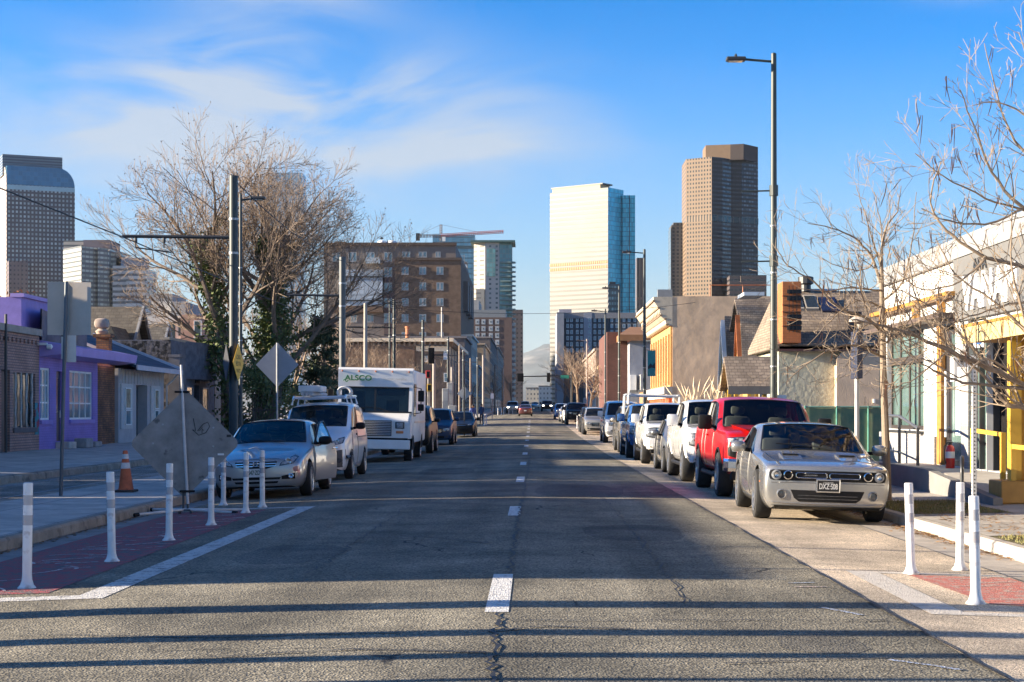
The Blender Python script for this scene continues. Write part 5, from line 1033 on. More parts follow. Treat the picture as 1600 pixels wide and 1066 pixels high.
def spec_car(kind):
 """stations: y, half width, z of shoulder, top = [(x, z) x3 , z centre], nose bow"""
 S=dict(coupe=dict(L=5.02,W=.955,H=1.44,zb=.19,nose=.75,hood=[(.0,.795,.815,.93),(.10,.825,.85,.955),(.5,.865,.895,.965),(1.2,.905,.935,.97)],cowl=(1.78,.955,1.0),wst=(2.62,1.39),roof=(3.3,1.435),sge=3.75,rend=(3.95,1.36),rgb=(4.6,1.07),tail=[(4.8,1.05,.95),(5.02,.96,.88)],wr=.70,wheel=(.97,3.92),tr=.362,tw=.245,bow=.09,belt=.96,tum=.86),sedan=dict(L=4.82,W=.9,H=1.46,zb=.19,hood=[(.0,.66,.74,.84),(.12,.70,.79,.91),(.5,.80,.87,.945),(1.0,.87,.93,.965)],cowl=(1.42,.95,1.02),wst=(2.25,1.42),roof=(2.9,1.465),sge=3.5,rend=(3.55,1.40),rgb=(4.2,1.10),tail=[(4.6,1.08,.92),(4.82,1.0,.85)],wr=.64,wheel=(.93,3.7),tr=.32,tw=.215,bow=.16,belt=.95,tum=.86),suv=dict(L=4.65,W=.92,H=1.70,zb=.24,hood=[(.0,.82,.92,.84),(.12,.88,.97,.92),(.5,.98,1.03,.95),(.95,1.04,1.08,.97)],cowl=(1.3,1.10,1.15),wst=(2.05,1.63),roof=(2.9,1.70),sge=4.2,rend=(4.3,1.64),rgb=(4.5,1.15),tail=[(4.58,1.05,.95),(4.65,.95,.9)],wr=.69,wheel=(.9,3.6),tr=.355,tw=.23,bow=.12,belt=1.10,tum=.88),bigsuv=dict(L=5.1,W=.99,H=1.86,zb=.32,hood=[(.0,1.00,1.08,.88),(.10,1.06,1.12,.94),(.5,1.13,1.17,.96),(1.1,1.17,1.2,.98)],cowl=(1.5,1.20,1.24),wst=(2.1,1.77),roof=(3.0,1.86),sge=4.65,rend=(4.8,1.80),rgb=(4.98,1.25),tail=[(5.04,1.15,.96),(5.1,1.0,.94)],wr=.75,wheel=(.95,3.9),tr=.40,tw=.27,bow=.07,belt=1.18,tum=.90),pickup=dict(L=5.85,W=1.01,H=1.91,zb=.44,hood=[(.0,1.13,1.19,.90),(.10,1.2,1.25,.955),(.5,1.24,1.28,.97),(1.2,1.25,1.3,.985)],cowl=(1.62,1.26,1.31),wst=(2.35,1.83),roof=(2.9,1.905),sge=3.95,rend=(4.05,1.86),rgb=(4.22,1.35),tail=[(4.26,1.30,.99),(5.7,1.30,.98),(5.85,1.27,.95)],wr=.77,wheel=(1.0,4.72),tr=.415,tw=.285,bow=.06,belt=1.24,tum=.90,bed=True),minivan=dict(L=4.73,W=.865,H=1.87,zb=.22,hood=[(.0,.86,.98,.80),(.10,.94,1.06,.89),(.45,1.05,1.14,.94),(.75,1.12,1.2,.965)],cowl=(1.0,1.16,1.26),wst=(1.75,1.76),roof=(2.6,1.87),sge=2.35,rend=(4.62,1.83),rgb=(4.68,1.2),tail=[(4.70,1.1,.97),(4.73,.95,.96)],wr=.71,wheel=(.85,3.78),tr=.325,tw=.20,bow=.13,belt=1.18,tum=.92),cargovan=dict(L=5.7,W=1.0,H=2.12,zb=.30,hood=[(.0,1.02,1.12,.88),(.10,1.1,1.18,.94),(.45,1.2,1.26,.965),(.8,1.26,1.32,.98)],cowl=(1.05,1.3,1.36),wst=(1.75,1.98),roof=(2.6,2.12),sge=2.5,rend=(5.6,2.08),rgb=(5.64,1.3),tail=[(5.67,1.2,.98),(5.7,1.0,.97)],wr=.76,wheel=(.95,4.35),tr=.385,tw=.25,bow=.06,belt=1.28,tum=.93))
 return S[kind]
def car_cage(p):
 W,zb,L=p['W'],p['zb'],p['L'];st=[]
 wm=lambda k:W*k
 def ring(y,w,zsh,top,lo=1.0,dy=(0,0,0,0),wb=None,zbb=None):
  z0=zbb or zb;wb=wb or w*.965
  zs=z0+(zsh-z0)*.16;zm=z0+(zsh-z0)*.60
  pts=[(0,z0),(w*.25,z0),(w*.55,z0),(w*.86,z0),(w*.965,zs),(w,zm),(wb,zsh)]
  ys=[y]*7
  for k,(x,z)in enumerate(top):pts.append((x,z));ys.append(y+dy[k])
  st.append([(x,yy,z)for(x,z),yy in zip(pts,ys)])
 kinds=[]
 for i,(y,ze,zc,ws)in enumerate(p['hood']):
  w=W*ws;wb=w*(.955 if i else.97)
  ring(y+(0 if i else.0),w,ze-(.03 if i else.06),[(wb*.93,ze),(wb*.78,ze+(zc-ze)*.55),(wb*.40,zc-.004),(0,zc)],wb=wb,zbb=zb+(.05 if i==0 else 0));kinds.append('hood')
 yc,zbelt,zc=p['cowl'];wb=W*.955
 ring(yc,W*.99,p['belt']-.03,[(wb-.035,zbelt+.0),(wb-.12,zc-.02),(wb*.45,zc+.005),(0,zc+.01)],wb=wb,dy=(.12,.0,-.12,-.15));kinds.append('cowl')
 wr=p['wr'];y,zr=p['wst']
 def gh(y,z,kind,dy=(0,0,0,0),wrr=wr,ymid=None):
  ring(y,W,p['belt']+(.01 if kind!='x' else 0),[(wrr+.055,z-.085),(wrr-.03,z-.02),(wrr*.5,z+.012),(0,z+.02)],wb=W*(.95),dy=dy);kinds.append(kind)
 gh(y,zr,'wst',(.03,0,-.06,-.08))
 gh(p['roof'][0],p['roof'][1],'roof')
 gh(p['sge'],(p['roof'][1]+p['rend'][1])/2 if p['sge']>p['roof'][0]else p['roof'][1]-.01,'sge')if p['sge']>p['roof'][0]else None
 gh(p['rend'][0],p['rend'][1],'rend',(0,0,.03,.04),wr*.97)
 y,z=p['rgb'];ring(y,W*.985,z-.03,[(W*.93-.07,z-.0),(W*.93-.16,z+.01),(W*.4,z+.02),(0,z+.02)],wb=W*.94,dy=(-.06,0,.05,.06));kinds.append('rgb')
 for(y,z,ws)in p['tail']:
  w=W*ws
  if p.get('bed')and y<L-.05:ring(y,w,z-.04,[(w*.93,z),(w*.86,z-.02),(w*.84,z-.5),(0,z-.5)],wb=w*.965)
  else:ring(y,w,z-.06,[(w*.9,z),(w*.75,z+.01),(w*.4,z+.015),(0,z+.015)],wb=w*.95,zbb=zb+.1)
  kinds.append('tail')
 return st,kinds
def car_body(kind,wells=True,sub=2):
 """returns dict material-key -> (verts, faces) baked from a smoothed cage with real wheel arches"""
 p=spec_car(kind);st,kinds=car_cage(p);bm=bmesh.new();NR=len(st[0]);rings=[]
 cr=bm.edges.layers.float.new('crease_edge');cv=bm.verts.layers.float.new('crease_vert')
 for s in st:
  right=[bm.verts.new(c)for c in s];left=[None]*NR
  for i in range(NR):left[i]=right[i]if i in(0,NR-1)else bm.verts.new((-s[i][0],s[i][1],s[i][2]))
  rings.append((right,left))
 KEY=['paint','windscreen','side_window','rear_window','under','bed']
 def face(vs,k):
  vs=[v for i,v in enumerate(vs)if v not in vs[:i]]
  if len(vs)<3:return
  try:f=bm.faces.new(vs)
  except ValueError:return
  f.material_index=KEY.index(k);f.smooth=True
 order=kinds
 for i in range(len(st)-1):
  a,b=order[i],order[i+1]
  for side in(0,1):
   A,B=rings[i][side],rings[i+1][side]
   for j in range(NR-1):
    k='paint'
    if j<3:k='under'
    if a=='cowl' and b=='wst' and j>=8:k='windscreen'
    if j==6 and(a in('cowl','wst','roof'))and b in('wst','roof','sge','rend'):
     k='side_window'
     if a=='roof' and b=='rend' and kind in('minivan','cargovan'):k='paint'
    if a=='rend' and b=='rgb' and j>=8 and kind not in('minivan','cargovan'):k='rear_window'
    if kind in('suv','bigsuv')and a=='roof' and j==6:k='side_window'
    if p.get('bed')and a=='tail' and b=='tail' and j>=8:k='bed'
    f=(A[j],B[j],B[j+1],A[j+1]);face(f if side==0 else f[::-1],k)
 bow=p['bow']
 for end in(0,-1):
  Rr,Ll=rings[end];sgn=-1 if end==0 else 1;cols=[7,8,9];fr=[1]+[Rr[c].co.x/Rr[7].co.x for c in(8,9)]+[0]
  def row(k):
   if k==3:return[Rr[3],Rr[2],Rr[1],Rr[0],Ll[1],Ll[2],Ll[3]]
   if k==7:return[Rr[7],Rr[8],Rr[9],Rr[10],Ll[9],Ll[8],Ll[7]]
   x,y,z=Rr[k].co;out=[Rr[k]]
   for f in fr[1:]:out.append(bm.verts.new((x*f,y+sgn*bow*(1-f*f),z)))
   for f in(fr[2],fr[1]):out.append(bm.verts.new((-x*f,y+sgn*bow*(1-f*f),z)))
   return out+[Ll[k]]
  rows=[row(k)for k in(3,4,5,6,7)]
  for k in(3,7):
   rr_=rows[0]if k==3 else rows[-1];x0=abs(rr_[0].co.x)
   for v in rr_[1:-1]:v.co.y+=sgn*bow*.8*(1-(abs(v.co.x)/x0)**2)
  for r0,r1 in zip(rows,rows[1:]):
   for j in range(6):
    f=[r0[j],r0[j+1],r1[j+1],r1[j]];face(f if end==0 else f[::-1],'paint')
 for e in bm.edges:
  ms={f.material_index for f in e.link_faces}
  if len(ms)>1:e[cr]=.8
 for i in range(len(st)-1):
  for side in(0,1):
   for j,c in((6,.35),(3,.3),(7,.25)):
    e=bm.edges.get((rings[i][side][j],rings[i+1][side][j]))
    if e and e[cr]<c:e[cr]=c
 for i,kd in enumerate(order):
  for side in(0,1):
   if kd in('cowl','wst'):rings[i][side][8][cv]=.75
   if kd in('cowl','wst','sge','rend'):rings[i][side][7][cv]=max(rings[i][side][7][cv],.45);rings[i][side][6][cv]=.45
   if kd in('rend','rgb'):rings[i][side][8][cv]=.6
 for side in(0,1):
  for j in(7,8,9):
   e=bm.edges.get((rings[0][side][j],rings[0][side][j+1]))
   if e:e[cr]=p.get('nose',.35)
 bmesh.ops.recalc_face_normals(bm,faces=bm.faces)
 me=bpy.data.meshes.new('body');bm.to_mesh(me);bm.free()
 for k in KEY+['well']:me.materials.append(MC.setdefault('k_'+k,bpy.data.materials.new('k_'+k)))
 o=bpy.data.objects.new('body',me);C.objects.link(o)
 s=o.modifiers.new('s','SUBSURF');s.levels=sub;s.render_levels=sub
 tmp=[]
 if wells:
  cut=MB()
  for y in p['wheel']:
   for sx in(-1,1):
    w=p['W'];r=p['tr']+.055;x0,x1=sx*(w-.36),sx*(w+.3)
    cut.lathe([(r,min(x0,x1)),(r,max(x0,x1))],28,(0,y,p['tr']+.01),axis='x')
  co_=cut.build('cutter',MC['k_well'],recenter=False);tmp.append(co_)
  for q in co_.data.polygons:q.use_smooth=False
  bo=o.modifiers.new('b','BOOLEAN');bo.operation='DIFFERENCE';bo.object=co_;bo.solver='EXACT'
  try:bo.material_mode='TRANSFER'
  except Exception:pass
 dg=bpy.context.evaluated_depsgraph_get();ev=o.evaluated_get(dg);m2=ev.to_mesh()
 names=[m.name for m in m2.materials]if len(m2.materials)else[]
 parts={};vs=[v.co.copy()for v in m2.vertices]
 for f in m2.polygons:
  k=names[f.material_index]if f.material_index<len(names)and names[f.material_index]else 'k_paint'
  parts.setdefault(k.replace('k_',''),[]).append(tuple(f.vertices))
 out={}
 for k,fs in parts.items():
  mp={};nv=[]
  nf=[]
  for f in fs:
   for i in f:
    if i not in mp:mp[i]=len(nv);nv.append(vs[i])
   nf.append(tuple(mp[i]for i in f))
  out[k]=(nv,nf)
 bvh=BVHTree.FromPolygons([tuple(v)for v in vs],[tuple(f.vertices)for f in m2.polygons])
 ev.to_mesh_clear();bpy.data.objects.remove(o)
 for t_ in tmp:bpy.data.objects.remove(t_)
 return p,out,bvh
def raw(name,data,m,parent,smooth=True):
 me=bpy.data.meshes.new(name);o=bpy.data.objects.new(name,me);me.from_pydata([tuple(v)for v in data[0]],[],data[1])
 if smooth:
  me.polygons.foreach_set('use_smooth',[True]*len(me.polygons));me.set_sharp_from_angle(angle=R(50))
 for q in(m if isinstance(m,(list,tuple))else[m]):me.materials.append(q)
 C.objects.link(o);o.parent=parent;return o
def conform(name,bvh,poly,m,parent,off=.008,th=.02,view='front',res=.06,side=1,smooth=False,backoff=None):
 """thin shell pressed onto the body: poly in (x, z) seen from the front / rear or (y, z) from the side or (x, y) from above"""
 bm=bmesh.new();f=bm.faces.new([bm.verts.new((a,0,b))for a,b in poly])
 xs=[a for a,b in poly];zs=[b for a,b in poly]
 for ax,lo,hi in((0,min(xs),max(xs)),(2,min(zs),max(zs))):
  n=int((hi-lo)/res)
  for i in range(1,n+1):
   c=[0,0,0];nn=[0,0,0];c[ax]=lo+(hi-lo)*i/(n+1);nn[ax]=1
   bmesh.ops.bisect_plane(bm,geom=bm.verts[:]+bm.edges[:]+bm.faces[:],plane_co=c,plane_no=nn)
 D={'front':Vector((0,1,0)),'rear':Vector((0,-1,0)),'side':Vector((-side,0,0)),'top':Vector((0,0,-1))}[view]
 top=[];bot=[];last=None
 bm.verts.ensure_lookup_table()
 for v in bm.verts:
  a,b=v.co.x,v.co.z
  o={'front':Vector((a,-3,b)),'rear':Vector((a,12,b)),'side':Vector((side*4,a,b)),'top':Vector((a,b,5))}[view]
  h=bvh.ray_cast(o,D)
  hit=h[0]if h[0]is not None else(last+Vector((a,0,b))*0 if last is not None else o+D*3)
  if h[0]is None:
   n_=bvh.find_nearest(o+D*3.0)[0];hit=Vector(o);ax={'front':1,'rear':1,'side':0,'top':2}[view];hit[ax]=n_[ax]
  last=hit;top.append(hit-D*off);bot.append(hit+D*(th-off))
 n=len(top);fs=[[v.index for v in f.verts]for f in bm.faces];bm.edges.ensure_lookup_table()
 sides=[(e.verts[0].index,e.verts[1].index)for e in bm.edges if len(e.link_faces)==1];bm.free()
 F_=fs+[[i+n for i in f[::-1]]for f in fs]+[[a,b,b+n,a+n]for a,b in sides]
 b=MB();b.add(top+bot,F_);return b.build(name,m,parent,world=False,smooth=smooth)
def seam(name,bvh,pts,w,m,parent,view='side',side=1,off=.003):
 """narrow line (shut line, seal, trim) pressed on the body along pts"""
 b=MB();D={'front':Vector((0,1,0)),'side':Vector((-side,0,0)),'top':Vector((0,0,-1))}[view];path=[]
 for(p0,p1)in zip(pts,pts[1:]):
  n=max(2,int((Vector(p1)-Vector(p0)).length/.06))
  for i in range(n):path.append(Vector(p0).lerp(Vector(p1),i/n))
 path.append(Vector(pts[-1]));out=[]
 for q in path:
  o={'front':Vector((q.x,-3,q.y)),'side':Vector((side*4,q.x,q.y)),'top':Vector((q.x,q.y,5))}[view]
  h=bvh.ray_cast(o,D)
  if h[0]is not None:out.append(h[0]-D*off)
 if len(out)>2:b.tube(out,w/2,5);return b.build(name,m,parent,world=False)
def ell(cx,cz,rx,rz,n=16,a0=0):return[(cx+rx*math.cos(a0+2*math.pi*i/n),cz+rz*math.sin(a0+2*math.pi*i/n))for i in range(n)]
def rrect(x0,x1,z0,z1,r=.02):
 out=[]
 for cx,cz,a in((x1-r,z1-r,0),(x0+r,z1-r,90),(x0+r,z0+r,180),(x1-r,z0+r,270)):
  for k in(0,45,90):out.append((cx+r*math.cos(R(a+k)),cz+r*math.sin(R(a+k))))
 return out
WHEELC={}
def wheel(parent,x,y,r,w,spokes=10,rimm=None,steer=0):
 key=(r,w,spokes,(rimm or ALLOY).name);s=1 if x>0 else-1
 e=WHEELC.get(key)
 rr=r*.70
 def mk():
  hb=MB();hb.lathe([(0,-.03),(rr*.75,-.03),(rr*.75,.03),(0,.03)],20,(0,0,0),'x')
  ty=MB();ty.lathe([(rr,-w/2+.01),(r*.9,-w/2),(r*.965,-w/2+.012),(r,-w/2+.045),(r,w/2-.045),(r*.965,w/2-.012),(r*.9,w/2),(rr,w/2-.01)],32,(0,0,0),'x',close=True)
  rm=MB();rm.lathe([(rr*1.01,-w/2+.02),(rr*1.01,w/2+.002),(rr*.93,w/2-.004),(rr*.9,w/2-.05),(rr*.9,-w/2+.02)],32,(0,0,0),'x',close=True)
  for k in range(spokes):
   a=2*math.pi*k/spokes;T=Matrix.Rotation(a,4,'X');q=MB(T);q.add([(w/2-.06,-.035*rr/.25,.03),(w/2-.06,.035*rr/.25,.03),(w/2-.06,.026*rr/.25,rr*.93),(w/2-.06,-.026*rr/.25,rr*.93),(w/2-.02,-.024,.03),(w/2-.02,.024,.03),(w/2-.012,.016,rr*.93),(w/2-.012,-.016,rr*.93)],[(4,5,6,7),(0,4,7,3),(1,2,6,5)]);rm.v+=q.v;o=len(rm.v)-len(q.v);rm.f+=[tuple(i+o for i in f)for f in q.f]
  rm.lathe([(0,w/2-.01),(.07,w/2-.012),(.075,w/2-.06)],14,(0,0,0),'x')
  return hb,ty,rm
 if e is None:
  hb,ty,rm=mk();W_=hb.build('wheel',BLK,parent,world=False);T_=ty.build('tyre',TYRE,W_,world=False,smooth=True);R_=rm.build('rim',rimm or ALLOY,W_,world=False,smooth=True);WHEELC[key]=W_
 else:
  W_=e.copy();C.objects.link(W_);W_.parent=parent
  for ch in e.children:c=ch.copy();C.objects.link(c);c.parent=W_
 W_.location=(x,y,r);W_.rotation_euler=(0,0,(math.pi if s<0 else 0)+steer);return W_
BODY={}
def mirror_part(bvh,parent,p,m,kind,both=True,big=False):
 yc=p['cowl'][0]+(.42 if not big else.30);z=p['belt']+(.07 if not big else.14);x=p['W']*.95
 for s in(-1,1):
  b=MB();h=.085 if not big else.14;wd=.12 if not big else.13
  prof=[(0,-h*.8),(wd,-h),(wd*1.8,-h*.7),(wd*2,0),(wd*1.8,h*.75),(wd,h),(0,h*.6)]
  bb=bmesh.new();bmesh.ops.create_uvsphere(bb,u_segments=14,v_segments=9,radius=1)
  for v in bb.verts:
   c=v.co;f=1 if c.y<0 else.35
   c.x=math.copysign(abs(c.x)**.7,c.x)*wd;c.z=math.copysign(abs(c.z)**.7,c.z)*h;c.y=c.y*.11*f
   c+=Vector((s*(x+.06+wd),yc,z))
  if big:bb.free();cx_=s*(x+.06+wd);b.rbox(cx_-wd,cx_+wd,yc-.09,yc+.045,z-h,z+h,.045)
  else:b.bm(bb)
  mm=b.build('wing_mirror',m,parent,world=False,smooth=True)
  q=MB();q.tube([(s*(x-.06),yc+.05,z-h*.7),(s*(x+.12),yc+.01,z-h*.5)],[.035,.025],6);q.build('mirror_arm',BLK,mm,world=False)
  q=MB();q.quad((s*(x+.09),yc+.049,z-h*.7),(s*(x+.03+2*wd),yc+.049,z-h*.7),(s*(x+.03+2*wd),yc+.049,z+h*.7),(s*(x+.09),yc+.049,z+h*.7));q.build('mirror_glass',CHROME,mm,world=False)
def base_car(kind,name,label,cat,paint,X,Y,group=None,glass=None,detail=2,interior=True,rims=None,spokes=10,mirrorm=None,yaw=0,sub=2,rear=False,tint_side=True):
 """X = centre line, Y = nose; detail 2 = everything, 1 = lean"""
 if kind not in BODY:BODY[kind]=car_body(kind,sub=sub)
 p,parts,bvh=BODY[kind]
 tw=p['tw'];zg=lambda x,y:road_z(min(max(x,KL+.02),KR-.02),y)
 wxl,wxr=X-p['W']+.12,X+p['W']-.12;ym=Y+p['wheel'][0]
 roll=math.atan2(zg(wxr,ym)-zg(wxl,ym),wxr-wxl);yb=Y+p['wheel'][1];pitch=math.atan2(zg(X,yb)-zg(X,ym),yb-ym)
 zc=(zg(wxl,ym)+zg(wxr,ym))/2-math.tan(pitch)*(ym-Y)
 t=thing(name,label,cat,(X,Y,zc),group=group,rot=(pitch,-roll,yaw if not rear else math.pi))
 if rear:t.location.y=Y+p['L']
 gm=glass or(CGLASS if interior else CGLASS_D)
 body=raw('body',parts['paint'],paint,t)
 for k,n_,m in(('under','underbody',BLK),('well','wheel_well',WELL),('bed','truck_bed',BLK)):
  if k in parts:raw(n_,parts[k],m,t)
 ws=raw('windscreen',parts['windscreen'],gm,t)
 if detail>1:
  nv,nf=parts['windscreen'];cnt={}
  for f in nf:
   for a,b_ in zip(f,f[1:]+f[:1]):k=(min(a,b_),max(a,b_));cnt[k]=cnt.get(k,0)+1
  nb={}
  for(a,b_),c in cnt.items():
   if c==1:nb.setdefault(a,[]).append(b_);nb.setdefault(b_,[]).append(a)
  s0=next(iter(nb));loop=[s0];prv=None
  while True:
   nx=[n for n in nb[loop[-1]]if n!=prv]
   if not nx or nx[0]==s0 or len(loop)>800:break
   prv=loop[-1];loop.append(nx[0])
  sl=MB();sl.tube([nv[i]for i in loop]+[nv[s0]],.013,5,False);sl.build('seal',RUBBER,ws,world=False)
 if 'rear_window' in parts:raw('rear_window',parts['rear_window'],gm if interior and not p.get('bed')else CGLASS_D,t)
 if 'side_window' in parts:
  for s in(-1,1):
   nv,nf=parts['side_window'];keep=[f for f in nf if nv[f[0]].x*s>0];mp={};v2=[];f2=[]
   for f in keep:
    for i in f:
     if i not in mp:mp[i]=len(v2);v2.append(nv[i])
    f2.append(tuple(mp[i]for i in f))
   raw('side_window',(v2,f2),gm if interior else CGLASS_D,t)
   if detail>1:
    yb=(p['wst'][0]+p['sge'])/2+.1
    if kind not in('minivan','cargovan','coupe'):seam('door_pillar',bvh,[(yb,p['belt']+.02),(yb+.06,p['wst'][1]-.08)],.09,RUBBER,t,'side',s)
    seam('window_trim',bvh,[(p['cowl'][0]+.25,p['belt']+.012),(p['sge']+.02,p['belt']+.025)],.022,RUBBER,t,'side',s)
 for y in p['wheel']:
  for s in(-1,1):wheel(t,s*(p['W']-tw/2-.012),y,p['tr'],tw,spokes,rims)
 if interior:
  W=p['W'];y0=p['cowl'][0]-.1;y1=p['rgb'][0]-.1;zf=p['belt']-.34
  if p.get('bed'):y1=p['rend'][0]
  b=MB();b.box(-W*.88,W*.88,y0+.1,y1,zf-.05,zf);b.build('cabin_floor',CABIN,t,world=False)
  b=MB();b.prism([(y0+.05,p['belt']-.12),(y0+.6,p['belt']-.0),(y0+.75,p['belt']-.08),(y0+.75,zf),(y0+.05,zf)],'x',-W*.80,W*.80);b.build('dashboard',CABIN,t,world=False)
  ys=p['wst'][0]+.35
  for s in(-1,1):
   b=MB();xm=s*W*.42;hz=min(p['belt']+.27,p['roof'][1]-.27);b.rbox(xm-.24,xm+.24,ys,ys+.16,zf,hz,.06);b.rbox(xm-.13,xm+.13,ys+.03,ys+.13,hz+.03,hz+.2,.05);b.box(xm-.05,xm+.05,ys+.06,ys+.1,hz-.02,hz+.05);b.build('seat',SEATM,t,world=False,smooth=True)
  b=MB();c=Vector((W*.42,y0+.95,p['belt']+.01));pts=[c+Vector((.19*math.cos(a),.08*math.sin(a),.17*math.sin(a)))for a in[2*math.pi*i/18 for i in range(19)]];b.tube(pts,.016,6);b.tube([c+Vector((-.18,0,0)),c+Vector((.18,0,0))],.02,6);b.build('steering_wheel',RUBBER,t,world=False)
  b=MB();b.rbox(-.12,.12,p['wst'][0]-.16,p['wst'][0]-.13,p['wst'][1]-.17,p['wst'][1]-.10,.02);b.build('rear_view_mirror',RUBBER,t,world=False)
  b=MB();b.rbox(-W*.6,W*.6,ys+1.0,ys+1.15,zf,p['belt']+.1,.06);b.build('rear_seat',SEATM,t,world=False)
 mirror_part(bvh,t,p,mirrorm or paint,kind,big=kind in('pickup','cargovan'))
 if detail>1:
  yc,zb,zc2=p['cowl'];W=p['W']
  for s in(-1,1):
   if kind not in('minivan','cargovan'):
    for y in((p['cowl'][0]+.25,(p['wst'][0]+p['sge'])/2+.1,p['sge']-.1)if kind!='coupe' else(p['cowl'][0]+.25,3.3)):
     seam('door_seam',bvh,[(y,p['zb']+.12),(y+(.02 if y<2 else.05),p['belt']-.01)],.012,RUBBER,t,'side',s)
   seam('sill_seam',bvh,[(p['wheel'][0]+p['tr']+.15,p['zb']+.09),(p['wheel'][1]-p['tr']-.15,p['zb']+.09)],.012,RUBBER,t,'side',s)
   yh=(p['wst'][0]+p['sge'])/2-.08
   if kind not in('minivan',):b=conform('door_handle',bvh,rrect(yh-.2,yh,p['belt']-.13,p['belt']-.095,.012),paint,t,off=.03,th=.035,view='side',side=s)
 return t,p,bvh
def plate(bvh,t,x,z,txt,fg,bg,w=.305,h=.155,frame_m=None,view='front',sub=None):
 D=Vector((0,1,0));h0=bvh.ray_cast(Vector((x,-3,z)),D);y=(h0[0].y if h0[0]is not None else 0)-.03
 b=MB();b.rbox(x-w/2-.02,x+w/2+.02,y,y+.05,z-h/2-.02,z+h/2+.02,.012);pl=b.build('licence_plate',frame_m or CHROME,t,world=False)
 b=MB();b.box(x-w/2,x+w/2,y-.004,y-.0005,z-h/2,z+h/2);b.build('plate_face',bg,pl,world=False)
 T=Matrix.Translation((x,y-.006,z-(.012 if sub else 0)))@Matrix(((1,0,0,0),(0,0,-1,0),(0,1,0,0),(0,0,0,1)))
 lettering(txt,h*.72,T,fg,pl,depth=.001,world=False,sx=.62,bold=.004)
 if sub:lettering(sub,h*.16,Matrix.Translation((0,0,h*.37))@T,fg,pl,depth=.001,world=False)
 return pl
def bars(bvh,t,x0,x1,zs,th,m,name='grille_bar',off=.02):
 for z in zs:conform(name,bvh,[(x0,z-th/2),(x1,z-th/2),(x1,z+th/2),(x0,z+th/2)],m,t,off=off,th=.03,res=.12)
def headlight(bvh,t,poly,lens=None,off=.012,name='headlight'):
 """dark housing with a smaller clear lens inside"""
 cx=sum(a for a,b in poly)/len(poly);cz=sum(b for a,b in poly)/len(poly)
 h=conform(name,bvh,poly,LAMPD,t,off=off,th=.03,res=.05)
 conform('lamp_lens',bvh,[(cx+(a-cx)*.80,cz+(b-cz)*.74)for a,b in poly],lens or LAMPG,h,off=off+.008,th=.02,res=.05)
 hit=bvh.ray_cast(Vector((cx,-3,cz)),Vector((0,1,0)))[0]
 if hit is not None:
  r=min(.055,.36*(max(b for a,b in poly)-min(b for a,b in poly)))
  b=MB();b.lathe([(r,0),(r,-.026),(r*.7,-.03),(0,-.022)],14,(cx,hit.y,cz),'y');b.build('reflector',CHROME,h,world=False,smooth=True)
 return h
PG1='vehicles parked along the right kerb';PG2='vehicles parked along the left kerb'
t,p,bvh=base_car('coupe','parked_coupe','silver coupe with four round headlights and twin hood scoops, nearest on the right','car',P_SILV,4.17,24.1,PG1,spokes=10,yaw=-.036)
gr=conform('grille',bvh,rrect(-.825,.825,.605,.755,.05),BLK,t,off=.006,th=.03,res=.05)
for s in(-1,1):
 for cx,lm in((.725,LAMPG),(.565,LAMPD)):
  rg=conform('headlight',bvh,ell(s*cx,.68,.07,.068,20),LAMPG if cx>.6 else BLK,t,off=.022,th=.03,res=.03)
  h=bvh.ray_cast(Vector((s*cx,-3,.685)),Vector((0,1,0)))[0].y
  b=MB();b.lathe([(.052,-.045),(.066,-.04),(.068,-.02),(.056,-.02)],24,(s*cx,h,.685),'y',close=True);b.build('lamp_ring',LAMPG if cx>.6 else CHROME,rg,world=False,smooth=True)
  b=MB();b.lathe([(0,-.03),(.03,-.034),(.04,-.022)],16,(s*cx,h,.685),'y');b.build('lamp_lens',CHROME if cx>.6 else BLK,rg,world=False,smooth=True)
for x0,x1 in((-.45,-.02),(.02,.45)):
 seam('grille_surround',bvh,[(x0+.02,.65),(x1-.02,.65),(x1,.665),(x1,.705),(x1-.02,.72),(x0+.02,.72),(x0,.705),(x0,.665),(x0+.02,.65)],.016,CHROME,t,'front',off=.016)
lettering('CHALLENGER',.022,Matrix.Translation((-.24,bvh.ray_cast(Vector((-.24,-3,.69)),Vector((0,1,0)))[0].y-.012,.688))@Matrix(((1,0,0,0),(0,0,-1,0),(0,1,0,0),(0,0,0,1))),ALLOY,gr,depth=.002,world=False,sx=1.3)
conform('air_intake',bvh,[(-.52,.475),(.52,.475),(.47,.36),(.40,.31),(-.40,.31),(-.47,.36)],BLK,t,off=.006,th=.03)
bars(bvh,t,-.42,.42,(.355,.40),.008,LAMPD,'intake_slat',.012)
for s in(-1,1):
 h=bvh.ray_cast(Vector((s*.645,-3,.41)),Vector((0,1,0)))[0].y
 b=MB();b.lathe([(.075,.02),(.07,-.02),(.058,-.025),(.045,.0),(.045,.03)],22,(s*.645,h,.41),'y');f=b.build('fog_lamp',P_SILV,t,world=False,smooth=True)
 b=MB();b.lathe([(0,-.006),(.045,-.004),(.045,.02)],18,(s*.645,h,.41),'y');b.build('lamp_lens',LAMPD,f,world=False,smooth=True)
 conform('side_marker',bvh,rrect(.46,.53,.55,.575,.008),AMBER,t,off=.006,th=.015,view='side',side=s)
 xs0,xs1=(.27,.56)if s>0 else(-.56,-.27)
 ys=1.2;zz=bvh.ray_cast(Vector((s*.41,ys,4)),Vector((0,0,-1)))[0].z
 b=MB();b.prism([(ys-.62,zz-.045),(ys,zz+.028),(ys+.05,zz+.025),(ys+.3,zz+.002),(ys-.1,zz-.03)],'x',xs0,xs1);sc_=b.build('hood_scoop',P_SILV,t,world=False)
 b=MB();b.box(xs0+.03,xs1-.03,ys-.19,ys-.03,zz+.012,zz+.026);b.build('scoop_mouth',BLK,sc_,world=False)
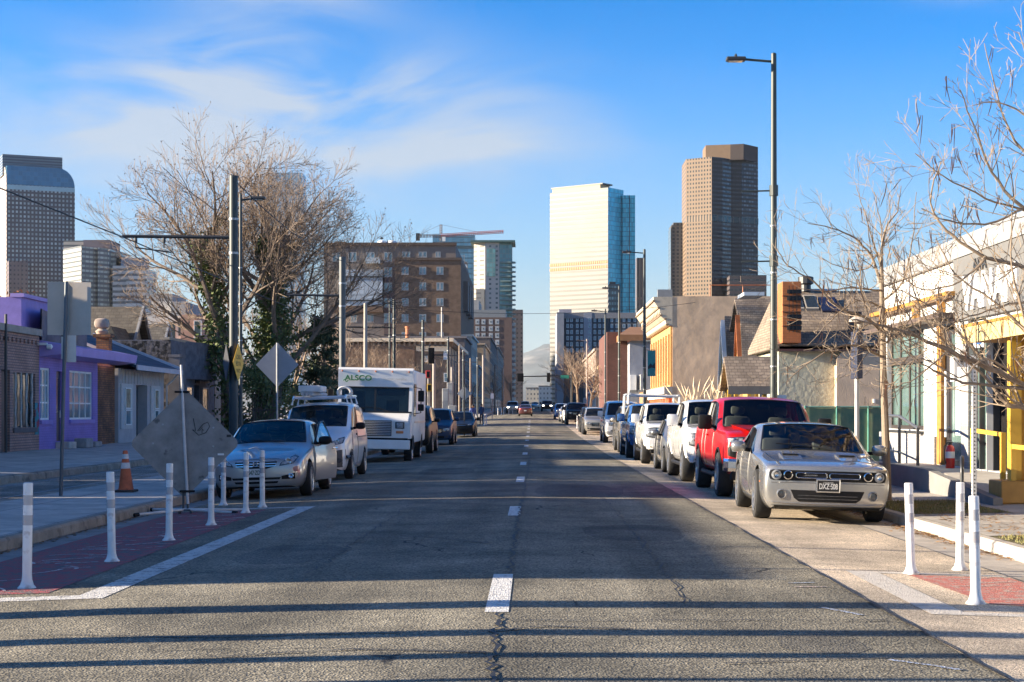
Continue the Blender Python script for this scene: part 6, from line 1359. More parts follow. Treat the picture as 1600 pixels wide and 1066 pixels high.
plate(bvh,t,.0,.545,'DXZ·S08',PLATE_W,mat('plate_black',(.012,.012,.013),.4,var=0),sub='COLORADO')
seam('bumper_crease',bvh,[(-.80,.575),(-.4,.585),(.4,.585),(.80,.575)],.014,P_SILV,t,'front',off=.004);seam('bumper_crease',bvh,[(-.84,.30),(-.55,.285),(.55,.285),(.84,.30)],.02,P_SILV,t,'front',off=.006)
seam('hood_seam',bvh,[(-.66,.12),(-.72,.7),(-.74,1.5)],.01,RUBBER,t,'top');seam('hood_seam',bvh,[(.66,.12),(.72,.7),(.74,1.5)],.01,RUBBER,t,'top')
conform('lower_lip',bvh,[(-.80,.215),(.80,.215),(.78,.25),(-.78,.25)],BLK,t,off=.02,th=.03)
for s in(-1,1):
 b=MB();b.tube([(s*.35,1.66,1.02),(s*.1-.2,1.78,1.09),(s*.1-.45,1.80,1.10)],.011,5);b.build('wiper',RUBBER,t,world=False)
def pickup_front(t,p,bvh,paint,style):
 s0=1 if style=='red' else 1
 conform('grille',bvh,rrect(-.66,.66,.78,1.12,.05),BLK,t,off=.012,th=.04,res=.08)
 if style=='red':
  for k,(x,z)in enumerate([(x,z)for x in(-.5,-.25,0,.25,.5)for z in(.84,.93,1.02)]):conform('grille_bar',bvh,rrect(x-.11,x+.11,z-.028,z+.028,.015),LAMPD,t,off=.03,th=.03,res=.2)
  bars(bvh,t,-.64,.64,(.985,),.07,BLK,'grille_bar',.035)
 else:bars(bvh,t,-.62,.62,(.84,.92,1.0,1.08),.028,CHROME,'grille_bar',.03)
 for s in(-1,1):
  z0=1.0 if style=='red' else.80
  hl=headlight(bvh,t,[(s*.62,z0),(s*.93,z0+.03),(s*.95,1.11),(s*.62,1.13)][::s])
  if style=='red':
   seam('lamp_bar',bvh,[(s*.60,1.125),(s*.92,1.105)],.022,CHROME,t,'front',off=.02)
   conform('side_intake',bvh,[(s*.66,.72),(s*.90,.78),(s*.92,.96),(s*.66,.96)][::s],BLK,t,off=.008,th=.03)
   conform('fog_lamp',bvh,rrect(min(s*.70,s*.84),max(s*.70,s*.84),.86,.93,.02),LAMPG,t,off=.022,th=.03)
  else:
   h=bvh.ray_cast(Vector((s*.72,-3,.62)),Vector((0,1,0)))[0].y
   b=MB();b.lathe([(.10,.02),(.10,-.02),(.085,-.03),(.075,-.005),(0,-.01)],20,(s*.72,h,.60),'y');b.build('fog_lamp',mat('fog_yellow',(.22,.22,.10),.15,var=.3),t,world=False,smooth=True)
 if style=='red':
  h=bvh.ray_cast(Vector((0,-3,.6)),Vector((0,1,0)))[0].y
  b=MB()
  pts=[(-.97,.12),(-.90,.0),(-.6,-.12),(0,-.16),(.6,-.12),(.9,0),(.97,.12)]
  vs=[];
  for x,y in pts:vs+=[(x,y,.50),(x,y-.03,.56),(x,y-.03,.68),(x,y,.73),(x,y+.1,.73),(x,y+.1,.5)]
  fs=[(i*6+j,i*6+(j+1)%6,(i+1)*6+(j+1)%6,(i+1)*6+j)for i in range(len(pts)-1)for j in range(6)]+[tuple(range(6)),tuple(range((len(pts)-1)*6,len(pts)*6))]
  b.add(vs,fs);b.build('front_bumper',CHROME,t,world=False)
  b=MB();b.rbox(-.85,.85,-.06,.1,.34,.498,.03);b.build('air_dam',BLK,t,world=False)
 else:
  conform('front_bumper',bvh,[(-.9,.47),(.9,.47),(.92,.74),(-.92,.74)],paint,t,off=.06,th=.08,res=.1)
  b=MB();b.rbox(-.8,.8,.0,.1,.34,.46,.03);b.build('air_dam',BLK,t,world=False)
 for s in(-1,1):
  for y in p['wheel']:
   r=p['tr']+.065;pts=[(y+r*math.cos(a),p['tr']+.01+r*math.sin(a))for a in[math.pi*(i/12)for i in range(0,13)]if p['tr']+.01+r*math.sin(a)>p['zb']+.02]
   seam('arch_trim',bvh,pts,.05,BLK if style=='red' else paint,t,'side',s,.0)
  b=MB();b.tube([(s*.93,1.55,.40),(s*.95,1.7,.38),(s*.95,3.9,.38),(s*.93,4.05,.40)],.045,8);b.build('side_step',BLK,t,world=False)
 b=MB();b.tube([(.72,2.9,1.86),(.72,2.98,2.02)],.012,5);b.build('antenna',RUBBER,t,world=False)
 for s in(-1,1):
  b=MB();b.tube([(s*.4,1.55,1.30),(s*.15-.2,1.62,1.36),(s*.15-.5,1.63,1.365)],.012,5);b.build('wiper',RUBBER,t,world=False)
t,p,bvh=base_car('pickup','parked_pickup','bright red pickup with a chrome bumper behind the silver coupe','pickup',P_RED,4.42,30.7,PG1,spokes=6,mirrorm=BLK)
pickup_front(t,p,bvh,P_RED,'red')
b=MB();b.add([(-.62,-.02,1.275),(.62,-.02,1.275),(.70,1.55,1.345),(-.70,1.55,1.345),(-.5,.02,1.22),(.5,.02,1.22),(.6,1.55,1.26),(-.6,1.55,1.26)],[(0,1,2,3),(0,4,5,1),(1,5,6,2),(3,7,4,0)]);hb=b.build('hood_bulge',P_RED,t,world=False)
t,p,bvh=base_car('pickup','parked_pickup','plain white pickup with a white mirror, between red pickup and grey sedan','pickup',P_WHITE,4.36,37.5,PG1,spokes=6)
pickup_front(t,p,bvh,P_WHITE,'white')
def sedan_front(t,p,bvh,paint,style=0,plate_txt=None):
 if style==0:
  conform('grille',bvh,[(-.42,.74),(.42,.74),(.34,.60),(.2,.56),(-.2,.56),(-.34,.60)],BLK,t,off=.01,th=.03)
  bars(bvh,t,-.37,.37,(.61,.655,.70),.016,CHROME,'grille_bar',.022)
  conform('air_intake',bvh,[(-.45,.40),(.45,.40),(.38,.29),(-.38,.29)],BLK,t,off=.008,th=.03);bars(bvh,t,-.42,.42,(.345,),.03,paint,'intake_slat',.016)
  for s in(-1,1):
   hl=headlight(bvh,t,[(s*.42,.60),(s*.68,.645),(s*.74,.76),(s*.66,.80),(s*.56,.73),(s*.45,.66)][::s])
   h=bvh.ray_cast(Vector((s*.6,-3,.68)),Vector((0,1,0)))[0].y
   b=MB();b.lathe([(.05,.0),(.05,-.025),(.035,-.025),(0,-.01)],16,(s*.605,h,.685),'y');b.build('lamp_lens',CHROME,hl,world=False,smooth=True)
   conform('fog_recess',bvh,[(s*.46,.42),(s*.70,.47),(s*.70,.36),(s*.46,.36)][::s],BLK,t,off=.008,th=.02)
   b=MB();h=bvh.ray_cast(Vector((s*.63,-3,.415)),Vector((0,1,0)))[0].y;b.lathe([(.05,0),(.05,-.03),(.035,-.035),(0,-.02)],16,(s*.63,h,.415),'y');b.build('fog_lamp',CHROME,t,world=False,smooth=True)
 else:
  conform('grille',bvh,[(-.36,.76),(.36,.76),(.40,.62),(-.40,.62)],BLK,t,off=.01,th=.03);bars(bvh,t,-.36,.36,(.69,),.02,CHROME,'grille_bar',.02)
  conform('air_intake',bvh,[(-.55,.50),(.55,.50),(.45,.32),(-.45,.32)],BLK,t,off=.008,th=.03)
  for s in(-1,1):headlight(bvh,t,[(s*.44,.66),(s*.70,.70),(s*.74,.78),(s*.44,.75)][::s]);conform('fog_recess',bvh,[(s*.60,.48),(s*.74,.50),(s*.72,.36),(s*.6,.38)][::s],BLK,t,off=.008,th=.02)
 for s in(-1,1):b=MB();b.tube([(s*.35,p['cowl'][0]-.16,p['cowl'][2]+.015),(s*.1-.4,p['cowl'][0]-.05,p['cowl'][2]+.055)],.01,5);b.build('wiper',RUBBER,t,world=False)
 if plate_txt:plate(bvh,t,0,.49,plate_txt,PLATE_G,PLATE_W,frame_m=BLK)
t,p,bvh=base_car('sedan','parked_sedan','dusty grey sedan tucked between the two white pickups','car',P_GREY,4.28,43.6,PG1);sedan_front(t,p,bvh,P_GREY,1)
t,p,bvh=base_car('pickup','parked_pickup','white pickup with chrome grille and round fog lamps behind the grey sedan','pickup',P_WHITE,4.32,51.0,PG1,spokes=6);pickup_front(t,p,bvh,P_WHITE,'white')
plate(bvh,t,0,.62,'8KD',PLATE_G,PLATE_W)
t,p,bvh=base_car('pickup','parked_pickup','blue pickup carrying a white ladder rack above its roof','pickup',P_BLUE,4.20,57.4,PG1,spokes=6,interior=False,detail=1);pickup_front(t,p,bvh,P_BLUE,'white')
rk=MB()
for y in(.0,3.2):
 for s in(-1,1):rk.tube([(s*.9,2.2+y*.8,1.2 if y else 1.85),(s*.9,2.2+y*.8,2.2)],.05,6)
 rk.tube([(-.95,2.2+y*.8,2.18),(.95,2.2+y*.8,2.18)],.045,6)
for s in(-1,1):rk.tube([(s*.85,2.0,2.22),(s*.85,5.2,2.22)],.04,6)
rk.build('ladder_rack',P_WHITE,t,world=False)
def suv_front(t,p,bvh,paint):
 z=p['hood'][0][1]
 conform('grille',bvh,rrect(-.42,.42,z-.26,z-.05,.03),BLK,t,off=.012,th=.03);bars(bvh,t,-.40,.40,(z-.2,z-.12),.02,CHROME,'grille_bar',.024)
 conform('air_intake',bvh,rrect(-.5,.5,z-.50,z-.38,.03),BLK,t,off=.01,th=.03)
 for s in(-1,1):headlight(bvh,t,[(s*.45,z-.2),(s*.76,z-.16),(s*.78,z-.02),(s*.45,z-.05)][::s]);conform('fog_lamp',bvh,ell(s*.62,z-.42,.06,.05,12),LAMPD,t,off=.014,th=.03)
t,p,bvh=base_car('bigsuv','parked_suv','champagne silver large suv behind the blue pickup','suv',P_CHAMP,4.28,65.0,PG1,detail=1,interior=False);suv_front(t,p,bvh,P_CHAMP)
t,p,bvh=base_car('suv','parked_suv','black suv hidden between the champagne suv and white cargo van','suv',P_BLACK,4.55,73.5,PG1,detail=1,interior=False);suv_front(t,p,bvh,P_BLACK)
t,p,bvh=base_car('cargovan','parked_van','tall white cargo van on the right side of the street','van',P_WHITE,4.45,82.5,PG1,detail=1,interior=False);suv_front(t,p,bvh,P_WHITE)
conform('black_bumper',bvh,rrect(-.9,.9,.42,.58,.04),mat('bumper_grey',(.2,.2,.2),.6),t,off=.04,th=.06)
for(kind,paint,X,Y,lab,cat,nm)in(('suv',P_CHAMP,4.0,103.5,'small beige suv first in line beyond the white cargo van','suv','parked_suv'),('suv',P_BLACK,4.0,110.5,'black suv seen just over the small beige suv','suv','parked_suv'),('pickup',P_BLACK,3.75,142.0,'dark pickup parked beyond the pair of white posts on the right','pickup','parked_pickup'),('suv',P_WHITE,3.55,152.0,'white suv behind the dark pickup on the right','suv','parked_suv'),('sedan',P_STEEL,3.4,161.0,'pale silver car between the white suv and the blue hatchback','car','parked_sedan'),('suv',P_BLUE,3.15,178.0,'bright blue hatchback farthest along the right kerb','car','parked_car')):
 t,p,bvh=base_car(kind,nm,lab,cat,paint,X,Y,PG1,detail=1,interior=False);(suv_front if kind!='sedan' else lambda a,b_,c,d:sedan_front(a,b_,c,d,1))(t,p,bvh,paint)
t,p,bvh=base_car('sedan','parked_sedan','silver sedan with its driver door hanging open beside white posts','car',P_STEEL,-5.05,31.2,PG2,spokes=10);sedan_front(t,p,bvh,P_STEEL,0,'547·ZDD')
h=bvh.ray_cast(Vector((0,-3,.65)),Vector((0,1,0)))[0].y
b=MB();b.tube([(.04*math.cos(a),h-.03,.652+.045*math.sin(a))for a in[2*math.pi*i/14 for i in range(15)]],.008,5);b.tube([(-.045,h-.03,.652),(.045,h-.03,.652)],.009,5);b.build('emblem',CHROME,t,world=False)
conform('scuff',bvh,ell(.72,.54,.06,.05,12),mat('scuff_red',(.45,.20,.17),.5,var=.3,vs=20),t,off=.004,th=.01)
hinge=thing('door',None,None,(.87,1.5,0),R(-14));hinge.parent=t
b=MB();sec=[(.0,.27),(.03,.45),(.035,.75),(.0,.96)]
n=8;L_=1.12;vs=[]
for i in range(n+1):
 y=L_*i/n
 for(x,z)in sec:vs.append((x+.02*math.sin(math.pi*i/n),y,z+(0.0 if z>.3 else.0)))
 for(x,z)in sec[::-1]:vs.append((x-.10,y,z))
m_=8;b.add(vs,[(i*m_+j,i*m_+(j+1)%m_,(i+1)*m_+(j+1)%m_,(i+1)*m_+j)for i in range(n)for j in range(m_)]+[tuple(range(m_)),tuple(range(n*m_,n*m_+m_))])
b.build('door_panel',P_STEEL,hinge,world=False,smooth=True)
b=MB();fr=[(-.04,.12,.96),(-.10,.45,1.22),(-.17,.75,1.37),(-.19,1.0,1.39),(-.13,1.1,1.15),(-.05,1.1,.96)];b.tube(fr,.022,6);b.build('window_frame',RUBBER,hinge,world=False)
b=MB();b.add(fr,[tuple(range(len(fr)))]);b.build('window',glassmat('door_glass',(.5,.58,.62),.03,1.6),hinge,world=False)
b=MB();b.tube([(.05,.88,.86),(.08,.92,.86),(.08,1.04,.86),(.05,1.07,.86)],.014,6);b.build('handle',CHROME,hinge,world=False)
b=MB();bb=bmesh.new();bmesh.ops.create_uvsphere(bb,u_segments=14,v_segments=9,radius=1)
for v in bb.verts:v.co=Vector((math.copysign(abs(v.co.x)**.7,v.co.x)*.13+.17,v.co.y*.07+.16,math.copysign(abs(v.co.z)**.7,v.co.z)*.08+1.03))
b.bm(bb);b.build('door_mirror',BLK,hinge,world=False,smooth=True)
t,p,bvh=base_car('minivan','parked_van','small white cargo van with black bumper and loaded roof rack','van',P_VANW,-5.12,39.6,PG2,spokes=5,mirrorm=BLK)
BUMP=mat('bumper_charcoal',(.075,.077,.08),.55,var=.15)
conform('bumper',bvh,[(-.74,.30),(.74,.30),(.84,.50),(.83,.72),(.45,.69),(-.45,.69),(-.83,.72),(-.84,.50)],BUMP,t,off=.02,th=.04,res=.08)
conform('grille',bvh,[(-.36,.88),(.36,.88),(.30,.79),(-.30,.79)],BLK,t,off=.012,th=.03);bars(bvh,t,-.3,.3,(.835,),.02,CHROME,'grille_bar',.022)
conform('air_intake',bvh,rrect(-.4,.4,.36,.50,.03),BLK,t,off=.03,th=.03)
for s in(-1,1):
 hl=headlight(bvh,t,[(s*.40,.79),(s*.72,.86),(s*.765,1.02),(s*.62,.98),(s*.42,.87)][::s])
 conform('lamp_lens',bvh,[(s*.46,.81),(s*.66,.86),(s*.66,.92),(s*.48,.87)][::s],LAMPG,hl,off=.02,th=.02)
 conform('fog_lamp',bvh,ell(s*.62,.46,.06,.055,14),LAMPD,t,off=.035,th=.03)
 b=MB();b.tube([(s*.40,.86,1.27),(s*.05-.25,1.0,1.34)],.011,5);b.build('wiper',RUBBER,t,world=False)
 seam('door_rail',bvh,[(2.4,.98),(4.4,.98)],.03,RUBBER,t,'side',s)
 for y in(1.05,2.15):seam('door_seam',bvh,[(y,.34),(y+.02,1.15)],.012,RUBBER,t,'side',s)
 conform('door_handle',bvh,rrect(1.92,2.08,1.03,1.07,.015),BLK,t,off=.025,th=.03,view='side',side=s)
rk=MB()
for y in(1.7,2.7,3.9):
 rk.tube([(-.68,y,1.80),(-.64,y,1.97),(.64,y,1.97),(.68,y,1.80)],.028,6)
for s in(-1,1):rk.tube([(s*.62,1.55,1.93),(s*.63,1.75,2.0),(s*.63,4.1,2.0)],.03,6)
rk.build('roof_rack',P_VANW,t,world=False)
def van_local(x,y,z):return(t.location.x+x,t.location.y+y,t.location.z+z)
b=MB();
for k in range(3):b.tube([van_local(-.45+.1*k,1.5,2.05),van_local(-.42+.1*k,4.2,2.06)],.045,8)
tag(b.build('pipe_bundle',mat('pipe_grey',(.42,.41,.40),.5,var=.2),smooth=True),'bundle of grey pipes strapped on the white van roof rack','pipes')
b=MB();X,Y,Z=van_local(-.3,2.4,2.12);b.rbox(X-.3,X+.25,Y-.6,Y+.6,Z-.02,Z+.14,.03)
tag(b.build('ladder_box',mat('box_white',(.6,.6,.58),.5,var=.15)),'white boxy load lying over the pipes on the van roof','box')
b=MB();X,Y,Z=van_local(.45,2.6,2.10)
for k in range(6):pts=[(X+.16*math.cos(a),Y+.07*(k-2.5),Z+.13*math.sin(a))for a in[2*math.pi*i/16 for i in range(17)]];b.tube(pts,.03,6,False)
tag(b.build('hose_coil',mat('hose_white',(.66,.64,.6),.5,var=.1),smooth=True),'coil of white hose tied on the van roof rack','hose')
t=thing('step_van','tall white walk-in delivery truck with green lettering above its windscreen','truck',(-5.12,54.2,road_z(-5.1,55)),group=PG2,rot=(0,.02,0))
W=1.22;TW=mat('truck_white',(.80,.79,.765),.4,var=.06,vs=1.5,coat=.2,spots=((.5,.48,.45),2.2,.62,.12));yw=.62
b=MB();b.rbox(-W,W,yw+.25,7.0,.62,3.02,.07);bd=b.build('box_body',TW,t,world=False,smooth=True)
b=MB();b.prism([(yw+.02,2.42),(yw-.02,2.98),(yw+.06,3.05),(yw+.5,3.06),(yw+.5,2.42)],'x',-W+.01,W-.01);b.build('header',TW,t,world=False)
for x0,x1 in((-W+.02,-W+.13),(W-.13,W-.02)):
 b=MB();b.prism([(yw-.14,1.62),(yw+.02,2.419),(yw+.3,2.419),(yw+.3,1.62)],'x',x0,x1);b.build('pillar',TW,t,world=False)
b=MB();b.prism([(yw-.1,1.62),(yw+.04,2.418),(yw+.06,2.418),(yw-.08,1.62)],'x',-W+.131,W-.131);b.build('windscreen',glassmat('truck_glass',(.55,.6,.58),.02,.8),t,world=False)
b=MB();b.prism([(yw-.13,1.62),(yw+.01,2.417),(yw+.05,2.417),(yw-.09,1.62)],'x',-.03,.03);b.build('windscreen_bar',RUBBER,t,world=False)
b=MB();b.prism([(yw-.15,1.6),(yw-.145,1.65),(yw-.05,1.65),(yw-.05,1.6)],'x',-W+.03,W-.03);b.build('seal',RUBBER,t,world=False)
for i,z in enumerate((2.405,)):b=MB();b.box(-W+.13,W-.13,yw-.03,yw+.03,z,z+.03);b.build('seal',RUBBER,t,world=False)
b=MB();b.box(-W+.14,W-.14,yw+.235,yw+.245,.9,2.41);b.build('cab_back',mat('cab_back',(.5,.5,.49),.8,var=.3,vs=1),t,world=False)
b=MB();b.rbox(.35,.75,yw+.12,yw+.22,1.5,2.02,.05);b.build('seat',SEATM,t,world=False)
b=MB();b.rbox(.05,.95,yw+.10,yw+.2,2.16,2.36,.03);b.build('sun_visor',mat('visor_blue',(.05,.06,.075),.7),t,world=False)
b=MB();b.rbox(-1.0,-.35,yw+.15,yw+.23,1.4,2.3,.03);b.build('cargo_shelf',mat('shelf_dark',(.06,.07,.08),.8,var=.4,vs=4),t,world=False)
b=MB();b.prism([(-.02,.78),(-.04,1.36),(.02,1.43),(yw-.13,1.60),(yw+.3,1.60),(yw+.3,.78)],'x',-W+.10,W-.10);b.build('hood',TW,t,world=False)
b=MB();b.prism([(.0,.78),(-.02,1.34),(.1,1.38),(yw,1.55),(yw+.3,1.55),(yw+.3,.78)],'x',-W+.03,W-.03);b.build('fender',TW,t,world=False)
b=MB();b.rbox(-.70,.60,-.075,-.041,.86,1.36,.02);g=b.build('grille',mat('grille_dark',(.05,.05,.05),.5),t,world=False)
for k in range(9):b=MB();z=.89+k*.053;b.box(-.68,.58,-.10,-.076,z,z+.022);b.build('grille_bar',CHROME,g,world=False)
for s in(-1,1):
 b=MB();b.rbox(s*.86-.15,s*.86+.15,-.07,-.02,1.10,1.32,.03);hl=b.build('headlight',LAMPD,t,world=False)
 b=MB();b.rbox(s*.86-.10,s*.86+.10,-.085,-.071,1.13,1.29,.02);b.build('lamp_lens',LAMPG,hl,world=False)
 b=MB();b.rbox(s*.86-.12,s*.86+.12,-.06,-.02,.95,1.03,.02);b.build('indicator',AMBER,t,world=False)
 b=MB();b.tube([(s*.5,yw-.16,1.63),(s*.2-.1,yw-.12,1.75),(s*.2-.5,yw-.11,1.78)],.014,5);b.build('wiper',RUBBER,t,world=False)
 b=MB();x=s*(W+.004);y0,y1=yw+.35,yw+1.25
 for(ya,yb,za,zb)in((y0,y0+.04,1.5,2.55),(y1-.04,y1,1.5,2.55),(y0,y1,1.5,1.54),(y0,y1,2.51,2.55)):b.box(min(x,x+s*.015),max(x,x+s*.015),ya,yb,za,zb)
 b.build('door_seal',RUBBER,t,world=False)
 b=MB();b.box(min(x,x+s*.008),max(x,x+s*.008),y0+.041,y1-.041,1.541,2.509);b.build('side_window',CGLASS_D,t,world=False)
 mr=MB();mr.tube([(s*W,yw+.2,2.45),(s*(W+.25),yw+.1,2.4),(s*(W+.25),yw+.1,1.62),(s*W,yw+.2,1.58)],.018,6);mm=mr.build('mirror_arm',BLK,t,world=False)
 for z0,z1 in((1.98,2.34),(1.68,1.9)):b=MB();b.rbox(s*(W+.25)-.10,s*(W+.25)+.10,yw+.05,yw+.13,z0,z1,.03);b.build('wing_mirror',BLK,mm,world=False)
 b=MB();b.box(min(s*W,s*(W+.02)),max(s*W,s*(W+.02)),1.4,6.8,1.28,1.34);b.build('rub_rail',ALLOY,t,world=False)
 for y in(.95,5.1):
  b=MB();r=.47;b.add([(s*(W+.012),y+r*math.cos(a),.42+r*math.sin(a))for a in[math.pi*i/14 for i in range(15)]],[tuple(range(15))]);b.build('wheel_well',WELL,t,world=False)
for k in range(5):
 b=MB();x=-W+.14+k*(2*W-.28)/4;b.lathe([(.03,0),(.025,-.025),(0,-.03)],8,(x,yw-.015,2.93),'y');b.build('clearance_lamp',AMBER,t,world=False)
b=MB();b.rbox(-W+.02,W-.02,-.25,-.08,.44,.74,.025);bp_=b.build('bumper',TW,t,world=False)
b=MB();b.box(-W+.1,W-.1,-.1,.5,.742,.80);b.build('bumper_gap',BLK,t,world=False)
b=MB();b.box(-W+.2,W-.2,.2,6.9,.42,.64);b.build('chassis',BLK,t,world=False)
FT=Matrix(((1,0,0,0),(0,0,-1,0),(0,1,0,0),(0,0,0,1)))
GREENP=mat('logo_green',(.03,.20,.07),.5,var=0)
lettering('ALSCO',.235,Matrix.Translation((-.56,yw-.035,2.70))@FT,GREENP,t,depth=.01,world=False,name='logo_letters',sx=1.18,bold=.012)
b=MB();b.tube([(-1.04+.02*i,yw-.035,2.615+.035*math.sin(i*.9))for i in range(9)],.014,5);b.build('logo_swoosh',GREENP,t,world=False)
lettering('Linen and Uniform Rental Services',.055,Matrix.Translation((.62,yw-.035,2.70))@FT,mat('logo_grey',(.45,.45,.44),.5,var=0),t,depth=.004,world=False,name='slogan_letters')
b=MB();b.box(-.62,-.31,-.262,-.251,.52,.675);pl=b.build('licence_plate',PLATE_W,t,world=False);lettering('829·HJJ',.10,Matrix.Translation((-.465,-.264,.595))@FT,PLATE_G,pl,depth=.002,world=False,sx=.75)
for y in(.95,5.1):
 for s in(-1,1):wheel(t,s*(W-.14),y,.40,.25,8,P_VANW)
t,p,bvh=base_car('bigsuv','parked_suv','black suv squeezed close behind the white delivery truck','suv',P_BLACK,-4.75,63.5,PG2,detail=1,interior=False);suv_front(t,p,bvh,P_BLACK)
t,p,bvh=base_car('suv','parked_suv','dark blue suv behind the white delivery truck','suv',P_NAVY,-4.55,78.0,PG2,detail=1,interior=False);suv_front(t,p,bvh,P_NAVY)
t,p,bvh=base_car('sedan','parked_sedan','black sedan last in the row behind the dark blue suv','car',P_BLACK,-4.15,97.0,PG2,detail=1,interior=False);sedan_front(t,p,bvh,P_BLACK,1)
t,p,bvh=base_car('sedan','moving_car','dark maroon sedan driving in the middle of the street','car',P_MAROON,-.9,212,'moving traffic far down the street',detail=1,interior=False,rear=True)
for s in(-1,1):conform('tail_lamp',bvh,rrect(min(s*.5,s*.82),max(s*.5,s*.82),.78,.93,.03),REDL_,t,off=.02,th=.03,view='rear')
conform('licence_plate',bvh,rrect(-.16,.16,.6,.75,.01),PLATE_W,t,off=.02,th=.03,view='rear')
HEADL=mat('headlight_on',(1,.93,.8),.3,var=0,emit=6)
for(kind,paint,X,Y,lab,nm,cat)in(('pickup',P_BLACK,2.45,285,'black truck coming with bright headlights far down the street','moving_truck','pickup'),('bigsuv',P_STEEL,-3.1,262,'grey suv with headlights on, far left lane','moving_suv','suv'),('suv',P_NAVY,-1.4,325,'navy suv just behind the maroon sedan','moving_suv','suv'),('sedan',P_STEEL,.6,390,'tiny pale car farthest away in the street','moving_car','car')):
 t,p,bvh=base_car(kind,nm,lab,cat,paint,X,Y,'moving traffic far down the street',detail=1,interior=False)
 z=p['hood'][0][1]-.1
 for s in(-1,1):conform('headlight',bvh,rrect(min(s*.5,s*.8),max(s*.5,s*.8),z-.08,z+.06,.03),HEADL if Y<300 else LAMPG,t,off=.02,th=.03)
GALV=mat('galvanised',(.34,.345,.35),.45,metal=.6,var=.12,vs=4);SIGNBACK=mat('sign_back',(.30,.295,.29),.42,metal=.55,var=.12,vs=2.5);TEALP=mat('pole_teal',(.032,.044,.047),.5,var=.12,vs=2);WOODP=mat('pole_wood',(.30,.235,.18),.9,var=.3,vs=5)
PALEP=mat('pole_pale',(.36,.32,.28),.7,var=.15,vs=2)
POSTW=mat('delineator_white',(.76,.75,.73),.45,var=.08,vs=6,spots=((.48,.40,.36),7,.57,.1));BANDW=mat('reflective_band',(.42,.42,.44),.25,var=.06,spots=((.62,.40,.33),9,.6,.1))
def delineator(x,y,label,group,h=.95,tilt=(0,0),z=None):
 zg=road_z(x,y)if z is None else z;t=thing('delineator_post',label,'post',(x,y,zg),group=group,rot=(tilt[0],tilt[1],0))
 b=MB();b.lathe([(.08,0),(.082,.010),(.06,.035),(.046,.08),(.042,.13),(.042,h-.01),(.038,h),(0,h+.003)],18);b.build('tube',POSTW,t,world=False,smooth=True)
 for z0 in(h-.20,h-.38):q=MB();q.lathe([(.0432,z0),(.0432,z0+.09)],18);q.build('reflective_band',BANDW,t,world=False,smooth=True)
 return t
PGL='white plastic posts around the painted kerb zones'
for(px,py,lab,tl)in((42,920,'white plastic post nearest the camera on the left',(0,.012)),(175,878,'scuffed white post second from left, before the orange cone',(0,-.02)),(264,845,'white post in front of the big diamond sign',(0,.01)),(330,821,'white post overlapping the diamond sign right corner',(0,0)),(384,802,'white post before the silver sedan number plate',(0,.008)),(410,793,'white post before the silver sedan headlight',(0,-.006)),(349,790,'white post at the kerb behind the diamond sign edge',(0,.004)),(1424,897,'white post just right of the silver coupe',(0,-.03)),(1525,944,'white post nearest the camera on the right',(0,-.02)),(1500,891,'greyish white post before the black bike hoop',(0,.005))):
 X,Y,Z=G(px,py);delineator(X,Y,lab,PGL,.95 if px<1000 else.885,tl)
for(px,Y,h,lab)in((741,117,.95,'white post beyond the black sedan, alone by the kerb'),(756,141,.95,'left one of two far white posts touching each other'),(760,145,.95,'right one of two far white posts touching each other')):
 X=(px-VX)*Y/F;delineator(X,Y,lab,'far white posts on the left',h)
for k,px in enumerate((778,783.5,787,795,801)):Y=236+k*3;delineator((px-VX)*Y/F,Y,'tiny white post in the row before the distant cross street','tiny far white posts')
for(px,Y,lab)in((902,128,'left one of two white posts before the dark pickup'),(908,130,'right one of two white posts before the dark pickup')):delineator((px-VX)*Y/F,Y,lab,'far white posts on the right')
X,Y,Z=G(288,803)
t=thing('work_sign','scratched bare metal diamond sign turned away on a folding stand','road sign',(X,Y,Z),R(4))
s=Y/F;cz=(803-693)*s;hd=1.24/2
bm=bmesh.new();r=.10;pts=[]
for k in range(4):
 a=R(45+90*k);c=Vector(((hd-r)*(1 if k in(0,3)else-1),(hd-r)*(1 if k in(0,1)else-1)))
 for j in range(5):ang=R(90*k)+R(22.5*j);pts.append((c.x+r*math.cos(ang),c.y+r*math.sin(ang)))
ca,sa=math.cos(R(45)),math.sin(R(45));pts=[(x*ca-y*sa,x*sa+y*ca+cz)for x,y in pts];bm.free()
SCR=mat('scratched_aluminium',(.225,.21,.205),.42,metal=.3,var=.3,vs=3.2,detail=10,bump=.08,bs=14,spots=((.09,.085,.085),4.5,.63,.06))
b=MB(T=Matrix.Rotation(R(-3),4,'X'));b.prism(pts,'y',.0,.004);b.build('panel',SCR,t,world=False)
b=MB();b.tube([(.06,-.02,.16),(.01,-.03,cz),(-.045,-.035,cz+1.25)],[.022,.022,.018],8);m_=b.build('mast',mat('mast_white',(.58,.57,.56),.5,var=.12,vs=8),t,world=False,smooth=True)
for z in(.36,cz+.82):b=MB();b.rbox(-.12+(.05 if z<1 else-.03),.12+(.05 if z<1 else-.03),-.05,.0,z-.018,z+.018,.01);b.build('clamp',BLK,t,world=False)
b=MB();b.rbox(-.10,.14,-.06,.06,.05,.075,.01);b.rbox(-.09,-.05,-.06,.06,-.0,.05,.01);b.rbox(.09,.13,-.06,.06,0,.05,.01);b.rbox(-.03,.0,-.03,.03,.075,.34,.008);b.rbox(.04,.07,-.03,.03,.075,.34,.008);b.build('stand_base',mat('base_steel',(.06,.065,.07),.5,var=.2),t,world=False)
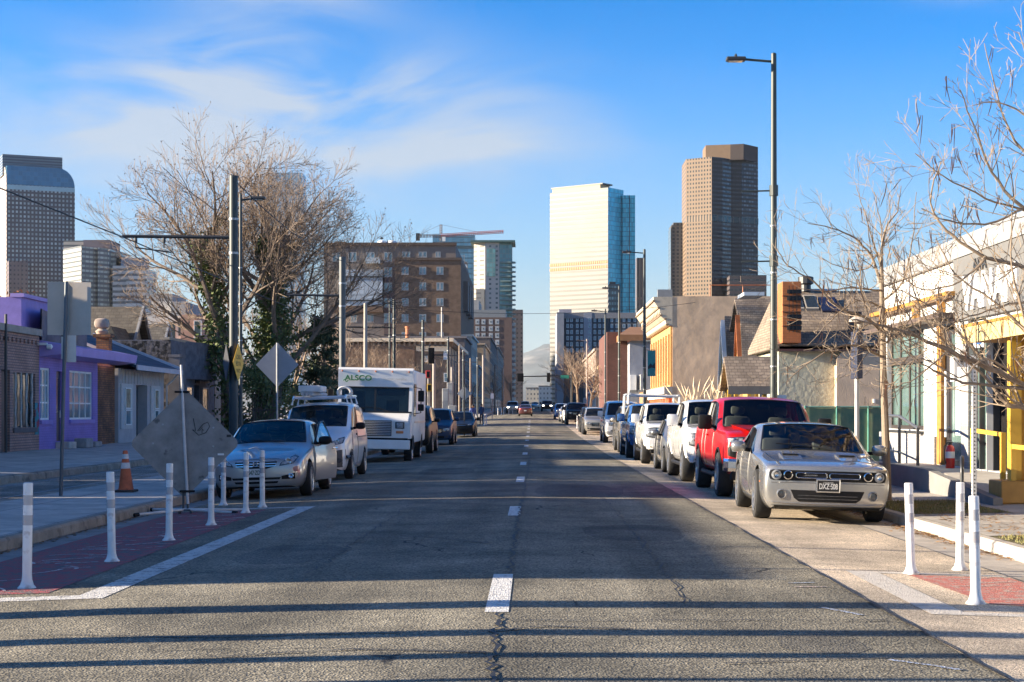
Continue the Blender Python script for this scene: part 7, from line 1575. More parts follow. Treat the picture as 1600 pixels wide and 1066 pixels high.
for(x,y,px)in((-.62,-.75,0),(.82,-.35,0),(-.6,.6,0),(.9,.5,0)):
 b=MB();b.tube([(.02,0,.07),(x,y,.035)],.022,8);lg=b.build('leg',mat('mast_white',(.58,.57,.56),.5),t,world=False);b=MB();b.tube([(x*.97,y*.97,.035),(x*1.06,y*1.06,.03)],.03,8);b.build('rubber_foot',BLK,lg,world=False)
INK=mat('marker_ink',(.02,.02,.02),.6,var=0)
def scribble(pts,w=.006):
 b=MB(T=Matrix.Rotation(R(-3),4,'X'));b.tube([(x,-.003,cz+z)for x,z in pts],w,5);b.build('graffiti',INK,t,world=False)
scribble([(.13,.40),(.15,.30),(.17,.20),(.12,.22),(.22,.13),(.33,.17),(.39,.27),(.36,.34),(.29,.31),(.2,.2)]);scribble([(.23,.2),(.27,.26),(.27,.16)]);scribble([(.27,.22),(.30,.21)])
b=MB(T=Matrix.Rotation(R(-3),4,'X'));b.box(.66,.73,-.006,-.001,cz+.10,cz+.14);b.build('sticker',INK,t,world=False)
b=MB(T=Matrix.Rotation(R(-3),4,'X'));b.box(.52,.62,-.006,-.001,cz-.19,cz-.16);b.build('sticker',WHITEP,t,world=False)
for(x,z)in((-.35,.3),(.45,.25),(-.5,.0),(.45,-.05)):b=MB(T=Matrix.Rotation(R(-3),4,'X'));b.lathe([(.018,-.008),(.014,-.012),(0,-.012)],10,(x,0,cz+z),'y');b.build('bolt',GALV,t,world=False)
X,Y,Z=G(197,769);t=thing('traffic_cone','dirty orange traffic cone with two white collars on the left pavement','cone',(X,Y,Z),rot=(0,-.02,0))
ORC=mat('cone_orange',(.58,.13,.045),.6,var=.25,vs=5,spots=((.25,.06,.03),4,.6,.1))
b=MB();b.rbox(-.19,.19,-.19,.19,0,.045,.015);b.build('base',mat('cone_base',(.05,.04,.035),.8),t,world=False)
b=MB();b.lathe([(.145,.045),(.135,.08),(.085,.44),(.045,.76),(.035,.775),(.0,.775)],22);b.build('cone',ORC,t,world=False,smooth=True)
def rc(z):return.135-(z-.08)*(.09/.68)+.004
for(z0,z1)in((.44,.55),(.62,.71)):b=MB();b.lathe([(rc(z0),z0),(rc(z1),z1)],22);b.build('collar',mat('cone_collar',(.62,.6,.58),.4,var=.2,vs=10),t,world=False,smooth=True)
X,Y,Z=G(95,775);t=thing('street_sign','large blank back of a rectangular sign on a dark pole, left pavement','road sign',(X,Y,Z));s=Y/F
def zpx(py):return Z+(775-py)*s-Z
b=MB();b.tube([(0,0,0),(.10,0,zpx(440))],.032,10);b.build('pole',mat('sign_pole_blue',(.10,.12,.14),.5,metal=.3,var=.15),t,world=False,smooth=True)
b=MB();xx=.09;w0,w1=(73-103)*s,(141-103)*s
b.add([(xx+w0,.05,zpx(523)),(xx,.09,zpx(524)),(xx+w1,.05,zpx(523)),(xx+w1,.05,zpx(441)),(xx,.09,zpx(440)),(xx+w0,.05,zpx(440))]+[(xx+w0,.054,zpx(523)),(xx,.094,zpx(524)),(xx+w1,.054,zpx(523)),(xx+w1,.054,zpx(441)),(xx,.094,zpx(440)),(xx+w0,.054,zpx(440))],[(0,1,4,5),(1,2,3,4),(6,11,10,7),(7,10,9,8),(0,6,7,1),(1,7,8,2),(2,8,9,3),(3,9,10,4),(4,10,11,5),(5,11,6,0)]);b.build('sign_panel',mat('sign_back_warm',(.44,.39,.34),.45,metal=.35,var=.12,vs=2),t,world=False)
b=MB();b.box(.0,.03,.03,.30,zpx(561),zpx(526));b.box(.085,.26,.035,.05,zpx(566),zpx(524));b.build('small_sign',mat('small_sign_pale',(.6,.57,.52),.5,var=.06),t,world=False)
b=MB();b.box(.06,.10,.0,.04,zpx(548),zpx(528));b.build('bracket',GALV,t,world=False)
Y=51;x,_,zc=P(433,570,Y);t=thing('warning_sign','plain grey diamond sign back on a thin pole above the silver sedan','road sign',(x,Y,walk_z(x,Y)))
b=MB();b.tube([(x,Y,walk_z(x,Y)),(x,Y,zc+.66)],.03,8);b.build('pole',GALV,t)
b=MB();h=.645;b.prism([(x-h,zc),(x-h+.04,zc-.04),(x-.03,zc-h),(x+.03,zc-h),(x+h-.04,zc-.04),(x+h,zc),(x+.03,zc+h),(x-.03,zc+h)],'y',Y+.035,Y+.04);b.build('panel',mat('diamond_back',(.27,.28,.32),.4,metal=.5,var=.1,vs=2),t)
b=MB();b.box(x-.02,x+.02,Y+.03,Y+.034,zc-.5,zc+.5);b.build('backing_bar',GALV,t)
Y=98;x,_,zc=P(725.5,615,Y);t=thing('warning_sign','small pale diamond sign back beyond the black sedan','road sign',(x,Y,walk_z(x,Y)))
b=MB();b.tube([(x,Y,walk_z(x,Y)),(x,Y,zc+.5)],.035,6);b.build('pole',DARKM,t)
b=MB();h=.42;b.prism([(x-h,zc),(x,zc-h),(x+h,zc),(x,zc+h)],'y',Y+.04,Y+.05);b.build('panel',mat('diamond_pale',(.5,.5,.49),.45,metal=.2,var=.05),t)
GCAT='tram wire masts along the track'
def mast(Y,X,ztop,zarm,r,lab,armlen=3.4,m=TEALP):
 z0=walk_z(X,Y);t=thing('tram_mast',lab,'mast',(X,Y,z0),group=GCAT)
 b=MB();b.lathe([(r*1.6,0),(r*1.6,.06),(r,.08),(r*.97,ztop-z0),(0,ztop-z0+.02)],14,(X,Y,z0));b.build('mast',m,t,smooth=True)
 b=MB();b.tube([(X-r,Y,zarm),(X-armlen,Y,zarm+.03)],.045,8);b.build('arm',DARKM,t)
 for dx in(armlen-.35,armlen-1.1):b=MB();b.tube([(X-dx,Y,zarm),(X-dx,Y,zarm-.28)],.022,6);b.lathe([(.045,-.12),(.05,-.06),(.045,0)],8,(X-dx,Y,zarm-.02));b.build('insulator',DARKM,t)
 b=MB();b.tube([(X-armlen+.35,Y,zarm-.27),(X-armlen+1.3,Y,zarm-.40)],.02,5);b.build('steady_arm',DARKM,t)
 for z in(zarm-.45,zarm+.45):b=MB();b.lathe([(r*1.06,z),(r*1.06,z+.06)],14,(X,Y,0));b.build('band',GALV,t,smooth=True)
 return t
mast(45,P(365,0,45)[0],P(0,275,45)[2],P(0,371,45)[2],.12,'thick dark steel mast with the yellow diamond signs, nearest on the left',2.95)
mast(67,P(535,0,67)[0],P(0,402,67)[2],P(0,462,67)[2],.13,'grey steel mast rising behind the white delivery truck, second nearest',2.2,mat('mast_grey',(.075,.085,.09),.5,var=.1))
mast(92,P(616,0,92)[0],P(0,468,92)[2],P(0,512,92)[2],.085,'dark steel mast just right above the truck roof, third nearest',2.6)
mast(114,P(661,0,114)[0],P(0,500,114)[2],P(0,524,114)[2],.10,'dark steel mast right of the truck, fourth nearest',2.6)
mast(138,P(700,0,138)[0],P(0,527,138)[2],P(0,540,138)[2],.09,'dark steel mast before the cornice building, fifth nearest',2.6)
mast(165,P(724,0,165)[0],P(0,548,165)[2],P(0,556,165)[2],.09,'small dark mast in the row before the slate building, sixth nearest',2.6)
mast(195,P(746,0,195)[0],P(0,560,195)[2],P(0,566,195)[2],.09,'tiny dark mast farthest along the tram track',2.6)
wl=MB();pts=[(-10.9,0,6.2),(-10.75,22,5.95),(-10.6,45,6.05),(-10.2,67,5.9),(-10.0,92,6.0),(-9.8,114,6.3),(-9.6,138,6.6),(-9.4,195,7.2)]
wl.tube(pts,.016,5);tag(wl.build('contact_wire',mat('wire_black',(.015,.015,.016),.6,var=0)),'black overhead tram wire sloping across the left sky','wire')
def wire(a,b_,sag,lab):
 a,b_=Vector(a),Vector(b_);w_=MB();w_.tube([a.lerp(b_,i/16)-Vector((0,0,sag*4*(i/16)*(1-i/16)))for i in range(17)],.014,4,False);tag(w_.build('wire',mat('wire_black',(.015,.015,.016),.6)),lab,'wire','wires between the left poles')
wire(P(535,405,67),P(616,470,92),.25,'thin wire from the grey mast to the third mast');wire(P(616,472,92),P(661,503,114),.25,'thin wire from the third mast to the fourth mast');wire(P(661,504,114),P(700,530,138),.25,'thin wire from the fourth mast to the fifth mast');wire(P(365,280,45),P(535,408,67),.3,'thin wire from the thick dark mast down to the grey mast')
wire(P(571,478,78),(9.6,100,8.0),.5,'thin wire crossing above the street from the pale utility pole')
x0=P(365,0,45)[0]
for(dx,rz,lab,m)in((.15,R(83),'yellow diamond warning sign with black lettering on the big mast',mat('sign_yellow',(.72,.40,.02),.45,var=.08)),(-.17,R(-70),'dark diamond sign back on the left of the big mast',mat('sign_back_dark',(.035,.037,.04),.5,var=.1))):
 zc=P(0,567,45)[2];t=thing('warning_sign',lab,'road sign',(x0+dx,44.85,zc),rz)
 h=.49;b=MB();b.prism([(-h,0),(-.02,-h),(.02,-h),(h,0),(.02,h),(-.02,h)],'y',-.004,.004);b.build('panel',m,t,world=False)
 if dx>0:
  for(tx,z,sz)in(('LOOK',.14,.17),('BOTH',-.04,.17),('WAYS',-.22,.15)):
   lettering(tx,sz,Matrix.Translation((0,-.006,z))@Matrix(((1,0,0,0),(0,0,-1,0),(0,1,0,0),(0,0,0,1))),INK,t,depth=.001,world=False,sx=.9)
def street_light(X,Y,ztop,lab,arm=-1,r=.075,armlen=.75,m=TEALP,banner_arms=(),group='tall street lights'):
 z0=walk_z(X,Y);t=thing('street_light',lab,'street light',(X,Y,z0),group=group)
 b=MB();b.lathe([(r*2.2,0),(r*2.2,.25),(r*1.3,.32),(r*1.15,1.0),(r*.8,ztop-z0),(0,ztop-z0+.03)],14,(X,Y,z0));b.build('pole',m,t,smooth=True)
 b=MB();b.tube([(X,Y,ztop-.18),(X+arm*armlen,Y,ztop-.12)],.028,8);b.build('arm',m,t)
 b=MB();b.rbox(X+arm*armlen-.32,X+arm*armlen+.12,Y-.13,Y+.13,ztop-.17,ztop-.08,.03);h=b.build('lamp_head',DARKM,t);b=MB();b.box(X+arm*armlen-.26,X+arm*armlen+.04,Y-.1,Y+.1,ztop-.18,ztop-.171);b.build('lens',LAMPG,h)
 b=MB();b.lathe([(.03,0),(.035,.05),(0,.09)],8,(X+arm*armlen-.1,Y,ztop-.08));b.build('photocell',DARKM,h)
 for z,L_ in banner_arms:b=MB();b.tube([(X,Y,z),(X+arm*L_,Y,z-.02)],.018,6);b.lathe([(.10,-.12),(.10,.12)],10,(X,Y,z));b.build('banner_arm',m,t)
 for z in[z0+2.5+k*1.05 for k in range(4)]:b=MB();b.lathe([(r*1.16,z),(r*1.16,z+.03)],12,(X,Y,0));b.build('strap',GALV,t,smooth=True)
 return t
street_light(P(1209,0,38)[0],38,P(0,84,38)[2],'tall street light with its lamp reaching over the parked red pickup, tallest on the right',banner_arms=((P(0,298,38)[2],.72),(P(0,408,38)[2],.72)),m=mat('pole_green',(.045,.055,.05),.45,var=.15,vs=1.5))
t=street_light(P(1007,0,82)[0],82,P(0,390,82)[2],'street light carrying a teal banner, second along the right')
x,_,z=P(1018,568,82);t2=thing('banner','teal fabric banner with a dark skyline print on the second right street light','banner',(x,82,z-.62));b=MB();b.box(x-.19,x+.19,81.98,82.0,z-.62,z+.62);b.build('cloth',mat('banner_teal',(.02,.20,.24),.8,var=.1),t2)
b=MB();b.prism([(x-.17,z-.15),(x-.05,z+.0),(x+.05,z-.1),(x+.17,z+.04),(x+.17,z-.25),(x,z-.2),(x-.17,z-.28)],'y',81.972,81.979);b.build('print',mat('banner_dark',(.012,.03,.05),.8,var=0),t2)
b=MB();b.tube([(x-.3,82,z+.65),(x+.2,82,z+.65)],.015,5);b.build('rod',DARKM,t2)
street_light(P(967.5,0,106)[0],106,P(0,447,106)[2],'slim street light third along the right kerb')
street_light(P(946,0,128)[0],128,P(0,483,128)[2],'dark street light fourth along the right kerb')
street_light(P(917,0,175)[0],175,P(0,530,175)[2],'small street light fifth along the right kerb, before bare trees',m=PALEP)
street_light(P(376,0,49)[0],49,P(0,303,49)[2],'slim street light standing right behind the thickest steel mast',arm=1,r=.05,armlen=.6)
street_light(P(609,0,96)[0],96,P(0,470,96)[2],'slim dark street light close left of the third tram mast',arm=1,r=.06,armlen=.6)
street_light(P(694,0,330)[0],120,P(0,500,120)[2],'pale street light rising left of the fourth tram mast',arm=1,r=.06,m=PALEP)if False else None
for(px,Y,top,r,m,lab)in((571,78,474,.10,PALEP,'pale weathered utility pole behind the truck roof'),(678,118,562,.12,PALEP,'short pale pole just right of the truck'),(706,132,574,.11,PALEP,'short pale pole before the corner building door'),(718,150,540,.10,WOODP,'brown wooden pole before the corner building side'),(755,190,555,.12,PALEP,'pale pole before the slate grey building'),(735,170,560,.10,WOODP,'thin brown pole beside the slate building'),(773,240,570,.12,DARKM,'dark thin pole far on the left'),(785,280,575,.14,WOODP,'brown pole farthest on the left')):
 X=(px-VX)*Y/F;b=MB();b.lathe([(r,-.1),(r*.8,P(0,top,Y)[2]-rise(Y)),(0,P(0,top,Y)[2]-rise(Y)+.02)],10,(X,Y,rise(Y)));tag(b.build('utility_pole',m,smooth=True),lab,'pole','plain poles along the left side')
def signal(x,y,z,name_,lab,w=.36,h=1.0,facing=-1):
 t=thing('traffic_signal',lab,'traffic light',(x,y,z),group='traffic signals');b=MB();b.rbox(-w/2,w/2,-.1,.12,-h/2,h/2,.03);b.build('housing',BLK,t,world=False)
 for k,c in enumerate(('red','amber','green')):
  b=MB();zz=h/2-(k+.5)*h/3;b.lathe([(h*.13,-.22),(h*.13,-.1)],10,(0,0,zz),'y');b.build('visor',BLK,t,world=False)
 return t
Yx=205;zarm=P(0,588.5,Yx)[2];xa,xb_=P(816,0,Yx)[0],P(893,0,Yx)[0]
t=thing('signal_gantry','dark mast arm reaching over the street with signals and a green name plate','gantry',(xb_,Yx,rise(Yx)))
b=MB();b.tube([(xa,Yx,zarm),(xb_,Yx,zarm+.1)],[.06,.1],8);b.build('arm',DARKM,t);b=MB();b.tube([(xb_,Yx,rise(Yx)-.3),(xb_,Yx,zarm+.6)],.12,8);b.build('pole',DARKM,t)
b=MB();b.box(P(876,0,Yx)[0],P(889,0,Yx)[0],Yx-.12,Yx-.101,zarm-.25,zarm+.15);b.build('name_plate',mat('plate_street_green',(.02,.22,.16),.5,var=.1),t)
signal(P(813,0,Yx)[0],Yx-.05,P(0,590,Yx)[2],'','dark signal head hanging at the left end of the mast arm',.8,1.0);signal(P(857,0,Yx)[0],Yx-.05,P(0,590,Yx)[2],'','dark signal head hanging mid arm before the mountain',.4,1.1)
Yx=112
signal(P(674,0,Yx)[0],Yx,P(0,556,Yx)[2],'','black signal head over the pale pole right of the truck',.4,1.05)
t=thing('signal_gantry','dark signal arm between the fourth tram mast and the corner building','gantry',(P(664,0,Yx)[0],Yx,4));b=MB();b.tube([P(662,555,Yx),P(700,555,Yx)],.045,6);b.build('arm',DARKM,t);b=MB();x,_,z=P(696,557,Yx);b.box(x-.13,x+.13,Yx-.06,Yx-.05,z-.22,z+.22);b.build('sign_plate',WHITEP,t)
for(px,py,Y,c,lab)in((669,585,110,(.5,.03,.03),'small red lamp box beside the truck'),(671,606,110,(.45,.28,.04),'yellow pedestrian signal box beside the truck')):
 x,_,z=P(px,py,Y);t=thing('crossing_signal',lab,'signal',(x,Y,z));b=MB();b.rbox(x-.15,x+.15,Y-.1,Y+.1,z-.25,z+.25,.03);b.build('housing',mat('sig_%d'%px,c,.5,var=.1),t);b=MB();b.box(x-.10,x+.10,Y-.12,Y-.101,z-.18,z+.18);b.build('face',BLK,t);b=MB();b.tube([(x,Y,rise(Y)),(x,Y,z-.25)],.05,6);b.build('pole',PALEP,t)
for(px,py,Y,w,h,lab)in((696,623,108,.42,1.3,'tall grey cabinet beside the pale pole'),(703,612,112,.4,1.2,'pale grey signal cabinet right of the tall grey one'),(707,641,100,.5,.55,'white notice board low behind the blue suv')):
 x,_,z=P(px,py,Y);t=thing('street_cabinet',lab,'cabinet',(x,Y,rise(Y)));b=MB();b.rbox(x-w/2,x+w/2,Y,Y+.4,rise(Y),z+h/2,.03);b.build('cabinet',mat('cabinet_%d'%px,(.36,.36,.35),.6,var=.1),t);b=MB();b.box(x-w*.35,x+w*.35,Y-.02,Y-.001,z-h*.1,z+h*.35);b.build('door',mat('cabinet_door',(.44,.44,.43),.5,var=.1),t)
x,Y=P(769,0,175)[0],175;t=thing('street_sign','small white sign on a white post before the far white posts','road sign',(x,Y,rise(Y)));b=MB();b.tube([(x,Y,rise(Y)),(x,Y,P(0,612,Y)[2])],.05,6);b.build('post',PALEP,t);b=MB();z=P(0,619,Y)[2];b.rbox(x-.17,x+.17,Y-.07,Y-.052,z-.27,z+.27,.005);b.build('panel',WHITEP,t)
def person(X,Y,h,facing,top,trousers,lab,stride=.14):
 z0=walk_z(X,Y);k=h/1.75;t=thing('person',lab,'person',(X,Y,z0),facing)
 J={'pel':(0,0,.95),'wai':(0,0,1.1),'chest':(0,-.01,1.32),'neck':(0,-.01,1.49),'head':(0,-.03,1.60),'crown':(0,-.02,1.72),'shL':(-.17,0,1.42),'elL':(-.23,.07,1.15),'haL':(-.22,-.05,.92),'shR':(.17,0,1.42),'elR':(.23,-.02,1.15),'haR':(.2,-.16,.95),'hiL':(-.09,0,.92),'knL':(-.10,-stride*.7,.5),'anL':(-.10,-stride,.08),'toL':(-.10,-stride-.16,.03),'hiR':(.09,0,.92),'knR':(.10,stride*.3,.5),'anR':(.10,stride*1.3,.09),'toR':(.10,stride*1.3-.15,.03)}
 Rr={'pel':.135,'wai':.125,'chest':.15,'neck':.058,'head':.095,'crown':.07,'shL':.07,'elL':.05,'haL':.04,'shR':.07,'elR':.05,'haR':.04,'hiL':.09,'knL':.065,'anL':.045,'toL':.04,'hiR':.09,'knR':.065,'anR':.045,'toR':.04}
 E=[('pel','wai'),('wai','chest'),('chest','neck'),('neck','head'),('head','crown'),('chest','shL'),('shL','elL'),('elL','haL'),('chest','shR'),('shR','elR'),('elR','haR'),('pel','hiL'),('hiL','knL'),('knL','anL'),('anL','toL'),('pel','hiR'),('hiR','knR'),('knR','anR'),('anR','toR')]
 ks=list(J);me=bpy.data.meshes.new('body');me.from_pydata([tuple(c*k for c in J[q])for q in ks],[(ks.index(a),ks.index(b))for a,b in E],[])
 o=bpy.data.objects.new('body',me);C.objects.link(o);o.modifiers.new('skin','SKIN');sv=me.skin_vertices[0].data
 for i,q in enumerate(ks):sv[i].radius=(Rr[q]*k,Rr[q]*k*(.75 if q in('pel','wai','chest')else 1));sv[i].use_root=q=='pel'
 o.modifiers.new('sub','SUBSURF').levels=1
 dg=bpy.context.evaluated_depsgraph_get();m2=bpy.data.meshes.new_from_object(o.evaluated_get(dg));bpy.data.objects.remove(o)
 o=bpy.data.objects.new('body',m2);C.objects.link(o);o.parent=t
 m2.materials.clear()
 for m in(mat('skin',(.40,.24,.17),.6,var=.05),top,trousers,BLK):m2.materials.append(m)
 for f in m2.polygons:
  z=f.center.z/k;f.use_smooth=True;f.material_index=0 if z>1.5 or(abs(f.center.x)>.17*k and z<.96)else(1 if z>.93 else(3 if z<.07 else 2))
 b=MB();b.lathe([(.0,1.745),(.07,1.72),(.102,1.65),(.10,1.6)],12,(0,-.015,0));b.T=None
 b.v=[v*k for v in b.v];b.build('hair',mat('hair_dark',(.03,.022,.018),.8,var=.1),t,world=False,smooth=True);return t
person(P(739,0,119)[0],119,1.75,R(20),mat('shirt_blue',(.03,.07,.26),.8,var=.1),mat('jeans_grey',(.22,.23,.26),.8,var=.1),'person in a blue top and grey trousers walking beyond the black sedan')
person(P(752.5,0,138)[0],138,1.75,R(-30),mat('jacket_dark_blue',(.02,.05,.12),.8,var=.1),mat('trousers_dark',(.04,.04,.05),.8,var=.1),'person in a dark blue jacket standing right of the blue topped walker',.04)
X,Y,Z=5.78,22.2,walk_z(5.78,22.2);t=thing('parking_sign','white perforated steel post with small arrow sign plates on the right','road sign',(X,Y,Z));s=Y/F
ztop=P(0,560,Y)[2];PERF=mat('post_white',(.62,.61,.59),.45,metal=.2,var=.05)
b=MB();b.rbox(X-.028,X+.028,Y-.028,Y+.028,Z,ztop,.004);b.build('post',PERF,t)
k=0;b=MB();zz=Z+.1
while zz<ztop-.03:b.lathe([(.011,-.0295),(0,-.0296)],8,(X,Y,zz),'y');b.lathe([(.011,-.0295),(0,-.0296)],8,(X,Y,zz),'x');zz+=.05
h_=b.build('punched_holes',mat('hole_dark',(.05,.05,.05),.9,var=0),t);h_['kind']='stuff'
xa,xb_=P(1490,0,Y)[0],P(1526,0,Y)[0];z0,z1=P(0,582,Y)[2],P(0,556,Y)[2]
b=MB();b.rbox(xa,xb_,Y-.04,Y-.036,z0+.07,z1,.003);pl=b.build('sign_plate',WHITEP,t)
b=MB();zc=(z0+z1)/2+.04;b.box(xa+.09,xb_-.04,Y-.045,Y-.041,zc-.012,zc+.012);b.prism([(xa+.04,zc),(xa+.11,zc-.035),(xa+.11,zc+.035)],'y',Y-.045,Y-.041);b.build('arrow',mat('arrow_grey',(.18,.18,.19),.6,var=0),pl)
b=MB();b.rbox(xa-.01,xa+.04,Y-.05,Y+.15,z0-.12,z1-.01,.004);b.build('side_plate',WHITEP,t)
X,Y,Z=G(1503,808);t=thing('bike_hoop','black steel bicycle hoop set in the pavement behind the greyish post','bike rack',(X,Y,Z),R(76))
pts=[(-.22,0,-.02),(-.22,0,.62)]+[(-.22*math.cos(a),0,.62+.22*math.sin(a))for a in[math.pi*i/10 for i in range(1,10)]]+[(.22,0,.62),(.22,0,-.02)]
b=MB();b.tube(pts,.026,10);b.build('hoop',mat('hoop_black',(.02,.021,.023),.35,var=.1,coat=.3),t,world=False,smooth=True)
for x in(-.22,.22):b=MB();b.lathe([(.06,0),(.06,.012),(.03,.014)],12,(x,0,0));b.build('flange',BLK,t,world=False)
Y=31.5;x,_,z=P(1339,520,Y);Z=walk_z(x,Y);t=thing('lamp_post','slender post with a pale dome lamp and dark sign edge, behind the silver coupe','lamp post',(x,Y,Z))
b=MB();b.tube([(x,Y,Z),(x,Y,P(0,592,Y)[2])],.045,10);b.build('post',mat('post_grey',(.46,.46,.46),.5,metal=.3,var=.1),t,smooth=True);b=MB();b.rbox(x-.06,x+.05,Y-.3,Y+.3,P(0,592,Y)[2],P(0,518,Y)[2],.01);b.build('sign_edge',mat('sign_navy',(.03,.035,.06),.5,var=.1),t)
b=MB();b.lathe([(.05,-.1),(.06,0),(.22,.02),(.20,.07),(.10,.13),(0,.15)],16,(x+.06,Y,P(0,505,Y)[2]));b.build('dome',PALEP,t,smooth=True);b=MB();b.tube([(x,Y,P(0,518,Y)[2]),(x+.06,Y,P(0,507,Y)[2])],.03,6);b.build('bracket',DARKM,t)
for(X,Y,h,r,lab)in((-9.0,12.7,8.5,.24,'stout wooden pole left of the picture, farthest of the group'),(-9.5,10.95,9.0,.17,'wooden pole left of the picture, middle of the group'),(-8.2,9.95,8.0,.12,'thin wooden pole left of the picture, nearest of the group'),(-8.4,18.6,8.5,.045,'thin steel pole left of the picture by the first shop'),(-8.3,15.9,8.0,.04,'thin steel pole left of the picture between shop and wooden poles'),(-8.1,9.0,7.5,.06,'steel pole left of the picture beside the camera')):
 b=MB();b.lathe([(r*1.1,0),(r,2),(r*.8,h),(0,h+.05)],12,(X,Y,0));tag(b.build('utility_pole',WOODP if r>.1 else GALV,smooth=True),lab,'pole','poles left of the picture')
BARK=mat('bark_tan',(.16,.12,.092),.9,var=.25,vs=6);TWIG=mat('twig_tan',(.235,.17,.12),.85,var=.2,vs=9);BARKD=mat('bark_grey',(.17,.135,.11),.95,var=.35,vs=4,bump=.6,bs=14)
PALEB=mat('bark_pale',(.25,.19,.135),.85,var=.2,vs=9);POD=mat('seed_pod',(.30,.16,.085),.8,var=.25)
IVY=mat('ivy_leaf',(.045,.07,.022),.6,var=.5,vs=1.5,col2=(.12,.15,.04));PINE=mat('pine_needle',(.035,.055,.025),.8,var=.5,vs=1,col2=(.10,.115,.05));YBUSH=mat('bush_leaf',(.16,.17,.04),.7,var=.5,vs=2,col2=(.30,.27,.07))
def rand_dir(q):
 v=Vector((q.gauss(0,1),q.gauss(0,1),q.gauss(0,1)));return v.normalized()
def grow(q,p,d,L,r,lev,S,out):
 """recursive limb; S: per-level (children, spread, length ratio), up-pull and wander"""
 n=S['seg'][lev];pts=[p.copy()];rad=[r];dirs=[d.copy()];tip=r*S['tip'][lev]
 for i in range(n):
  d=(d+rand_dir(q)*S['wander']+Vector((0,0,S['up'][lev]))).normalized();p=p+d*(L/n);pts.append(p.copy());dirs.append(d.copy());rad.append(r+(tip-r)*(i+1)/n)
 out[min(lev,len(out)-1)].append((pts,rad))
 if lev+1>=len(S['seg']):return
 k=S['kids'][lev];k=int(k)+(q.random()<k-int(k));a0=q.uniform(0,6.28)
 for c in range(k):
  t=S['from'][lev]+(1-S['from'][lev])*((c+q.random())/k);f=t*n;i=min(n-1,int(f));w=f-i
  b=pts[i].lerp(pts[i+1],w);dd=dirs[i+1];o=dd.orthogonal().normalized();o.rotate(Matrix.Rotation(a0+c*2.4+q.uniform(-.4,.4),3,dd))
  ang=S['ang'][lev]*q.uniform(.7,1.25);nd=(dd*math.cos(ang)+o*math.sin(ang)).normalized()
  grow(q,b,nd,L*S['ratio'][lev]*q.uniform(.65,1.15)*(1.15-.4*t),max(S['rmin'],(rad[i]+(rad[i+1]-rad[i])*w)*S['rr'][lev]),lev+1,S,out)
def limbs_mesh(b,L,sides):
 for pts,rad in L:b.tube(pts,rad,sides,False)
def leaves(q,spots,size,m,name,parent,n_each=1,world=True):
 b=MB();vs=[];fs=[]
 for c in spots:
  u=rand_dir(q);v=u.orthogonal().normalized();s=size*q.uniform(.6,1.3);k=len(vs);vs+=[c-u*s,c+v*s*.6,c+u*s,c-v*s*.6];fs.append((k,k+1,k+2,k+3))
 b.add(vs,fs);return b.build(name,m,parent,world=world)
q=random.Random(21);t=thing('bare_tree','huge bare tree with ivy covered trunks, towering over the left side','tree',(-13.6,82,.2))
out=[[],[],[],[],[]]
S=dict(seg=[5,6,5,4,3],tip=[.45,.3,.3,.4,.5],wander=.15,up=[.02,.03,.045,.06,.09],kids=[11,9,8,7],ang=[.77,.72,.62,.55],ratio=[.67,.56,.53,.55],rr=[.55,.5,.55,.6],rmin=.009)
S['from']=[.30,.25,.25,.2]
stems=[((-14.2,82,.2),(-.24,-.05,1),9.9,.38),((-12.9,82.6,.2),(.07,.1,1),9.6,.34),((-13.6,83.6,.2),(-.08,.12,1),10.5,.3)]
for p,d,L,r in stems:grow(q,Vector(p),Vector(d).normalized(),L,r,0,S,out)
b=MB();limbs_mesh(b,out[0],10);b.build('trunk',BARKD,t,smooth=True)
b=MB();limbs_mesh(b,out[1],6);limbs_mesh(b,out[2],4);limbs_mesh(b,out[3],3);b.build('branches',BARK,t)
b=MB();limbs_mesh(b,out[4],3);b.build('twigs',TWIG,t)
sp=[]
for pts,rad in out[0]:
 for i in range(4600):
  f=q.random()**.8*(len(pts)-1.001);k=int(f);c=pts[k].lerp(pts[k+1],f-k);w=(.36+.6*abs(math.sin(c.z*1.3+c.x*3)))*(1-.35*f/len(pts));sp.append(c+Vector((q.gauss(0,w*.55),q.gauss(0,w*.55),q.gauss(0,.2))))
for pts,rad in out[1]:
 if q.random()<.3:
  for i in range(130):f=q.random()*2;k=int(f);c=pts[k].lerp(pts[k+1],f-k);sp.append(c+rand_dir(q)*.22)
leaves(q,sp,.11,IVY,'ivy',t)
sp=[pts[-1]+rand_dir(q)*.05 for pts,rad in out[4]if q.random()<.5];leaves(q,sp,.045,TWIG,'seed_clusters',t)
def bare_tree(seed,X,Y,h,lab,bark,twig,wide=.7,group=None,dens=1.0,z=None):
 q=random.Random(seed);z=walk_z(X,Y)if z is None else z;t=thing('bare_tree',lab,'tree',(X,Y,z),group=group);o=[[],[],[],[]]
 S=dict(seg=[4,5,4,3],tip=[.5,.35,.4,.5],wander=.14,up=[.02,.05,.07,.08],kids=[8*dens,8*dens,6*dens],ang=[wide,.62,.55],ratio=[.75,.55,.55],rr=[.5,.5,.55],rmin=.012);S['from']=[.3,.2,.2]
 grow(q,Vector((X,Y,z)),Vector((q.uniform(-.05,.05),0,1)).normalized(),h*.62,h*.022,0,S,o)
 b=MB();limbs_mesh(b,o[0],7);b.build('trunk',bark,t,smooth=True);b=MB();limbs_mesh(b,o[1],4);limbs_mesh(b,o[2],3);limbs_mesh(b,o[3],3);b.build('crown',twig,t);return t
protoA=bare_tree(5,-12.2,104,7.5,'tan bare tree just behind the white truck roof, left',BARK,TWIG,.8,'bare trees behind the truck')
protoB=bare_tree(8,-14.6,112,8.2,'tan bare tree left of the grey mast behind the truck',BARK,TWIG,.75,'bare trees behind the truck')
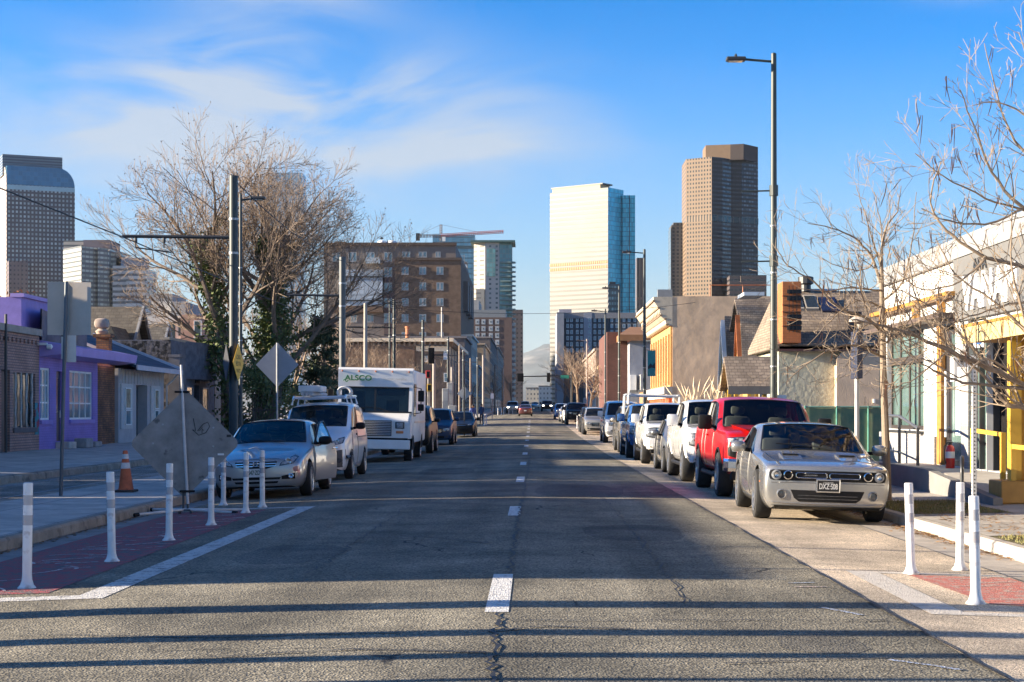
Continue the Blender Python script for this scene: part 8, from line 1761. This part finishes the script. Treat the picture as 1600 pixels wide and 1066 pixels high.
def copy_tree(src,X,Y,s,rz,lab,group):
 r=dup(src);r.location=(X,Y,walk_z(X,Y));r.scale=(s,s,s);r.rotation_euler=(0,0,rz);r['label']=lab;r['group']=group;return r
copy_tree(protoA,-10.6,122,.8,1.2,'smaller bare tree right behind the truck roof, right edge','bare trees behind the truck')
copy_tree(protoB,-9.0,146,.75,2.2,'bare brown tree in front of the cornice building doorway','bare trees behind the truck')
copy_tree(protoA,-13.5,128,.85,2.7,'bare brown tree against the creeper covered wall, left part','bare trees behind the truck');copy_tree(protoB,-11.4,134,.8,4.0,'bare brown tree against the creeper covered wall, middle','bare trees behind the truck');copy_tree(protoA,-9.6,131,.75,5.0,'bare brown tree against the creeper covered wall, right part','bare trees behind the truck');copy_tree(protoB,-13.0,92,.95,5.5,'tan bare tree between the grey mast and the big ivy tree','bare trees behind the truck')
copy_tree(protoA,-17.5,98,.8,3.1,'bare thicket tree behind the dark stone building','bare trees behind the truck')
copy_tree(protoB,-19.5,108,.75,.5,'bare tree rising behind the tan shuttered shop','bare trees behind the truck')
copy_tree(protoB,-27.5,92,.72,.9,'thin bare tree standing before the white stucco building','bare trees behind the truck')
for i,(px,Y,s,lab)in enumerate(((953,152,.82,'sunlit bare street tree nearest in the right hand row'),(938,178,.95,'sunlit bare street tree second in the right hand row'),(922,205,1.15,'bare street tree third in the right hand row'),(905,232,1.25,'bare street tree fourth in the right hand row'),(893,262,1.3,'bare street tree fifth in the right hand row'),(880,300,1.2,'bare street tree farthest in the right hand row'),(962,170,.7,'low bare tree beside the maroon brick shop'))):
 copy_tree((protoA,protoB)[i%2],(px-VX)*Y/F,Y,s,i*1.3,lab,'bare street trees on the right')
for i,(px,Y,s,lab)in enumerate(((736,250,.8,'small bare tree before the red brick shop far left'),(768,300,.9,'dark bare tree before the slate building far left'),(800,380,1.1,'bare tree farthest away on the left pavement'))):
 copy_tree((protoB,protoA)[i%2],(px-VX)*Y/F,Y,s,i*2.0,lab,'bare trees far on the left')
t=bare_tree(31,P(22,0,60)[0],63,5.2,'small tree with rusty leaves showing above the cinder block wall',BARK,TWIG,.6)
qq=random.Random(2);c0=Vector((*P(22,470,63)[:2],P(0,475,63)[2]));leaves(qq,[c0+Vector((qq.gauss(0,.5),qq.gauss(0,.4),qq.gauss(0,.22)))for _ in range(220)],.06,mat('leaf_rust',(.33,.13,.05),.8,var=.3),'leaves',t)
q=random.Random(14);X,Y=P(503,0,86)[0],86;t=thing('pine_tree','dark evergreen pine between the big bare tree and the truck','tree',(X,Y,.2))
b=MB();b.tube([(X,Y,.2),(X+.1,Y,3),(X,Y,6.2)],[.2,.14,.04],8);b.build('trunk',BARKD,t,smooth=True);sp=[];br=MB()
for k in range(84):
 h=q.uniform(.8,6.3);a=q.uniform(0,6.28);L=(2.0-.24*h)*q.uniform(.55,1.15);e=Vector((X+L*math.cos(a),Y+L*math.sin(a),h+q.uniform(-.3,.25)));br.tube([(X,Y,h),e],[.035,.015],4,False)
 for j in range(75):f=q.uniform(.35,1.05);sp.append(Vector((X,Y,h)).lerp(e,f)+rand_dir(q)*q.uniform(.05,.34))
br.build('branches',BARKD,t);leaves(q,sp,.10,PINE,'needles',t)
for(px,py,Y,w,n,m,lab)in((430,606,84,.75,900,YBUSH,'yellow green bush glowing left of the diamond sign pole'),(455,620,90,.6,600,YBUSH,'low yellowish bush right of the diamond sign pole'),(398,590,80,.9,1500,IVY,'dark ivy bush at the foot of the big bare tree')):
 c=Vector(P(px,py,Y));t=thing('bush',lab,'bush',(c.x,Y,.2));sp=[c+Vector((q.gauss(0,w*.55),q.gauss(0,.4),q.gauss(0,w*.5)))for _ in range(n)];leaves(q,sp,.075,m,'foliage',t)
 b=MB()
 for k in range(7):b.tube([(c.x,Y,.2),c+Vector((q.gauss(0,w*.5),q.gauss(0,.2),w*q.uniform(0,.6)))],[.02,.008],4,False)
 b.build('stems',BARKD,t)
x0,x1=P(380,0,79)[0],P(520,0,79)[0];t=thing('iron_fence','rusty dark iron fence behind the silver sedan roof','fence',(x0,79,.2));b=MB()
for k in range(int((x1-x0)/.14)):x=x0+k*.14;b.box(x,x+.02,78.99,79.01,.2,1.75)
b.build('bars',mat('iron_rust',(.07,.05,.04),.8,var=.3),t);b=MB();b.box(x0,x1,78.97,79.03,1.6,1.65);b.box(x0,x1,78.97,79.03,.4,.45);b.build('rail',mat('iron_rust',(.07,.05,.04),.8),t)
def limb_tree(seed,lab,limbs,trunk,bark,shoots,pods,base,r0,Sx):
 q=random.Random(seed);t=thing('street_tree',lab,'tree',base);o=[[],[],[]]
 b=MB();b.tube(*trunk,9,False);b.build('trunk',bark,t,smooth=True);main=MB();tips=[]
 for pts,ra,rb in limbs:
  P_=[Vector(P(*p))for p in pts];fine=[]
  for i in range(len(P_)-1):
   a,c,d,e=P_[max(i-1,0)],P_[i],P_[i+1],P_[min(i+2,len(P_)-1)]
   for k in range(4):u=k/4;fine.append(.5*((2*c)+(d-a)*u+(2*a-5*c+4*d-e)*u*u+(3*c-a-3*d+e)*u**3)+rand_dir(q)*.012)
  fine.append(P_[-1]);n=len(fine);rad=[ra+(rb-ra)*(i/(n-1))**.7 for i in range(n)];main.tube(fine,rad,6,False)
  for k in range(int(shoots*n/8)):
   i=q.randrange(1,n-1);d=(fine[i+1]-fine[i]).normalized();od=d.orthogonal().normalized();od.rotate(Matrix.Rotation(q.uniform(0,6.28),3,d));nd=(d*.7+od*q.uniform(.5,1)+Vector((0,0,q.uniform(-.1,.9)))).normalized()
   grow(q,fine[i],nd,q.uniform(.3,1.0)*Sx['len'],rad[i]*.5,0,Sx,o)
  tips.append(fine[-1])
 main.build('branches',bark,t,smooth=True);b=MB();limbs_mesh(b,o[0],4);limbs_mesh(b,o[1],3);limbs_mesh(b,o[2],3);b.build('twigs',bark,t)
 if pods:
  b=MB()
  for pts,rad in o[0]+o[1]:
   if q.random()<pods:
    c=pts[-1]
    for k in range(q.randrange(1,4)):L=q.uniform(.12,.30);a=q.uniform(-.03,.03);b.tube([c+Vector((k*.015,0,0)),c+Vector((a+k*.02,a,-L*.5)),c+Vector((a*2.2+k*.03,0,-L))],[.004,.006,.003],3,False)
  b.build('seed_pods',POD,t)['kind']='stuff'
 return t
Sx=dict(seg=[4,3,2],tip=[.4,.4,.6],wander=.13,up=[.05,.08,.1],kids=[3,2],ang=[.6,.6],ratio=[.5,.5],rr=[.6,.6],rmin=.004,len=1.0);Sx['from']=[.25,.2]
bx_,by_=5.95,28.4;z0=walk_z(bx_,by_)
limb_tree(3,'young pale barked street tree before the white shop windows',[([(1378,520,28.4),(1350,495,28.2),(1310,480,28),(1270,440,27.8),(1232,415,27.6),(1214,388,27.5)],.035,.006),([(1376,440,28.4),(1360,400,28.4),(1335,372,28.3),(1300,357,28.2),(1262,349,28.2)],.03,.006),([(1376,420,28.4),(1372,395,28.6),(1355,420,28.8),(1320,420,28.8),(1284,403,28.8)],.02,.006),([(1377,400,28.4),(1383,360,28.3),(1402,330,28.2),(1408,290,28.2)],.028,.005),([(1377,410,28.4),(1378,370,28.6),(1374,340,28.6),(1366,300,28.6)],.02,.005),([(1380,560,28.4),(1340,540,28),(1300,545,27.6),(1260,570,27.4),(1230,596,27.3)],.028,.006),([(1378,500,28.4),(1345,515,28),(1330,545,27.8),(1328,580,27.7)],.018,.005),([(1378,470,28.4),(1410,440,28.2),(1425,380,28),(1432,300,28)],.026,.005),([(1380,540,28.4),(1420,500,28.6),(1450,470,28.8),(1470,430,29)],.024,.005),([(1377,480,28.4),(1340,470,28),(1300,500,27.8),(1262,540,27.6)],.02,.005),([(1378,510,28.4),(1400,520,28),(1440,500,27.8),(1480,480,27.6)],.018,.005),([(1377,420,28.4),(1350,330,28.2),(1338,290,28.2)],.014,.004),([(1377,455,28.4),(1330,450,27.5),(1290,455,27),(1245,452,26.8)],.02,.005),([(1378,530,28.4),(1350,560,27.6),(1335,590,27.2)],.014,.005)],([(bx_,by_,z0-.05),(bx_-.03,by_,1.0),P(1381,600,by_),P(1379,500,by_),P(1377,400,by_)],[.075,.062,.058,.05,.03]),PALEB,6.5,.05,(bx_,by_,z0),.06,Sx)
bx_,by_=6.35,17.2;z0=walk_z(bx_,by_);Sy=dict(Sx);Sy['len']=.7;Sy['kids']=[3,2];Sy['up']=[.02,.04,.06]
limb_tree(9,'catalpa like bare tree reaching in from the right edge with hanging seed pods',[([(1800,640,17.2),(1690,640,17.1),(1610,606,17),(1545,575,16.9),(1480,548,16.8),(1420,520,16.7),(1372,508,16.6),(1332,500,16.5)],.045,.008),([(1640,640,17.1),(1600,636,17),(1572,632,17)],.032,.024),([(1574,632,17),(1552,606,17),(1520,570,16.9),(1470,530,16.8),(1432,470,16.8),(1418,400,16.8)],.022,.005),([(1800,560,17.2),(1690,500,17.3),(1610,425,17.4),(1540,402,17.4),(1490,370,17.4),(1455,318,17.4),(1470,252,17.4)],.04,.005),([(1810,470,17.2),(1700,400,17),(1600,325,16.8),(1560,285,16.8),(1528,215,16.8),(1500,140,16.8)],.034,.005),([(1810,380,17.2),(1700,300,17.4),(1600,235,17.5),(1565,175,17.5),(1538,68,17.5)],.03,.004),([(1810,300,17.2),(1720,210,17),(1630,150,16.9),(1592,50,16.9)],.028,.004),([(1700,560,17.2),(1610,520,17.6),(1550,470,17.8),(1495,430,17.8),(1462,370,17.8)],.026,.005),([(1640,350,17),(1600,330,17),(1540,310,16.7),(1475,275,16.6),(1430,240,16.6)],.018,.004),([(1700,620,17.1),(1620,540,16.5),(1585,440,16.4),(1580,350,16.4),(1590,270,16.4)],.022,.004),([(1600,600,17),(1540,560,16.4),(1500,590,16.2),(1440,560,16.1),(1405,585,16.1)],.014,.004),([(1600,606,17),(1520,600,16.9),(1470,585,16.8),(1430,560,16.7),(1398,520,16.7)],.02,.004),([(1545,575,16.9),(1500,520,16.9),(1440,470,16.9),(1388,448,16.9)],.02,.004),([(1480,548,16.8),(1430,590,16.8),(1398,606,16.8)],.012,.004),([(1540,402,17.4),(1500,440,17.3),(1440,452,17.2),(1398,420,17.2)],.016,.004),([(1600,325,16.8),(1540,350,16.6),(1480,345,16.5),(1440,326,16.5)],.016,.004),([(1620,470,17.3),(1560,480,17),(1500,500,17),(1450,510,17)],.016,.004),([(1812,330,17.2),(1880,250,17.6),(1950,190,18),(2010,90,18.3)],.03,.005),([(1812,420,17.2),(1900,370,16.8),(1990,330,16.5),(2060,250,16.3)],.03,.005),([(1811,300,17.2),(1830,180,17.8),(1850,60,18.2)],.026,.005),([(1700,240,17.3),(1620,190,17.3),(1560,160,17.4),(1520,165,17.4)],.016,.004)],([(bx_,by_,z0-.05),(bx_-.05,by_,1.2),(bx_-.05,by_,2.2),P(1812,380,by_),P(1810,280,by_)],[.12,.10,.09,.06,.04]),PALEB,6.5,.09,(bx_,by_,z0),.06,Sy)
q=random.Random(77);STRAW=mat('straw',(.52,.38,.22),.9,var=.2)
for(px,Y,n,lab)in((1082,74,26,'clump of dry plume grass behind the white pickups, left clump'),(1116,72,20,'clump of dry plume grass just left of the ochre kiosk')):
 X=(px-VX)*Y/F;z=walk_z(X,Y);t=thing('plume_grass',lab,'grass',(X,Y,z));b=MB();c_=MB()
 for k in range(n):
  a,e=q.gauss(0,.3),q.gauss(0,.25);h=q.uniform(1.9,3.0);p=Vector((X+q.gauss(0,.3),Y+q.gauss(0,.2),z));m_=p+Vector((a*.4,e*.4,h*.6));e_=p+Vector((a*1.5,e,h));b.tube([p,m_,e_],[.012,.01,.008],3,False);c_.tube([m_.lerp(e_,.45),m_.lerp(e_,.7),e_+Vector((a*.1,0,.05))],[.012,.042,.006],5,False)
 b.build('stalks',STRAW,t);c_.build('plumes',mat('plume',(.66,.52,.36),.9,var=.15),t)
q=random.Random(42);vs=[];fs=[]
for k in range(9000):
 x,y=q.uniform(5.5,6.95),q.choice((q.uniform(12.2,20.2),q.uniform(12.2,20.2),q.uniform(24.7,28.1)));z=walk_z(x,y)-.004;a=q.uniform(0,6.28);h=q.uniform(.02,.06);w=.006;dx,dy=q.gauss(0,.02),q.gauss(0,.02);i=len(vs)
 vs+=[(x-w*math.cos(a),y-w*math.sin(a),z),(x+w*math.cos(a),y+w*math.sin(a),z),(x+dx,y+dy,z+h)];fs.append((i,i+1,i+2))
b=MB();b.add(vs,fs);tag(b.build('grass',mat('grass_blade',(.14,.15,.04),.8,var=.4,vs=1.2,col2=(.34,.29,.12)),recenter=False),'thin winter grass on the strip beside the right kerb','grass',kind='stuff')
vs=[];fs=[]
for k in range(5200):
 m_=q.random()
 if m_<.55:x,y=KR-abs(q.gauss(0,.14))-.01,q.uniform(12,31)
 elif m_<.85:x,y=q.uniform(5.6,6.9),q.uniform(12.2,28)
 else:x,y=KL+.02+abs(q.gauss(0,.07)),q.uniform(14,40)
 if m_<.55 and math.sin(y*1.7)+math.sin(y*.63)<q.uniform(-1.2,1):continue
 z=gz(x,y)+.012;a=q.uniform(0,6.28);s_=q.uniform(.016,.042);i=len(vs);u=Vector((math.cos(a),math.sin(a),q.uniform(-.25,.25)))*s_;v=Vector((-math.sin(a),math.cos(a),q.uniform(-.25,.25)))*s_*.6;c=Vector((x,y,z));vs+=[c-u,c+v,c+u,c-v];fs.append((i,i+1,i+2,i+3))
b=MB();b.add(vs,fs);tag(b.build('fallen_leaves',mat('dry_leaf',(.20,.10,.04),.85,var=.4,vs=5,col2=(.40,.24,.11)),recenter=False),'dry brown leaves scattered along the kerbs','leaves',kind='stuff')
cd=bpy.data.cameras.new('camera');co=bpy.data.objects.new('camera',cd);C.objects.link(co)
co.location=(0,0,HC);co.rotation_euler=(R(90),0,0)
cd.sensor_width=36;cd.lens=36*F/1600;cd.shift_x=-(VX-800)/1600;cd.shift_y=(VY-533)/1600
cd.clip_start=.1;cd.clip_end=60000
sc=bpy.context.scene;sc.camera=co
sc.view_settings.view_transform='Standard';sc.view_settings.look='None';sc.view_settings.exposure=EXPO;sc.view_settings.gamma=1
sc.cycles.use_denoising=True;sc.cycles.max_bounces=8;sc.cycles.transparent_max_bounces=12;sc.cycles.volume_bounces=0
sc.cycles.sample_clamp_indirect=6
